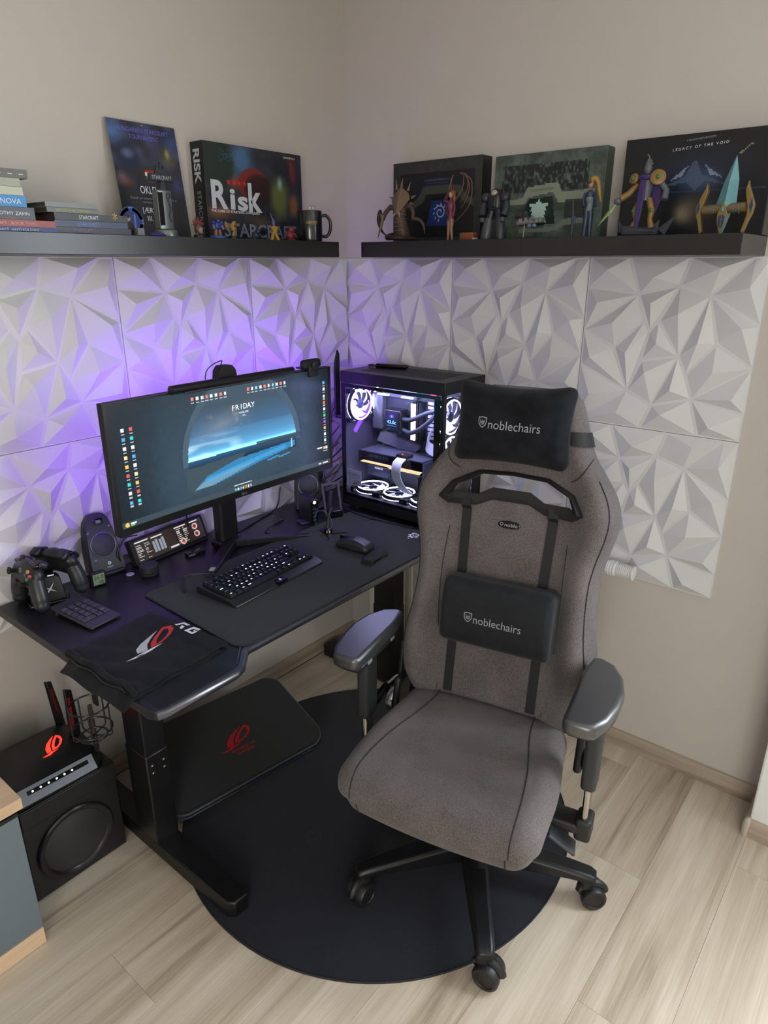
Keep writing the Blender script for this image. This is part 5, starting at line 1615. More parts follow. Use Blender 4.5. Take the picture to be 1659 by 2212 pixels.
# ---- cloth pouch with the red eye emblem
bag_m = fabric('pouch_cloth', (20, 22, 27), 40, 0.5, 0.25, 0.66, (1, 1, 1), 0.04)
t = thing('cloth_pouch', 'black drawstring cloth pouch with red eye emblem on desk corner', 'pouch', (0, 0, 0))
def sheet(u, v, lift):
    """u along x (0 = desk end, 1 = right), v from back to front"""
    ax = Vector((-1.507, -0.432, 0)) * (1 - v) + Vector((-1.497, -0.715, 0)) * v
    bx = Vector((-1.258, -0.408, 0)) * (1 - v) + Vector((-1.226, -0.700, 0)) * v
    p = ax * (1 - u) + bx * u
    z = DZ + lift + 0.0035 * math.sin(u * 9 + v * 5) * math.sin(v * 7 + u * 3) + 0.003 * math.sin(u * 21 - v * 13) * (1 - u) ** 2 + 0.003
    return p, z
def sheet_mesh(lift, th, u0, u1, v0, v1, droop=0.0, nu=30, nv=30):
    rgs = []
    for i in range(nu + 1):
        u = u0 + (u1 - u0) * i / nu
        topl, botl = [], []
        for j in range(nv + 1):
            v = v0 + (v1 - v0) * j / nv
            p, z = sheet(u, v, lift)
            e = min(1.0, min(i, nu - i, j, nv - j) / 2.0)
            dz = 0.0
            if p.x < -1.502:
                dz = -droop * ((-1.502 - p.x) / 0.03) ** 1.2
            topl.append((p.x, p.y, z + dz + th * (0.35 + 0.65 * e)))
            botl.append((p.x, p.y, max(DZ + 0.0006, z + dz - 0.003) if p.x > -1.502 else z + dz - 0.0015))
        rgs.append(topl + botl[::-1])
    return MB().loft(rgs, True)
part('lower_layer', sheet_mesh(0.0, 0.004, -0.10, 0.90, 0.06, 0.985, 0.020), bag_m, t, smooth=70)
part('upper_layer', sheet_mesh(0.0065, 0.006, 0.0, 1.0, 0.0, 0.96, 0.0), bag_m, t, smooth=70)
gath = []
for i in range(40):
    v = i / 39
    p, z = sheet(0.03, 0.02 + 0.96 * v, 0.011)
    gath.append((p.x + 0.003 * math.sin(v * 17), p.y, z + 0.002 + 0.0012 * math.sin(v * 23)))
part('gathered_mouth', MB().tube(gath, [0.0072 + 0.0007 * math.sin(i * 1.3) for i in range(40)], 10), bag_m, t, smooth=70)
part('drawstring', MB().tube([(q[0] - 0.012, q[1], q[2] - 0.006) for q in gath[4:-3]], 0.002, 6), blk, t)
def bagf(x, y):
    # print frame: x to the right along the desk, y away from the viewer
    u, v = 0.56 + x / 0.25, 0.50 - y / 0.28
    p, z = sheet(u, v, 0.0065)
    return (p.x, p.y, z + 0.0064 + 0.0005)
rogp = lambda polys: [[(-0.080 + 0.165 * x, -0.020 + 0.068 * y) for x, y in p] for p in polys]
redm = M('pouch_red', (196, 52, 44), 0.5)
silm = M('pouch_silver', (190, 190, 200), 0.5)
decal('emblem_red', rogp(ROG_EYE), bagf, redm, t)
decal('emblem_silver', rogp(ROG_STROKE), bagf, silm, t)
gl1 = [[(0.0, 0.004), (0.010, 0.026), (0.030, 0.026), (0.026, 0.019), (0.014, 0.019), (0.008, 0.004)], [(0.016, 0.013), (0.026, 0.013), (0.030, 0.0), (0.022, 0.0)]]
gl2 = [[(0.038, 0.0), (0.044, 0.026), (0.068, 0.026), (0.066, 0.019), (0.050, 0.019), (0.047, 0.007), (0.060, 0.007), (0.061, 0.012), (0.055, 0.012), (0.056, 0.016), (0.068, 0.016), (0.066, 0.0)]]
decal('side_letters', gl1 + gl2, lambda x, y: bagf(0.088 + y, 0.030 - x), white_ink, t)

# ---- loose cables on the desk
def cable(label, pts, r=0.0024, mat=None):
    o = part('cable', MB().tube(spline(pts, 8), r, 8), mat or blk, None)
    return tag(o, label, 'cable')
z_ = DZ + 0.003
cable('black cable sagging behind the monitor stand towards the speaker', [(-0.80, -0.13, DZ + 0.05), (-0.74, -0.12, z_ + 0.002), (-0.66, -0.10, z_), (-0.56, -0.07, z_), (-0.48, -0.05, z_ + 0.01), (-0.45, -0.042, z_ + 0.08)], 0.003)
t = thing('usb_cable', 'thin dark USB cable with plug looping behind the monitor foot', 'cable', (0, 0, 0))
part('cord', MB().tube(spline([(-0.69, -0.275, z_), (-0.665, -0.235, z_), (-0.662, -0.19, z_), (-0.625, -0.16, z_ + .002), (-0.588, -0.155, z_ + .003)], 8), 0.0021, 8), M('cord_grey', (70, 68, 78), .5), t)
part('plug', MB().rbox((0.030, 0.011, 0.006), 0.002, 1, 2, X=T(-0.576, -0.154, z_ + 0.0025) @ R(8, 'Z')), blk, t)
part('plug_tip', MB().box((-0.560, -0.156, z_), (-0.546, -0.149, z_ + 0.004)), chrome, t)
t = thing('cable_with_clip', 'black cable with small velcro tie running along the PC tower foot', 'cable', (0, 0, 0))
part('cord', MB().tube(spline([(-0.300, -0.190, DZ + 0.10), (-0.305, -0.215, DZ + 0.03), (-0.325, -0.29, PZ + 0.003), (-0.335, -0.38, PZ + 0.0028), (-0.328, -0.48, PZ + 0.0028), (-0.318, -0.58, PZ + 0.0028)], 8), 0.0026, 8), blk, t)
part('tie', MB().rbox((0.016, 0.010, 0.007), 0.002, 1, 2, X=T(-0.336, -0.40, PZ + 0.0045) @ R(20, 'Z')), blk, t)
part('tie_tail', MB().tube([(-0.342, -0.40, PZ + 0.004), (-0.375, -0.395, PZ + 0.0014), (-0.392, -0.405, PZ + 0.0012)], 0.0011, 6), M('cord_grey', (70, 68, 78), .5), t)
rr_ = random.Random(21)
mb = MB()
for k in range(13):
    x = -0.350 + 0.05 * rr_.random()
    z1 = DZ + 0.08 + 0.028 * k
    a = [(x - 0.02 * rr_.random(), -0.065 - 0.08 * rr_.random(), DZ + 0.004)]
    a.append((x + 0.03 * rr_.random() - 0.02, -0.09 - 0.09 * rr_.random(), DZ + 0.02 + 0.05 * rr_.random()))
    a.append((x - 0.02 + 0.04 * rr_.random(), -0.11 - 0.07 * rr_.random(), (DZ + z1) / 2 + 0.03))
    a.append((-0.292 + 0.05 * rr_.random(), -0.165 - 0.025 * rr_.random(), z1))
    mb.cur = 1 if k == 4 else 0
    mb.tube(spline(a, 7), 0.0022 + 0.0012 * rr_.random(), 7)
tg_ = tag(part('cable_tangle', mb, [blk, M('cord_red', (120, 40, 50), .5)]), 'tangle of thin black cables between monitor and PC tower', 'cables')
tg_['kind'] = 'stuff'
cable('black cable hanging behind the status display', [(-0.90, -0.12, DZ + 0.26), (-0.895, -0.075, DZ + 0.16), (-0.885, -0.065, DZ + 0.06), (-0.87, -0.07, DZ + 0.02)], 0.0025)
# ================================================================== THINGS ON THE LEFT SHELF
prn = attr_mat('printed_card', 0, 0.35)
prn_matte = attr_mat('printed_matte', 0, 0.6)
page_m = M('book_pages', (214, 204, 184), 0.8, var=.05, scale=200)
def book(label, x1, w_, d_, z, th, col, cat='book', grp=None, yf=-0.215, lines=(), page=True):
    t = thing('book' if cat == 'book' else 'disc_case', label, cat, (x1 - w_ / 2, yf + d_ / 2, z), 0, grp)
    m_ = M('cover_%d_%d_%d' % col, col, 0.4)
    part('cover', MB().box((-w_ / 2, -d_ / 2, 0.0002), (w_ / 2, d_ / 2, 0.0017)).box((-w_ / 2, -d_ / 2, th - 0.0017), (w_ / 2, d_ / 2, th - 0.0002)).box((-w_ / 2, -d_ / 2, 0.0017), (w_ / 2, -d_ / 2 + 0.0018, th - 0.0017)), m_, t)
    part('pages' if page else 'inner_case', MB().box((-w_ / 2 + 0.002, -d_ / 2 + 0.0018, 0.0018), (w_ / 2 - 0.002, d_ / 2 - 0.002, th - 0.0018)), page_m if page else M('case_brown', (70, 58, 54), 0.5), t)
    for (s_, xo, h_, wd, ink) in lines:
        text('spine_lettering', s_, h_, lambda x, y: (xo + x, -d_ / 2 - 0.0005, th / 2 + y), ink, t, width=wd)
    return t
z = SH
ink_w, ink_g = white_ink, M('ink_gold', (200, 150, 60), 0.4)
ink_b = M('ink_pale_blue', (120, 150, 210), 0.5)
book('thin blue magazine at the bottom of the left book stack', -1.254, 0.27, 0.18, z, 0.0105, (38, 60, 128), lines=[('STARCRAFT  ANTHOLOGY', 0.03, 0.005, 0.12, ink_w)])
book('thin red magazine second from the bottom of the book stack', -1.258, 0.27, 0.18, z + 0.0107, 0.0150, (150, 62, 56), lines=[('STARCRAFT   BOOK TWO', 0.03, 0.006, 0.12, M('ink_pink', (220, 170, 160), .5))])
book('dark slate paperback reading TIMOTHY ZAHN in the book stack', -1.303, 0.22, 0.13, z + 0.0259, 0.0260, (62, 66, 72), lines=[('TIMOTHY ZAHN', 0.055, 0.0075, 0.085, ink_w)])
book('bright blue paperback reading NOVA in the book stack', -1.318, 0.20, 0.12, z + 0.0521, 0.0235, (28, 126, 190), lines=[('NOVA', 0.066, 0.011, 0.045, ink_w)])
book('pale green-grey paperback lying above the blue NOVA book', -1.322, 0.20, 0.12, z + 0.0758, 0.0175, (176, 178, 156))
book('pale silvery paperback second from top of the book stack', -1.325, 0.20, 0.12, z + 0.0935, 0.0175, (150, 152, 132))
book('dark silver-banded paperback on top of the book stack', -1.306, 0.20, 0.13, z + 0.1112, 0.0185, (86, 84, 74), lines=[('- - - -', 0.05, 0.006, 0.08, M('ink_bronze', (190, 180, 150), .3, .5))])
cases = [('dark grey game case at the bottom of the case stack', -1.058, 0.20, 0.0150, (58, 56, 62), [('STARCRAFT', -0.03, 0.0085, 0.05, M('ink_mauve', (140, 120, 160), .5))]),
         ('blue-grey game case second from bottom of the case stack', -1.066, 0.19, 0.0145, (58, 70, 98), [('STARCRAFT II', -0.01, 0.0075, 0.055, ink_b)]),
         ('brown-black game case with gold emblem in the case stack', -1.064, 0.19, 0.0160, (50, 46, 46), [('STARCRAFT', -0.01, 0.0085, 0.05, ink_w), ('*', 0.06, 0.03, 0.012, ink_g)]),
         ('grey-green slim case with yellow lettering in the case stack', -1.140, 0.13, 0.0110, (96, 104, 100), [('BROOD WAR   ARMADA', 0.0, 0.0055, 0.085, M('ink_yellow', (190, 180, 70), .5))]),
         ('pale grey slim case on top of the case stack', -1.142, 0.13, 0.0110, (118, 124, 122), [])]
zz = SH
for lab, x1, w_, th, col, ln in cases:
    book(lab, x1, w_, 0.135, zz, th, col, 'disc case', None, -0.208, ln, False)
    zz += th + 0.0002

# certificate plate leaning on the wall
t = thing('certificate', 'dark printed certificate plate leaning against the wall on the shelf', 'certificate', (-0.866, -0.050, SH))
Xp = R(-7.5, 'X')
part('plate', MB().box((-0.109, -0.0015, 0), (0.109, 0.0015, 0.306), Xp), M('plate_edge', (120, 122, 112), 0.3), t)
c = CV(70, 100, (38, 40, 48))
n1 = c.noise(1, 3, (9, 12)) * np.clip((c.Y - .42) * 3, 0, 1)
c.a += n1[..., None] * np.array((34, 38, 62))
c.ell(.04, .9, .3, .14, (90, 130, 190), .7, .9).ell(.95, .86, .25, .14, (60, 90, 160), .6, .9)
c.ell(.2, .70, .20, .15, (30, 42, 66), .9, .5).ell(.22, .73, .12, .06, (120, 140, 165), .6, .7)
c.ell(.82, .72, .16, .14, (120, 105, 60), .55, .8).ell(.82, .76, .05, .06, (190, 175, 120), .6, .7)
c.ell(.08, .52, .12, .08, (170, 120, 150), .6, .9).ell(.14, .48, .16, .06, (140, 90, 70), .5, .9).ell(.9, .48, .16, .12, (70, 80, 150), .6, .9)
c.ell(.51, .75, .12, .10, (52, 40, 52), .8, .8)
c.ell(.50, .56, .11, .075, (58, 52, 46)).rect(.43, .578, .57, .60, (170, 40, 50)).rect(.43, .545, .57, .578, (220, 220, 220)).rect(.44, .52, .56, .545, (60, 130, 90))
print_part('print', c, lambda a, b: tuple(Xp @ Vector((-0.1075 + 0.215 * a, -0.0017, 0.0015 + 0.303 * b))), attr_mat('certificate_print', 0, 0.25), t)
pf = lambda x, y: tuple(Xp @ Vector((x, -0.0021, 0.153 + y)))
violet = M('ink_violet', (104, 96, 200), .4)
text('lettering', 'HUNGARIAN STARCRAFT', 0.012, pf, violet, t, width=0.165, dy=0.132)
text('lettering', 'TOURNAMENT', 0.012, pf, violet, t, width=0.095, dy=0.114)
text('lettering', 'OKLEVÉL', 0.021, pf, ink_w, t, width=0.080, dy=-0.022)
text('lettering', 'Ezzel az oklevéllel elismerjük a', 0.0055, pf, grey_ink, t, width=0.15, dy=-0.045)
text('lettering', 'verseny résztvevőjét', 0.0055, pf, grey_ink, t, width=0.08, dy=-0.055)
text('lettering', '[ÆR] Pr', 0.014, pf, ink_w, t, width=0.062, dx=-0.012, dy=-0.076)
text('lettering', 'III. H', 0.014, pf, ink_w, t, width=0.040, dx=-0.012, dy=-0.098)
part('nail', MB().ell(tuple(Xp @ Vector((0.0, -0.002, 0.298))), (0.003, 0.003, 0.003), 8, 6), M('nail_brass', (180, 160, 110), .3, .8), t)

# trophy column
t = thing('trophy', 'grey metal trophy column on round base before the certificate', 'trophy', (-0.925, -0.165, SH))
tm = M('trophy_pewter', (112, 116, 116), 0.35, .6)
tdk = M('trophy_dark', (48, 50, 54), 0.35, .5)
part('base', MB().lathe([(0.033, 0.0003), (0.034, 0.003), (0.030, 0.018), (0.024, 0.021)], 32), tm, t)
part('column', MB().prism([(-0.024, -0.012), (-0.004, -0.016), (0.022, -0.010), (0.022, 0.012), (-0.024, 0.012)], 0.020, 0.118), tm, t, bevel=0.002)
part('inset', MB().box((-0.0225, -0.0150, 0.030), (-0.008, -0.012, 0.112)), blk_gloss, t)
part('wire_ornament', MB().tube([(0.012, -0.0145, 0.040), (0.006, -0.0155, 0.055), (0.014, -0.0145, 0.072), (0.006, -0.0155, 0.095)], 0.0012, 6), tdk, t)
part('ring_ornament', MB().torus(0.006, 0.0011, 20, 6, T(0.008, -0.0152, 0.104) @ R(90, 'X')), tdk, t)
part('neck', MB().prism([(-0.010, 0.118), (0.010, 0.118), (0.004, 0.142), (-0.004, 0.142)], -0.008, 0.008, R(90, 'X')), tdk, t)
part('name_bar', MB().box((-0.036, -0.006, 0.140), (0.036, 0.006, 0.158)), tdk, t, bevel=0.001)
text('lettering', 'STARCRAFT', 0.009, lambda x, y: (x, -0.0066, 0.149 + y), M('ink_pewter', (170, 176, 176), .3, .5), t, width=0.06)
part('crest', MB().prism([(-0.018, 0.157), (-0.010, 0.178), (-0.004, 0.166), (0.0, 0.186), (0.004, 0.166), (0.010, 0.178), (0.018, 0.157)], -0.004, 0.004, R(90, 'X')), tdk, t)
# round standee
t = thing('round_standee', 'blue round cardboard standee on small grey block beside the cases', 'standee', (-1.035, -0.185, SH))
part('disc', MB().lathe([(0.036, -0.001), (0.036, 0.001)], 36, T(0, 0.008, 0.036) @ R(90, 'X')), M('standee_blue', (24, 48, 110), 0.4), t)
c = CV(36, 36, (18, 30, 66))
c.ell(.5, .5, .5, .5, (22, 44, 104)).ring(.5, .5, .5, .5, .08, (70, 120, 200)).rect(.62, .2, .70, .75, (120, 140, 190), .6)
c.ell(.36, .60, .10, .12, (190, 140, 110)).ell(.34, .68, .12, .08, (30, 26, 26)).ell(.38, .26, .22, .24, (16, 16, 20)).ell(.12, .7, .08, .06, (80, 170, 240), .8)
print_part('print', c, lambda a, b: (-0.0345 + 0.069 * a, 0.0064, 0.0015 + 0.069 * b) if (a - .5) ** 2 + (b - .5) ** 2 <= .26 else (-0.0345 + 0.069 * (0.5 + (a - .5) * .71), 0.0064, 0.0015 + 0.069 * (0.5 + (b - .5) * .71)), prn_matte, t)
part('block', MB().box((0.002, -0.014, 0.0003), (0.022, 0.006, 0.020)), M('block_grey', (120, 122, 126), .5), t, bevel=0.001)
tag(part('pen', MB().cyl((-0.022, 0, 0.0045), (0.022, 0.004, 0.0045), 0.004, n=12).cyl((0.022, 0.004, 0.0045), (0.028, 0.0045, 0.0045), 0.0035, 0.0012, n=12), M('pen_violet', (60, 44, 130), .4), loc=(-0.985, -0.215, SH)), 'short violet pen lying on shelf beside the blue standee', 'pen')

# ---- board game box
def shelf_box(name, label, cat, w_, d_, h_, loc, rz, edge, cvs, side=None):
    t = thing(name, label, cat, loc, rz)
    part('carton', MB().box((0, 0, 0.0003), (w_, d_, h_)), edge, t, bevel=0.0015)
    print_part('front_print', cvs, lambda a, b: (0.0015 + (w_ - 0.003) * a, -0.0005, 0.0018 + (h_ - 0.0033) * b), prn, t)
    return t
c = CV(150, 104, (20, 22, 30))
n1, n2 = c.noise(1, 2, (14, 10)), c.noise(1, 9, (40, 28))
c.a += (n1 * 26 + n2 * 14)[..., None]
c.ell(.12, .80, .22, .30, (38, 62, 40), .8, .6).ell(.36, .86, .16, .30, (70, 110, 150), .85, .7).ell(.46, .62, .16, .16, (150, 44, 30), .95, .5).ell(.28, .62, .10, .10, (200, 90, 50), .5, .9)
c.ell(.82, .80, .30, .22, (24, 30, 50), .7, .7)
c.ell(.47, .61, .17, .19, (120, 34, 26), .9, .12).ell(.52, .56, .17, .19, (30, 16, 22), .85, .25).ell(.10, .80, .19, .27, (26, 40, 34), .8, .15)
for k in range(14):
    hx_, hy_ = .16 + .035 * (k % 7), .92 - .045 * (k // 7) - .02 * (k % 2)
    c.ring(hx_, hy_, .018, .028, .18, (70, 110, 150), .5)
for k in range(16):
    c.poly([(.66 + .012 * k, .70 + .012 * abs(k - 8)), (.60 + .022 * k, .98), (.606 + .022 * k, .98), (.668 + .012 * k, .69 + .012 * abs(k - 8))], (14, 16, 26), .8)
c.ell(.90, .78, .05, .18, (150, 40, 36), .6, .8).ell(.88, .90, .05, .12, (140, 36, 30), .5, .8)
c.ell(.74, .50, .13, .30, (96, 104, 52), .9, .6).ell(.75, .66, .04, .10, (150, 180, 200), .7, .8).ell(.90, .42, .07, .16, (130, 84, 56), .9, .6)
c.ell(.12, .30, .20, .10, (180, 100, 50), .6, .9).ell(.50, .22, .16, .10, (120, 80, 50), .5, .9)
c.rect(0, 0, 1, .12, (14, 16, 22), .6)
RX, RW, RH = -0.700, 0.405, 0.276
risk = shelf_box('board_game_box', 'large dark board game box reading RISK on the left shelf', 'board game', RW, 0.060, RH, (RX, -0.062, SH), 0, M('box_black', (20, 19, 20), .4), c)
bf = lambda x, y: (x, -0.0012, y)
def slab(ch, h_, f, mat, width, dx, dy, bold=0.03):
    return text('lettering', ch, h_, f, mat, risk, width=width, dx=dx, dy=dy, bold=bold)
silv = M('ink_silver_white', (196, 198, 204), .35)
slab('R', 0.080, bf, silv, 0.062, 0.050, 0.135)
slab('i', 0.062, bf, silv, 0.020, 0.100, 0.126)
slab('s', 0.058, bf, silv, 0.042, 0.140, 0.122)
slab('k', 0.084, bf, silv, 0.056, 0.192, 0.134)
for k in range(4):
    st_ = []
    for q in range(10):
        r_ = 0.0095 if q % 2 == 0 else 0.0042
        st_.append((0.088 + 0.021 * k + r_ * math.sin(q * PI / 5), 0.170 + r_ * math.cos(q * PI / 5)))
    decal('star', [st_], bf, M('star_red', (196, 36, 44), .4), risk)
text('lettering', 'THE GAME OF STRATEGIC CONQUEST', 0.0075, bf, ink_w, risk, width=0.195, dx=0.112, dy=0.086, bold=.01)
text('lettering', 'STARCRAFT', 0.040, bf, M('ink_steel', (128, 136, 156), .35, .3), risk, width=0.31, dx=0.215, dy=0.034, bold=.02)
text('lettering', "COLLECTOR'S EDITION", 0.0055, bf, grey_ink, risk, width=0.08, dx=0.270, dy=0.012)
text('lettering', 'USAOPOLY', 0.006, bf, ink_w, risk, width=0.055, dx=0.350, dy=0.262)
sf = lambda x, y: (-0.0006, 0.031 - y, 0.255 - x)
text('side_lettering', 'RISK', 0.030, sf, silv, risk, width=0.095, align='L', bold=.03)
text('side_lettering', 'STARCRAFT', 0.020, sf, grey_ink, risk, width=0.125, align='L', dx=0.115)

# ---- small figurines in front of the box
def figm(name, col, rough=.45):
    return M('figure_' + name, tuple(int(v * 0.8) for v in col), rough)
base_b = figm('base', (24, 24, 26))
def small_fig(label, x, y, rz=0):
    return thing('small_figurine', label, 'figurine', (x, y, SH), rz, None)
t = small_fig('small spiky red-brown figurine on black disc at the box corner', -0.815, -0.165)
part('base', MB().lathe([(0.016, 0.0003), (0.016, 0.009), (0.014, 0.010)], 24), base_b, t)
part('body', MB().ell((0, 0, 0.026), (0.013, 0.010, 0.017)), figm('rust', (110, 66, 52)), t)
part('chest', MB().ell((0.001, -0.006, 0.022), (0.008, 0.006, 0.010)), figm('bone', (176, 160, 142)), t)
sp = MB()
for k in range(11):
    a = PI * k / 10
    sp.cyl((0.009 * math.cos(a), 0.002, 0.036 + 0.007 * math.sin(a)), (0.021 * math.cos(a), 0.004 - 0.004 * (k % 2), 0.037 + 0.022 * math.sin(a)), 0.003, 0.0004, 8)
part('spines', sp, figm('crimson', (140, 56, 50)), t)
part('legs', MB().cyl((-0.008, 0, 0.009), (-0.006, 0, 0.024), 0.004).cyl((0.008, 0, 0.009), (0.006, 0, 0.024), 0.004), figm('rust', (110, 66, 52)), t)
t = small_fig('small blue robot figurine on bright blue disc', -0.752, -0.170)
part('base', MB().lathe([(0.024, 0.0003), (0.024, 0.007), (0.022, 0.009)], 28), figm('sky_base', (34, 104, 190)), t)
part('torso', MB().rbox((0.022, 0.016, 0.020), 0.005, 1, 3, X=T(0, 0, 0.036)), figm('royal', (44, 62, 150)), t)
part('head', MB().ell((0, -0.003, 0.049), (0.006, 0.006, 0.006)), figm('royal', (44, 62, 150)), t)
part('visor', MB().ell((0, -0.0075, 0.049), (0.0035, 0.002, 0.002)), figm('amber', (200, 120, 60)), t)
for sg in (-1, 1):
    part('shoulder', MB().ell((sg * 0.014, 0, 0.044), (0.007, 0.008, 0.006)), figm('royal', (44, 62, 150)), t)
    part('arm', MB().cyl((sg * 0.014, 0, 0.042), (sg * 0.017, -0.006, 0.026), 0.004), figm('steel', (120, 126, 140)), t)
    part('leg', MB().cyl((sg * 0.008, 0, 0.009), (sg * 0.006, 0, 0.030), 0.006, 0.005), figm('tan', (150, 100, 70)), t)
t = small_fig('small gold insect-like figurine on black disc', -0.692, -0.165)
part('base', MB().lathe([(0.013, 0.0003), (0.013, 0.010), (0.012, 0.011)], 24), base_b, t)
part('body', MB().tube(spline([(0, 0, 0.011), (0.003, -0.002, 0.024), (-0.002, 0, 0.036), (0.003, -0.003, 0.046), (0.010, -0.004, 0.052)], 5), [0.005] * 6 + [0.008] * 6 + [0.006] * 5 + [0.004, 0.003, 0.002, 0.001], 10), figm('gold', (186, 140, 60)), t)
w_ = MB()
for sg in (-1, 1):
    w_.add([(0, 0.004, 0.036), (sg * 0.020, 0.008, 0.052), (sg * 0.024, 0.008, 0.040), (sg * 0.014, 0.006, 0.028), (0, 0.007, 0.036), (sg * 0.020, 0.010, 0.052), (sg * 0.024, 0.010, 0.040), (sg * 0.014, 0.009, 0.028)], [(0, 1, 2, 3), (7, 6, 5, 4), (0, 4, 5, 1), (1, 5, 6, 2), (2, 6, 7, 3), (3, 7, 4, 0)])
part('wings', w_, figm('ochre', (150, 110, 50)), t)
t = small_fig('small dark teal hunched figurine in front of the board game box', -0.590, -0.150)
part('body', MB().ell((0, 0, 0.014), (0.014, 0.012, 0.013)).ell((0.004, -0.006, 0.026), (0.008, 0.008, 0.008)), figm('teal', (36, 56, 66)), t)
part('arms', MB().tube([(-0.012, -0.004, 0.018), (-0.018, -0.010, 0.008), (-0.014, -0.012, 0.001)], 0.004, 8).tube([(0.012, -0.004, 0.018), (0.018, -0.010, 0.008), (0.014, -0.012, 0.001)], 0.004, 8), figm('teal', (36, 56, 66)), t)
part('crest', MB().cyl((0.004, -0.004, 0.030), (0.006, 0.004, 0.042), 0.004, 0.0006, 10), figm('teal_light', (70, 90, 100)), t)
t = small_fig('small yellow figurine with purple raised arm before the box', -0.545, -0.185)
for sg in (-1, 1):
    part('leg', MB().tube([(sg * 0.003, 0, 0.024), (sg * 0.009, -0.002, 0.012), (sg * 0.013, -0.004, 0.0008)], [0.004, 0.0055, 0.006], 10), figm('yellow', (206, 160, 60)), t)
part('torso', MB().prism([(-0.004, 0.022), (0.004, 0.022), (0.013, 0.038), (0.016, 0.040), (0.0, 0.044), (-0.016, 0.040), (-0.013, 0.038)], -0.005, 0.005, R(90, 'X')), figm('yellow', (206, 160, 60)), t, bevel=0.001)
part('head', MB().tube([(0, 0, 0.042), (-0.001, 0, 0.052), (-0.002, 0.0, 0.062)], [0.004, 0.006, 0.004], 10), figm('purple', (112, 84, 168)), t)
part('raised_blade', MB().cyl((-0.003, 0, 0.060), (-0.012, 0, 0.080), 0.002, 0.0006, 8), figm('grey_blue', (130, 140, 160)), t)
t = small_fig('small squat red figurine beside the black mug', -0.478, -0.185)
part('body', MB().ell((0, 0, 0.016), (0.014, 0.012, 0.016)), figm('red', (150, 48, 52)), t)
part('head', MB().ell((0.004, -0.003, 0.034), (0.011, 0.010, 0.010)), figm('red', (150, 48, 52)), t)
for sg in (-1, 1):
    part('foot', MB().ell((sg * 0.008, -0.007, 0.0045), (0.006, 0.008, 0.0044)), figm('red_dark', (120, 36, 42)), t)
    part('arm', MB().tube([(sg * 0.012, -0.002, 0.024), (sg * 0.018, -0.008, 0.018), (sg * 0.014, -0.013, 0.014)], 0.004, 8), figm('red', (150, 48, 52)), t)
# ---- mug
t = thing('mug', 'tall glossy black mug with gold lettering at the shelf end', 'mug', (-0.385, -0.185, SH), -25)
mugm = M('mug_glaze', (12, 12, 13), 0.12, coat=.4)
part('cup', MB().lathe([(0.036, 0.0003), (0.0395, 0.003), (0.0405, 0.010), (0.0405, 0.092), (0.0395, 0.0945), (0.0375, 0.0935), (0.037, 0.012), (0.001, 0.010)], 48), mugm, t)
part('handle', MB().tube(spline([(0.038, 0, 0.078), (0.056, 0, 0.082), (0.071, 0, 0.066), (0.071, 0, 0.036), (0.058, 0, 0.018), (0.039, 0, 0.020)], 6), 0.0052, 10), mugm, t)
def mugf(x, y):
    a = -PI / 2 - 0.18 + x / 0.0408
    return (0.0409 * math.cos(a), 0.0409 * math.sin(a), 0.058 + y)
text('lettering', 'DAY[9]TV', 0.0085, mugf, M('ink_mustard', (186, 150, 60), .5), t, width=0.038)
for sg, tilt in ((-1, -10), (1, 8)):
    sp_ = MB().cyl((0.012 + 0.004 * sg, 0.004, 0.015), (0.024 + 0.004 * sg + tilt * .0003, 0.012, 0.102), 0.0016).ell((0.0245 + 0.004 * sg + tilt * .0003, 0.012, 0.105), (0.003, 0.0015, 0.007), 10, 6)
    tag(part('tea_spoon', sp_, chrome, loc=(-0.385, -0.185, SH)), 'thin metal spoon standing in the black mug, %s one' % ('left' if sg < 0 else 'right'), 'spoon')

# ================================================================== THINGS ON THE RIGHT SHELF   (local: x = to the right, -y = to the viewer)
def rthing(name, label, cat, yy, xx, rz=0):
    return thing(name, label, cat, (xx, yy, SH), -90 + rz)
# ---- three large boxes
W1 = 0.359
c = CV(90, 64, (30, 32, 32))
c.a += (c.noise(16, 1, (20, 12)) + c.noise(10, 4, (50, 30)))[..., None]
c.rect(.09, .06, .93, .86, (10, 11, 15)).rect(.09, .60, .93, .84, (14, 15, 26))
for k in range(5):
    c.rect(.36 + .02 * k, .66 + .028 * k, .68 - .02 * k, .675 + .028 * k, (56, 56, 96), .7)
c.poly([(.20, .40), (.36, .50), (.40, .60), (.74, .60), (.80, .50), (.93, .42), (.93, .50), (.84, .58), (.78, .68), (.36, .68), (.30, .56), (.20, .48)], (58, 62, 54))
c.poly([(.40, .20), (.70, .20), (.66, .52), (.46, .52)], (22, 40, 92)).ell(.56, .36, .14, .15, (40, 66, 130), .7, .8)
c.rect(.12, .08, .92, .18, (16, 16, 18))
t = shelf_box('collector_box', 'black framed box with blue spiral emblem on the right shelf', 'box', W1, 0.0595, 0.256, (-0.060, -0.277, SH), -90, M('box_edge_dark', (26, 28, 28), .45), c)
sp = []
for k in range(16):
    a0, a1 = k * 0.55, (k + 1) * 0.55
    r0, r1 = 0.003 + 0.0011 * k, 0.003 + 0.0011 * (k + 1)
    sp.append([(r0 * math.cos(a0), r0 * math.sin(a0)), (r1 * math.cos(a1), r1 * math.sin(a1)), ((r1 + .004) * math.cos(a1), (r1 + .004) * math.sin(a1)), ((r0 + .004) * math.cos(a0), (r0 + .004) * math.sin(a0))])
for k in range(7):
    a = 0.6 + k * 0.62
    sp.append([(0.022 * math.cos(a), 0.022 * math.sin(a)), (0.031 * math.cos(a + .25), 0.031 * math.sin(a + .25)), (0.022 * math.cos(a + .3), 0.022 * math.sin(a + .3))])
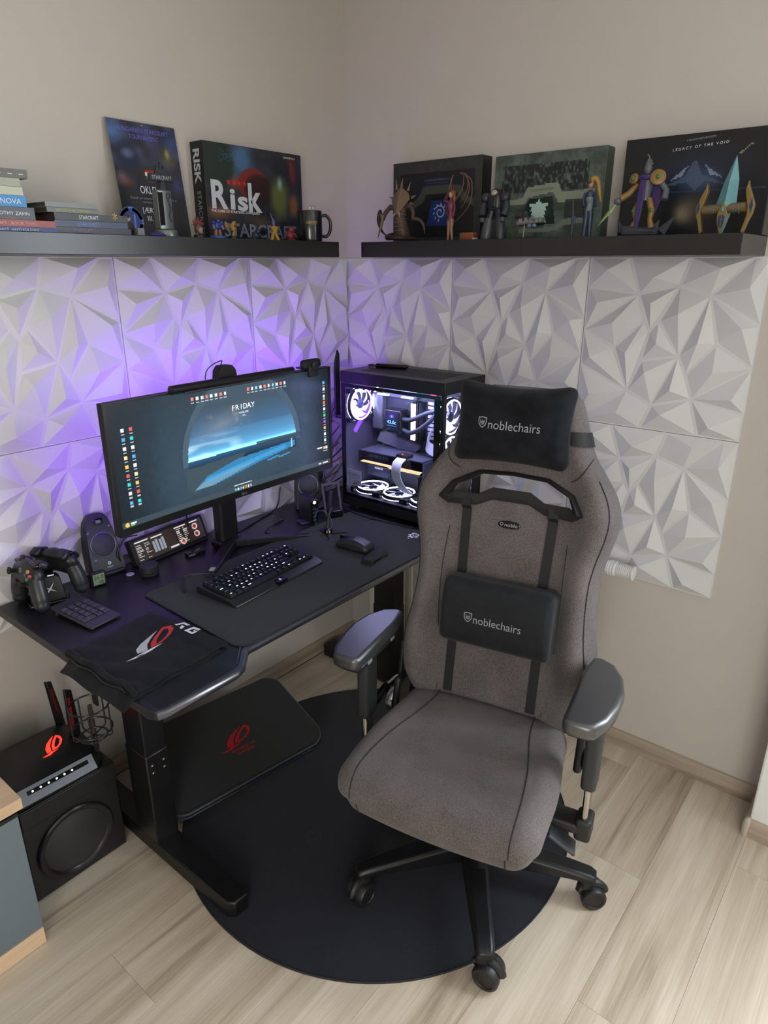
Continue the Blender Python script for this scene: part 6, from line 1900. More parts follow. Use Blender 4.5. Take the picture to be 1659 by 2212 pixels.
decal('emblem', sp, lambda x, y: (W1 * .56 + x, -0.0012, 0.256 * .37 + y), M('emblem_pale', (150, 160, 185), .4), t)
text('lettering', 'HEART OF THE SWARM', 0.006, lambda x, y: (W1 * .53 + x, -0.0012, 0.256 * .76 + y), M('ink_indigo', (86, 86, 130), .4), t, width=0.11)
W2 = 0.362
c = CV(96, 66, (70, 82, 74))
c.a += ((c.noise(34, 1, (14, 9)) + c.noise(22, 4, (50, 30))) - 26)[..., None]
c.rect(.07, .56, .86, .88, (20, 26, 24))
nn_ = c.noise(1, 7, (60, 26))
c.put(np.clip((nn_ - .45) * 2.5, 0, 1) * ((c.X > .07) & (c.X < .86) & (c.Y > .56) & (c.Y < .88)), (110, 122, 118), .75)
c.poly([(.06, .46), (.28, .50), (.32, .62), (.60, .66), (.64, .54), (.93, .56), (.93, .42), (.62, .42), (.56, .55), (.34, .50), (.27, .38), (.06, .40)], (128, 136, 118))
c.rect(.12, .34, .90, .42, (46, 58, 50), .7)
c.poly([(.26, .16), (.60, .18), (.56, .50), (.34, .48)], (14, 34, 28)).ell(.44, .33, .13, .15, (44, 92, 78), .7, .8)
c.poly([(.26, .13), (.60, .15), (.66, .23), (.93, .26), (.93, .20), (.68, .16), (.62, .10), (.26, .09)], (112, 120, 104))
c.rect(.68, .24, .93, .46, (26, 34, 34), .8)
t = shelf_box('collector_box', 'grey-green armour-styled box with white eagle emblem on the right shelf', 'box', W2, 0.0515, 0.246, (-0.052, -0.679, SH), -90, M('box_edge_green', (70, 80, 70), .5), c)
eg = [[(0, .5), (.07, .34), (.16, .36), (.14, .28), (.5, .30), (.5, .18), (.36, .16), (.44, -.02), (.32, 0), (.40, -.18), (.30, -.16), (.46, -.5), (.2, -.40), (.1, -.5), (0, -.40), (-.1, -.5), (-.2, -.40), (-.46, -.5), (-.30, -.16), (-.40, -.18), (-.32, 0), (-.44, -.02), (-.36, .16), (-.5, .18), (-.5, .30), (-.14, .28), (-.16, .36), (-.07, .34)]]
decal('emblem', [[(x * 0.062, y * 0.070) for x, y in eg[0]]], lambda x, y: (W2 * .44 + x, -0.0012, 0.246 * .345 + y), M('emblem_mint', (176, 200, 190), .4), t)
text('lettering', "COLLECTOR'S EDITION", 0.006, lambda x, y: (W2 * .46 + x, -0.0012, 0.246 * .585 + y + x * .04), M('ink_olive', (70, 78, 66), .5), t, width=0.075)
W3 = 0.372
c = CV(100, 66, (13, 14, 19))
c.ell(.52, .60, .42, .34, (26, 42, 72), .8, .8).ell(.55, .55, .18, .14, (60, 84, 120), .6, .7)
c.poly([(.30, .50), (.44, .60), (.50, .76), (.56, .60), (.72, .50), (.58, .54), (.52, .44), (.46, .54)], (70, 84, 104), .8)
c.poly([(.34, .56), (.42, .66), (.46, .70), (.42, .60)], (150, 160, 176), .7).poly([(.70, .56), (.60, .66), (.57, .70), (.61, .60)], (150, 160, 176), .7)
c.poly([(.16, .84), (.20, .74), (.21, .745), (.17, .845)], (150, 145, 120), .8).poly([(.86, .86), (.78, .76), (.775, .77), (.85, .87)], (150, 145, 120), .8)
c.rect(.08, .44, .98, .46, (40, 56, 88), .7).ell(.5, .26, .16, .20, (96, 82, 60), .8, .7).ell(.46, .22, .08, .12, (150, 134, 110), .6, .8).ell(.66, .26, .14, .14, (70, 58, 46), .7, .8).ell(.88, .26, .10, .2, (60, 46, 36), .6, .8)
c.rect(0, 0, 1, .08, (10, 11, 15), .8)
t = shelf_box('collector_box', 'large near-black box reading LEGACY OF THE VOID at shelf end', 'box', W3, 0.089, 0.246, (-0.090, -1.108, SH), -90, M('box_edge_black', (14, 14, 18), .35), c)
text('lettering', 'LEGACY OF THE VOID', 0.0065, lambda x, y: (W3 * .52 + x, -0.0012, 0.246 * .875 + y + x * .06), ink_w, t, width=0.135, space=1.5)
text('lettering', "COLLECTOR'S EDITION", 0.0042, lambda x, y: (W3 * .52 + x, -0.0012, 0.246 * .945 + y + x * .06), grey_ink, t, width=0.07)

# ---- brown creature statuette (generic horned creature rearing over a coiled base)
t = rthing('creature_statuette', 'brown horned creature statuette with curved blade arms at shelf start', 'figurine', -0.400, -0.175)
br, brl, brd = figm('bark', (92, 70, 54), .6), figm('bark_light', (136, 112, 88), .6), figm('bark_dark', (52, 36, 32), .6)
part('coiled_base', MB().tube(spline([(0.052, 0.02, 0.010), (0.03, -0.035, 0.012), (-0.02, -0.04, 0.014), (-0.045, 0.0, 0.018), (-0.02, 0.03, 0.024), (0.0, 0.015, 0.030)], 6), [0.004 + 0.0004 * i for i in range(31)], 12), brd, t, smooth=70)
part('torso', MB().tube(spline([(0.0, 0.01, 0.018), (0.004, 0.002, 0.045), (0.0, -0.004, 0.075), (0.004, -0.002, 0.10), (0.010, -0.006, 0.122)], 5), [0.026, .0255, .025, .024, .023, .022, .0215, .021, .0205, .020, .020, .0205, .021, .021, .020, .019, .018, .017, .016, .014, .012], 14), br, t, smooth=70)
for k in range(6):
    part('belly_ring', MB().torus(0.0195 + 0.0012 * (k < 2), 0.0022, 20, 6, T(0.002, -0.003, 0.036 + 0.012 * k), 0.8), brl, t)
part('hood', MB().loft([[(-0.030, 0.004, 0.150), (0.0, 0.0, 0.172), (0.030, 0.004, 0.150), (0.0, 0.012, 0.145)], [(-0.036, -0.006, 0.128), (0.0, -0.012, 0.150), (0.044, -0.006, 0.130), (0.0, 0.010, 0.128)], [(-0.014, -0.022, 0.102), (0.008, -0.030, 0.118), (0.026, -0.022, 0.102), (0.008, -0.008, 0.098)], [(0.006, -0.038, 0.082), (0.012, -0.042, 0.088), (0.018, -0.038, 0.082), (0.012, -0.034, 0.078)]], True), brl, t, bevel=0.003, seg=2)
sp = MB()
for (x, z_, dx, dz) in ((-0.020, .160, -0.006, 0.034), (0.0, .168, 0.002, 0.026), (0.026, .156, 0.008, 0.026), (-0.034, .135, -0.018, 0.006), (0.042, .135, 0.016, 0.006), (-0.030, 0.118, -0.012, -0.006), (0.036, 0.118, 0.012, -0.004)):
    sp.cyl((x, 0.004, z_), (x + dx, 0.006, z_ + dz), 0.005, 0.0006, 8)
part('horns', sp, brl, t)
part('tusks', MB().cyl((0.004, -0.034, 0.088), (-0.004, -0.044, 0.070), 0.0022, 0.0005, 8).cyl((0.020, -0.034, 0.088), (0.028, -0.044, 0.072), 0.0022, 0.0005, 8), figm('ivory', (206, 196, 170)), t)
for sg in (-1, 1):
    part('arm', MB().tube(spline([(sg * 0.014, 0.0, 0.104), (sg * 0.040, -0.004, 0.108), (sg * 0.058, -0.010, 0.090), (sg * 0.062 + 0.0, -0.016, 0.070)], 5), [0.009] * 6 + [0.007] * 5 + [0.006] * 5, 10), br, t, smooth=70)
part('blade', MB().tube(spline([(-0.062, -0.014, 0.075), (-0.080, -0.010, 0.100), (-0.086, -0.010, 0.07), (-0.070, -0.012, 0.035), (-0.040, -0.010, 0.016)], 6), [0.0006 + 0.0016 * min(i, 24 - i) * 0.35 for i in range(25)], 8), brd, t, smooth=70)
part('blade', MB().tube([(-0.060, -0.018, 0.085), (-0.066, -0.022, 0.050), (-0.078, -0.026, 0.012)], [0.006, 0.005, 0.0006], 8), brl, t, smooth=70)
part('blade', MB().tube(spline([(0.062, -0.016, 0.070), (0.085, -0.014, 0.066), (0.105, -0.016, 0.050), (0.112, -0.018, 0.022)], 5), [0.006] * 6 + [0.005] * 5 + [0.004, .003, .002, .0012, .0006], 8), br, t, smooth=70)

# ---- slim figure framed by thin branches (generic)
t = rthing('winged_figurine', 'slim magenta figurine with red hair framed by thin brown branches', 'figurine', -0.602, -0.180)
mg, tn = figm('magenta', (136, 56, 84)), figm('tan_pink', (170, 128, 92))
part('body', MB().tube(spline([(0, 0, 0.060), (0.001, 0, 0.075), (0.0, 0, 0.090), (0.0, -0.001, 0.105), (0.0, 0, 0.116), (0.0, 0, 0.124)], 4), [0.010, .0098, .0095, .009, .008, .0075, .0075, .008, .0095, .0105, .011, .0112, .0112, .0105, .009, .007, .005, .004, .0035, .0035, .0035], 12), mg, t, smooth=70)
for sg in (-1, 1):
    part('leg', MB().tube([(sg * 0.005, 0, 0.064), (sg * 0.005, -0.002, 0.034), (sg * 0.008, 0.0, 0.002)], [0.0075, 0.0055, 0.0035], 10), tn, t, smooth=70)
part('arm', MB().tube([(-0.010, 0, 0.114), (-0.023, -0.006, 0.118), (-0.006, -0.012, 0.134)], [0.004, 0.0035, 0.003], 8), mg, t)
part('arm', MB().tube([(0.010, 0, 0.114), (0.017, -0.004, 0.094), (0.015, -0.008, 0.072)], [0.004, 0.0035, 0.003], 8), mg, t)
part('head', MB().ell((0.0, -0.002, 0.133), (0.007, 0.0075, 0.009)), figm('skin', (206, 178, 146)), t)
part('hair', MB().ell((0.004, 0.003, 0.137), (0.0105, 0.009, 0.011)).ell((0.009, 0.004, 0.124), (0.006, 0.006, 0.014)), figm('auburn', (150, 82, 40)), t)
bw = figm('branch', (122, 84, 60), .6)
br_sets = [[(0.004, 0.008, 0.110), (0.030, 0.014, 0.150), (0.034, 0.014, 0.186), (0.022, 0.012, 0.196)], [(0.022, 0.012, 0.194), (0.046, 0.012, 0.186), (0.052, 0.010, 0.150), (0.030, 0.006, 0.110)], [(0.034, 0.014, 0.188), (0.064, 0.012, 0.170), (0.066, 0.010, 0.115), (0.044, 0.006, 0.080), (0.006, 0.004, 0.050)], [(0.046, 0.012, 0.186), (0.058, 0.011, 0.150), (0.046, 0.008, 0.112), (0.034, 0.004, 0.094)],
           [(-0.002, 0.008, 0.112), (-0.010, 0.012, 0.150), (-0.004, 0.012, 0.192)], [(-0.004, 0.012, 0.190), (-0.016, 0.010, 0.150), (-0.022, 0.006, 0.110), (-0.014, 0.004, 0.076)], [(-0.004, 0.008, 0.055), (-0.018, 0.006, 0.080), (-0.032, 0.004, 0.090)]]
for q in br_sets:
    s_ = spline(q, 6)
    part('branch', MB().tube(s_, [0.0026 - 0.0016 * i / (len(s_) - 1) for i in range(len(s_))], 8), bw, t, smooth=70)
# ---- orange packet
t = rthing('orange_packet', 'small orange carton with brown end lying between two figurines', 'box', -0.683, -0.200)
part('carton', MB().rbox((0.040, 0.026, 0.022), 0.002, 1, 2, X=T(0.004, 0, 0.0113)), figm('orange', (164, 84, 50), .5), t)
part('end_cap', MB().rbox((0.010, 0.0255, 0.0215), 0.002, 1, 2, X=T(-0.0205, 0, 0.0111)), figm('brown_end', (104, 84, 48), .5), t)
# ---- dark armoured figure (generic heavy suit)
t = rthing('armoured_figurine', 'bulky dark blue-grey armoured figurine with pale visor', 'figurine', -0.765, -0.185)
ar, ard, arl = figm('armour', (50, 52, 60), .4), figm('armour_dark', (30, 31, 36), .4), figm('armour_worn', (84, 86, 92), .4)
part('torso', MB().rbox((0.044, 0.036, 0.050), 0.014, 2, 4, X=T(0, 0, 0.104)), ar, t)
part('chest_plate', MB().rbox((0.022, 0.008, 0.030), 0.0035, 1, 3, X=T(0, -0.018, 0.104)), ard, t)
part('collar', MB().torus(0.014, 0.005, 24, 8, T(0, -0.006, 0.126) @ R(55, 'X')), ard, t)
part('visor', MB().ell((0, -0.010, 0.128), (0.0105, 0.008, 0.0095)), figm('visor', (206, 190, 168), .25), t)
part('backpack', MB().rbox((0.034, 0.022, 0.044), 0.006, 1, 2, X=T(0.004, 0.020, 0.118)), ard, t)
for sg in (-1, 1):
    part('shoulder', MB().ell((sg * 0.033, 0, 0.116), (0.015, 0.017, 0.015)), ar, t)
    part('forearm', MB().tube([(sg * 0.036, 0, 0.106), (sg * 0.040, -0.004, 0.088), (sg * 0.036, -0.012, 0.066)], [0.009, 0.011, 0.012], 12), ar, t, smooth=60)
    part('fist', MB().rbox((0.014, 0.014, 0.014), 0.004, 1, 3, X=T(sg * 0.034, -0.014, 0.056)), arl, t)
    part('thigh', MB().tube([(sg * 0.010, 0, 0.084), (sg * 0.018, -0.003, 0.054)], [0.012, 0.013], 12), ard, t, smooth=60)
    part('boot', MB().tube([(sg * 0.018, -0.002, 0.060), (sg * 0.021, -0.004, 0.030), (sg * 0.024, -0.006, 0.004), (sg * 0.024, -0.006, 0.0005)], [0.014, 0.0175, 0.019, 0.018], 14), arl if sg < 0 else ar, t, smooth=60)
t = rthing('usb_stick', 'tiny white key tag lying at the front edge of the shelf', 'tag', -0.736, -0.247)
part('tag', MB().rbox((0.008, 0.022, 0.005), 0.002, 1, 2, X=T(0, 0, 0.0028)), figm('tag_white', (186, 184, 182)), t)
part('loop', MB().torus(0.003, 0.0008, 14, 6, T(0, -0.006, 0.0052)), figm('tag_grey', (120, 120, 122)), t)
# ---- model spaceship on a stand
t = rthing('model_ship', 'grey model spaceship with rocky stern on thin clear stand', 'model', -0.880, -0.175)
part('stand_base', MB().rbox((0.050, 0.026, 0.004), 0.0015, 1, 2, X=T(-0.012, 0, 0.0024)), blk_gloss, t)
part('stand_rod', MB().cyl((-0.022, 0, 0.004), (-0.020, 0, 0.042), 0.0016, n=8), figm('rod', (190, 190, 185), .3), t)
hl = figm('hull', (150, 146, 138), .45)
part('hull', MB().rbox((0.082, 0.018, 0.012), 0.004, 4, 2, X=T(-0.004, 0, 0.047) @ R(-4, 'Y')), hl, t)
for k, (x, z_, sx) in enumerate(((-0.030, .049, .012), (-0.012, .051, .010), (0.004, .049, .012), (0.022, .050, .012), (0.034, .051, .009))):
    part('module', MB().rbox((sx, 0.024, 0.014), 0.002, 1, 2, X=T(x, 0, z_)), hl, t)
part('engine', MB().ell((0.010, -0.012, 0.056), (0.006, 0.006, 0.006)).ell((0.002, -0.012, 0.036), (0.007, 0.006, 0.006)).ell((0.018, -0.012, 0.036), (0.007, 0.006, 0.006)), figm('engine', (112, 142, 172), .3), t)
rk = MB()
rr_ = random.Random(5)
for k in range(16):
    rk.ell((-0.050 + 0.044 * rr_.random(), -0.004 + 0.012 * rr_.random(), 0.052 + 0.020 * rr_.random() * (1 - abs(k - 8) / 12)), (0.006 + 0.006 * rr_.random(), 0.006, 0.005 + 0.004 * rr_.random()), 7, 5)
part('rocky_stern', rk, figm('slag', (62, 56, 54), .7), t)
# ---- figure with long blond ponytail
t = rthing('ponytail_figurine', 'slim blue-grey figurine with long blond ponytail', 'figurine', -1.058, -0.185, 35)
bl, bld = figm('suit_blue', (44, 62, 84), .4), figm('suit_pale', (132, 136, 146), .4)
part('torso', MB().tube(spline([(0, 0, 0.068), (0.002, 0, 0.085), (0.0, -0.001, 0.10), (0.0, -0.001, 0.114), (0.0, 0, 0.124)], 4), [0.010, .0098, .0092, .0088, .0085, .009, .0098, .0108, .0112, .011, .010, .0085, .006, .0045, .004, .004, .004], 12), bld, t, smooth=70)
part('chest', MB().ell((0, -0.004, 0.108), (0.012, 0.009, 0.012)), bl, t)
for sg in (-1, 1):
    part('leg', MB().tube([(sg * 0.005, 0, 0.072), (sg * 0.006, -0.003, 0.040), (sg * 0.007, 0.0, 0.012), (sg * 0.007, -0.004, 0.0008)], [0.0085, 0.0072, 0.006, 0.007], 10), bl, t, smooth=70)
    part('arm', MB().tube([(sg * 0.011, 0, 0.114), (sg * 0.016, 0.002, 0.096), (sg * 0.014, -0.006, 0.078)], [0.0045, 0.004, 0.0038], 8), bl, t)
part('head', MB().ell((0, -0.002, 0.134), (0.0075, 0.008, 0.010)), figm('skin_warm', (206, 150, 110)), t)
part('visor', MB().ell((-0.003, -0.006, 0.138), (0.006, 0.004, 0.004)), bl, t)
part('ponytail', MB().tube(spline([(0.0, 0.003, 0.143), (0.010, 0.006, 0.149), (0.020, 0.008, 0.140), (0.026, 0.008, 0.115), (0.033, 0.008, 0.088)], 5), [0.007] * 6 + [0.0075] * 5 + [0.006] * 5 + [0.005, .004, .003, .002, .0006], 10), figm('blond', (196, 150, 66)), t, smooth=70)
t = rthing('toy_rifle', 'thin grey-blue toy rifle standing upright beside the ponytail figurine', 'toy', -1.014, -0.185)
part('barrel', MB().cyl((0, 0, 0.058), (-0.003, 0, 0.098), 0.0026, 0.0018, 8), figm('gun_brown', (92, 70, 66)), t)
part('stock', MB().rbox((0.008, 0.006, 0.060), 0.002, 1, 2, X=T(0, 0, 0.0305)), figm('gun_grey', (66, 70, 78)), t)
part('scope', MB().rbox((0.005, 0.005, 0.022), 0.002, 1, 2, X=T(0.0062, -0.001, 0.046)), figm('gun_blue', (60, 90, 130)), t)
# ---- robed figure on rock base
t = rthing('robed_figurine', 'gold-armoured figurine with long purple robe and green blade on rocks', 'figurine', -1.210, -0.185)
gd, pu, gr = figm('gold_armour', (158, 118, 58), .4), figm('robe_purple', (72, 50, 116), .6), figm('stone_skin', (104, 108, 116), .5)
rk = figm('rock', (60, 66, 72), .7)
part('rock', MB().rbox((0.095, 0.055, 0.020), 0.008, 3, 2, deform=lambda p: (p[0], p[1], p[2] + 0.0105 + (0.006 * math.sin(p[0] * 190) * math.cos(p[1] * 150) if p[2] > 0 else 0))), rk, t, smooth=20)
for (x, dx, h_) in ((-0.050, -0.018, .030), (0.052, 0.030, .034), (0.030, 0.012, .026), (-0.022, -0.006, 0.022)):
    part('rock_spike', MB().cyl((x, 0.0, 0.010), (x + dx, 0.004, 0.014 + h_), 0.013, 0.0008, 6), rk, t, smooth=0)
for sg in (-1, 1):
    part('leg', MB().tube([(sg * 0.010, 0, 0.090), (sg * 0.022, -0.006, 0.062), (sg * 0.018, 0.0, 0.040), (sg * 0.026, -0.004, 0.018)], [0.008, 0.0085, 0.007, 0.009], 10), gd, t, smooth=70)
    part('knee_gem', MB().ell((sg * 0.023, -0.014, 0.062), (0.0045, 0.003, 0.0055)), figm('gem_green', (70, 130, 60), .25), t)
part('torso', MB().tube([(0, 0, 0.086), (0, 0, 0.105), (0, 0, 0.130), (0, 0, 0.146)], [0.012, 0.014, 0.020, 0.009], 12), gr, t, smooth=70)
part('robe_front', MB().loft([[(-0.012, -0.018, 0.142), (0.004, -0.020, 0.142), (0.004, -0.014, 0.142), (-0.012, -0.014, 0.142)], [(-0.014, -0.022, 0.095), (0.004, -0.024, 0.095), (0.004, -0.018, 0.095), (-0.014, -0.018, 0.095)], [(-0.014, -0.024, 0.055), (0.002, -0.026, 0.055), (0.002, -0.020, 0.055), (-0.014, -0.020, 0.055)], [(-0.012, -0.026, 0.014), (-0.004, -0.026, 0.014), (-0.004, -0.022, 0.014), (-0.012, -0.022, 0.014)]], True), pu, t, bevel=0.002)
part('robe_back', MB().loft([[(0.010, 0.006, 0.140), (0.032, 0.006, 0.136), (0.032, 0.012, 0.136), (0.010, 0.012, 0.140)], [(0.012, 0.010, 0.090), (0.038, 0.010, 0.090), (0.038, 0.016, 0.090), (0.012, 0.016, 0.090)], [(0.008, 0.012, 0.035), (0.022, 0.012, 0.050), (0.022, 0.018, 0.050), (0.008, 0.018, 0.035)]], True), pu, t, bevel=0.002)
part('scarf', MB().torus(0.017, 0.0075, 24, 8, T(0, -0.002, 0.140), 0.8), pu, t)
part('head', MB().loft([[(0.011 * math.cos(a) * s_, 0.010 * math.sin(a) * s_ - 0.004, z_) for a in [2 * PI * k / 12 for k in range(12)]] for s_, z_ in ((0.6, .148), (1.0, .158), (0.85, .168), (0.5, .178), (0.08, .188))], True), gr, t, smooth=60)
for sg, R_ in ((-1, 0.013), (1, 0.019)):
    p = part('shoulder_disc', MB().lathe([(R_, 0), (R_, 0.004), (R_ * .75, 0.007), (R_ * .5, 0.0068), (0.001, 0.009)], 28, T(sg * 0.030, -0.010, 0.138) @ R(75, 'X') @ R(sg * 20, 'Y')), gd, t)
    part('shoulder_gem', MB().ell((sg * 0.032, -0.0195, 0.139), (0.0055, 0.003, 0.006)), figm('gem_green', (70, 130, 60), .25), p)
part('arm', MB().tube([(-0.024, 0, 0.126), (-0.040, -0.010, 0.104), (-0.058, -0.018, 0.092)], [0.007, 0.008, 0.009], 10), gd, t, smooth=70)
part('gauntlet', MB().ell((-0.064, -0.020, 0.086), (0.010, 0.009, 0.009)), gr, t)
part('energy_blade', MB().loft([[(-0.068 + a, -0.022 + b, 0.080) for a, b in ((-0.004, 0), (0, -0.003), (0.004, 0), (0, 0.003))], [(-0.082 + a, -0.026 + b, 0.060) for a, b in ((-0.007, 0), (0, -0.004), (0.007, 0), (0, 0.004))], [(-0.108 + a, -0.034 + b, 0.026) for a, b in ((-0.0006, 0), (0, -0.0006), (0.0006, 0), (0, 0.0006))]], True), figm('blade_green', (148, 178, 90), .3), t, smooth=0)
part('arm', MB().tube([(0.034, 0, 0.128), (0.050, 0.004, 0.108), (0.050, -0.004, 0.086)], [0.008, 0.0085, 0.009], 10), gr, t, smooth=70)
# ---- crystal ornament with gold arms
t = rthing('crystal_ornament', 'pale blue faceted crystal in a gold and blue claw stand', 'ornament', -1.408, -0.185)
au, az, cr_ = figm('gold_metal', (150, 122, 60), .35), figm('enamel_blue', (40, 64, 110), .35), figm('crystal', (120, 182, 190), .25)
part('crystal', MB().loft([[(0.009, 0, 0.175), (0.0092, 0.0002, 0.175), (0.009, 0.0004, 0.175), (0.0088, 0.0002, 0.175)], [(-0.010, 0, 0.120), (0.004, -0.014, 0.118), (0.022, 0, 0.122), (0.004, 0.012, 0.120)], [(-0.022, 0, 0.066), (0.002, -0.020, 0.062), (0.024, 0, 0.070), (0.002, 0.014, 0.066)], [(-0.012, 0, 0.040), (0.002, -0.010, 0.036), (0.014, 0, 0.044), (0.002, 0.010, 0.040)], [(-0.010, 0, 0.004), (-0.004, -0.006, 0.001), (0.003, 0, 0.004), (-0.004, 0.006, 0.004)]], True), cr_, t, smooth=0)
part('cross_tube', MB().cyl((-0.050, -0.004, 0.056), (0.048, -0.004, 0.060), 0.0115, n=20), figm('bronze', (128, 106, 66), .35), t)
for x in (-0.034, -0.022, 0.022, 0.034):
    part('tube_inlay', MB().torus(0.0118, 0.0008, 20, 6, T(x, -0.004, 0.0575) @ R(90, 'Y')), M('inlay_cyan', (40, 110, 160), .4), t)
vs_ = [(0, .075), (0.006, .062), (0.0115, .046), (0.010, .026), (0.004, .010), (0, .0008), (-0.004, .010), (-0.010, .026), (-0.0115, .046), (-0.006, .062)]
p = part('front_spindle', MB().prism(vs_, 0.014, 0.020, R(90, 'X')), au, t, bevel=0.0015)
part('spindle_gem', MB().ell((0, -0.021, 0.056), (0.003, 0.0015, 0.0065)), figm('gem_cyan', (70, 170, 180), .2), p)
for sg in (-1, 1):
    part('spindle_panel', MB().prism([(sg * 0.001, .044), (sg * 0.007, .040), (sg * 0.006, .022), (sg * 0.001, .012)], 0.0198, 0.0206, R(90, 'X')), az, p)
    pts = [(sg * 0.046, .118), (sg * 0.049, .105), (sg * 0.058, .085), (sg * 0.066, .065), (sg * 0.064, .045), (sg * 0.058, .030), (sg * 0.054, .014), (sg * 0.050, .001), (sg * 0.044, .006), (sg * 0.048, .022), (sg * 0.052, .040), (sg * 0.052, .058), (sg * 0.046, .080), (sg * 0.042, .098)]
    a_ = part('claw_arm', MB().prism(pts, -0.006, 0.010, R(90, 'X')), au, t, bevel=0.0015)
    part('arm_panel', MB().prism([(sg * 0.060, .080), (sg * 0.0635, .062), (sg * 0.061, .046), (sg * 0.056, .060)], 0.0098, 0.0106, R(90, 'X')), az, a_)
# ================================================================== ON THE FLOOR
# ---- subwoofer
sw = thing('subwoofer', 'black box subwoofer with large round cone on the floor', 'subwoofer', (-1.510, -0.310, 0.0))
swm = M('subwoofer_vinyl', (27, 27, 28), 0.45, var=.1, scale=80)
SWH, SWW, SWD = 0.305, 0.268, 0.262
part('housing', MB().box((-SWW / 2, 0.0, 0.006), (SWW / 2, SWD, SWH)), swm, sw, bevel=0.004)
part('front_lip', MB().box((-SWW / 2 + 0.002, -0.004, SWH - 0.055), (SWW / 2 - 0.002, 0.002, SWH - 0.002)), swm, sw, bevel=0.002)
Xs_ = T(-0.005, 0.0, 0.128) @ R(90, 'X')
part('cone', MB().lathe([(0.104, 0.001), (0.108, 0.006), (0.104, 0.010), (0.094, 0.008), (0.088, 0.002), (0.085, -0.0005)], 64, Xs_, cap=False), M('surround_rubber', (22, 22, 24), 0.25), sw)
part('cone_dish', MB().lathe([(0.092, 0.0012), (0.080, 0.005), (0.060, 0.0095), (0.04, 0.0135), (0.02, 0.0165), (0.001, 0.0175)], 64, Xs_), M('cone_grey', (44, 45, 46), 0.38), sw)
for sx in (-1, 1):
    for yy in (0.03, SWD - 0.03):
        part('foot', MB().cyl((sx * 0.11, yy, 0.0003), (sx * 0.11, yy, 0.008), 0.012, n=14), blk, sw)
# ---- router on the subwoofer
rt = thing('router', 'black angular wifi router with glowing red emblem on the subwoofer', 'router', (-1.505, -0.185, SWH + 0.0003), -2)
rtm = M('router_black', (25, 24, 25), 0.38)
out_ = [(-0.125, -0.125), (0.085, -0.125), (0.118, -0.085), (0.118, 0.075), (0.080, 0.120), (-0.10, 0.120), (-0.135, 0.080), (-0.135, -0.09)]
part('body', MB().loft([[(x, y, 0.004) for x, y in out_], [(x, y, 0.016) for x, y in out_], [(x * .93, y * .80 + 0.006, 0.046) for x, y in out_], [(x * .60, y * .5 + .02, 0.060) for x, y in out_]], True), rtm, rt, bevel=0.002)
def barp(a, b, e=0.0):
    """a along the front edge, b up the slope, e lifted off it"""
    return (-0.118 + 0.200 * a, -0.128 + 0.024 * b - 0.8 * e, 0.0175 + 0.026 * b + 0.7 * e)
bar_m = M('router_bar', (112, 116, 122), 0.35, .4)
part('light_bar', MB().loft([[barp(a, -0.10, -0.002), barp(a, -0.10, 0.003), barp(a, 1.10, 0.003), barp(a, 1.10, -0.004)] for a in (0, 0.25, 0.5, 0.75, 1.0)], True), bar_m, rt)
part('bar_slot', MB().loft([[barp(a, 0.50, 0.0028), barp(a, 0.50, 0.0038), barp(a, 0.82, 0.0038), barp(a, 0.82, 0.0028)] for a in (0.10, 0.5, 0.92)], True), blk_gloss, rt)
for k in range(6):
    part('status_light', MB().ell(barp(0.17 + 0.105 * k, 0.66, 0.0042), (0.0026, 0.0024, 0.0024), 10, 6), EM('led_status', (235, 240, 255), 5), rt)
decal('emblem', [[(x, y) for x, y in p] for p in ROG], lambda x, y: (-0.020 + 0.074 * x, -0.040 + 0.074 * y, 0.0612), EM('emblem_red', (255, 46, 34), 2.4), rt)
for k in range(5):
    p = MB()
    x = -0.115 + 0.012 * (k % 2)
    p.prism([(-0.010, 0), (0.008, 0), (0.010, 0.014), (0.004, 0.014), (0.003, 0.006), (-0.004, 0.006), (-0.003, 0.014), (-0.009, 0.014)], 0, 0.0015, T(-0.092 + 0.004 * k, -0.075 + 0.033 * k, 0.0480) @ R(-14, 'Y'))
    part('relief_glyph', p, blk_gloss, rt)
for (x, y, rz, tilt, h) in ((0.092, 0.000, 15, 0, 0.185), (0.118, -0.075, 62, 0, 0.160), (0.095, 0.095, 40, 6, 0.17)):
    Xa = T(x, y, 0.026) @ R(rz, 'Z') @ R(-tilt, 'X')
    a_ = part('antenna', MB().loft([[(-0.014, 0.0, 0.0), (0.014, 0.0, 0.0), (0.016, 0.012, 0.0), (-0.016, 0.012, 0.0)], [(-0.016, 0.0, 0.05), (0.016, 0.0, 0.05), (0.014, 0.012, 0.05), (-0.014, 0.012, 0.05)], [(-0.012, 0.0, h), (0.010, 0.0, h - 0.012), (0.009, 0.010, h - 0.012), (-0.011, 0.010, h)]], True, X=Xa), rtm, rt, bevel=0.0015)
    part('red_inlay', MB().box((-0.008, -0.0012, 0.06), (-0.001, 0.0002, h - 0.03), Xa), M('antenna_red', (150, 26, 30), 0.35), a_)
for k in range(2):
    cbl = MB().tube(spline([(-0.13, 0.06 + 0.02 * k, 0.02), (-0.165, 0.09, 0.03 + 0.012 * k), (-0.19, 0.12 + .01 * k, -0.02), (-0.20, 0.13, -0.2)], 8), 0.0032, 8)
    part('cord', cbl, blk, rt)
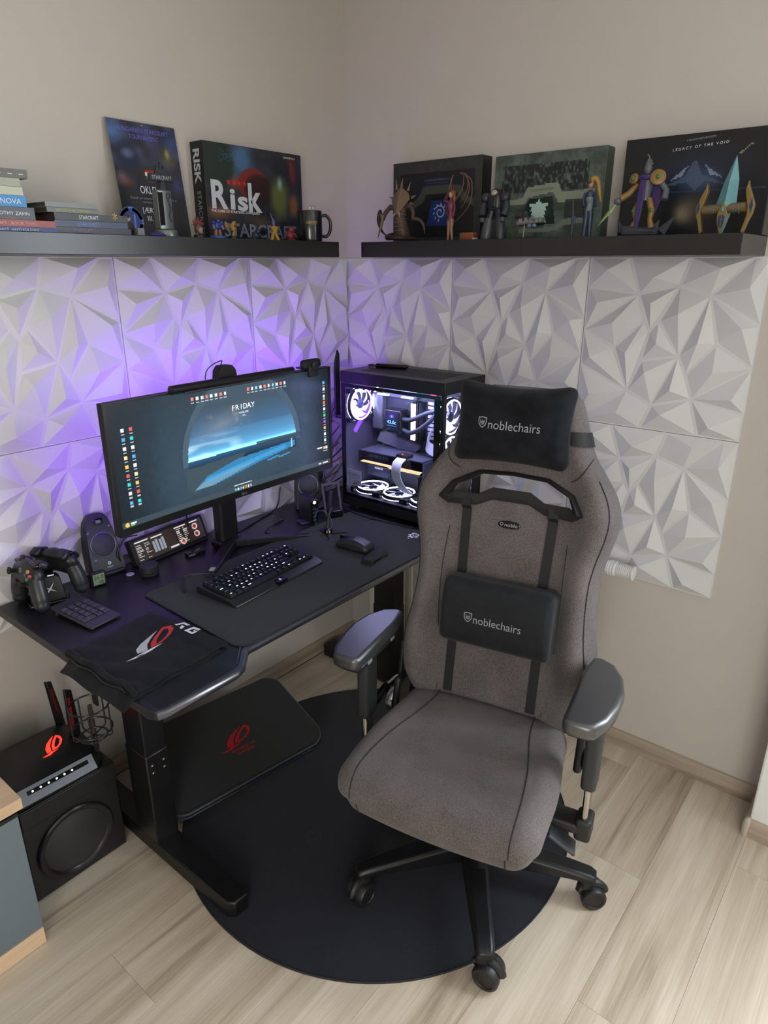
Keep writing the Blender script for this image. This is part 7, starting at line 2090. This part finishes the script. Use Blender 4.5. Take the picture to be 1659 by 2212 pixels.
# ---- cabinet at the left edge
cb = thing('cabinet', 'grey cabinet with oak top and plinth at the picture edge', 'cabinet', (-1.680, -0.435, 0))
oak = wood('cabinet_oak', (196, 160, 126), (214, 182, 148), (228, 200, 168), 0.5, (1.6, 14, 14), False)
grey = M('cabinet_grey', (104, 115, 121), 0.5, var=.02)
part('body', MB().box((-0.80, 0.020, 0.052), (-0.002, 0.40, 0.425)), grey, cb)
d1 = part('door', MB().box((-0.400, 0.0, 0.056), (0.0, 0.019, 0.408)), grey, cb, bevel=0.0015)
part('handle_rail', MB().box((-0.400, -0.002, 0.410), (0.0, 0.012, 0.420)), M('rail_dark', (40, 42, 44), 0.4, .4), d1)
d2 = part('door', MB().box((-0.80, 0.0, 0.056), (-0.403, 0.019, 0.408)), grey, cb, bevel=0.0015)
part('handle_rail', MB().box((-0.80, -0.002, 0.410), (-0.403, 0.012, 0.420)), M('rail_dark', (40, 42, 44), 0.4, .4), d2)
part('top_slab', MB().box((-0.80, -0.012, 0.432), (0.012, 0.41, 0.462)), oak, cb, bevel=0.002)
for k in range(4):
    part('plinth_board', MB().box((-0.80 + 0.2 * k + .0006, 0.001, 0.0005), (-0.6 + 0.2 * k - .0006, 0.018, 0.050)), oak, cb, bevel=0.001)
# ---- foot rest
fr_t = thing('foot_rest', 'black plush-topped foot rest with red eye emblem under the desk', 'foot rest', (0, 0, 0))
f0 = Vector((-0.985, -0.318, 0.142))
ux = Vector((0.575, -0.088, -0.0)).normalized()
uy0 = Vector((0.05, 0.30, 0.085)).normalized()
uz = ux.cross(uy0).normalized()
uy = uz.cross(ux).normalized()
XF = Matrix(((ux.x, uy.x, uz.x, f0.x), (ux.y, uy.y, uz.y, f0.y), (ux.z, uy.z, uz.z, f0.z), (0, 0, 0, 1)))
FW, FD = 0.57, 0.345
def rr(w_, d_, r, k=8):
    return arc(w_ / 2 - r, d_ / 2 - r, r, 0, 90, k) + arc(-w_ / 2 + r, d_ / 2 - r, r, 90, 180, k) + arc(-w_ / 2 + r, -d_ / 2 + r, r, 180, 270, k) + arc(w_ / 2 - r, -d_ / 2 + r, r, 270, 360, k)
part('plush_top', MB().prism(rr(FW, FD, 0.058), -0.006, 0.008, XF), fabric('plush_black', (12, 13, 17), 300, 0.5, 0.5, 0.95, (1, 1, 1), 0.5), fr_t, bevel=0.006, seg=3)
part('piping', MB().tube([tuple(XF @ Vector((x, y, -0.006))) for x, y in rr(FW, FD, 0.058)], 0.0045, 8, closed=True), M('piping_blue_black', (22, 26, 34), 0.3), fr_t)
part('rim', MB().tube([tuple(XF @ Vector((x, y, -0.016))) for x, y in rr(FW + 0.006, FD + 0.006, 0.06)], 0.0045, 8, closed=True), M('piping_blue_black', (22, 26, 34), 0.3), fr_t)
part('board', MB().prism(rr(FW - 0.01, FD - 0.01, 0.055), -0.02, -0.006, XF), blk, fr_t)
for sx in (-1, 1):
    a_ = XF @ Vector((sx * 0.20, 0.10, -0.02))
    b_ = XF @ Vector((sx * 0.20, -0.10, -0.02))
    part('support', MB().tube([tuple(a_), (a_.x, a_.y, 0.016), (b_.x, b_.y, 0.016), tuple(b_)], 0.012, 10), blk_metal, fr_t)
fe = lambda x, y: tuple(XF @ Vector((x, y, 0.0088)))
decal('emblem', [[(-0.055 + 0.135 * x, -0.045 + 0.068 * y) for x, y in p] for p in ROG], fe, red_ink, fr_t)
text('emblem_lettering', 'REPUBLIC OF', 0.0115, fe, red_ink, fr_t, width=0.085, dx=0.022, dy=-0.056)
text('emblem_lettering', 'GAMERS', 0.0115, fe, red_ink, fr_t, width=0.060, dx=0.022, dy=-0.072)
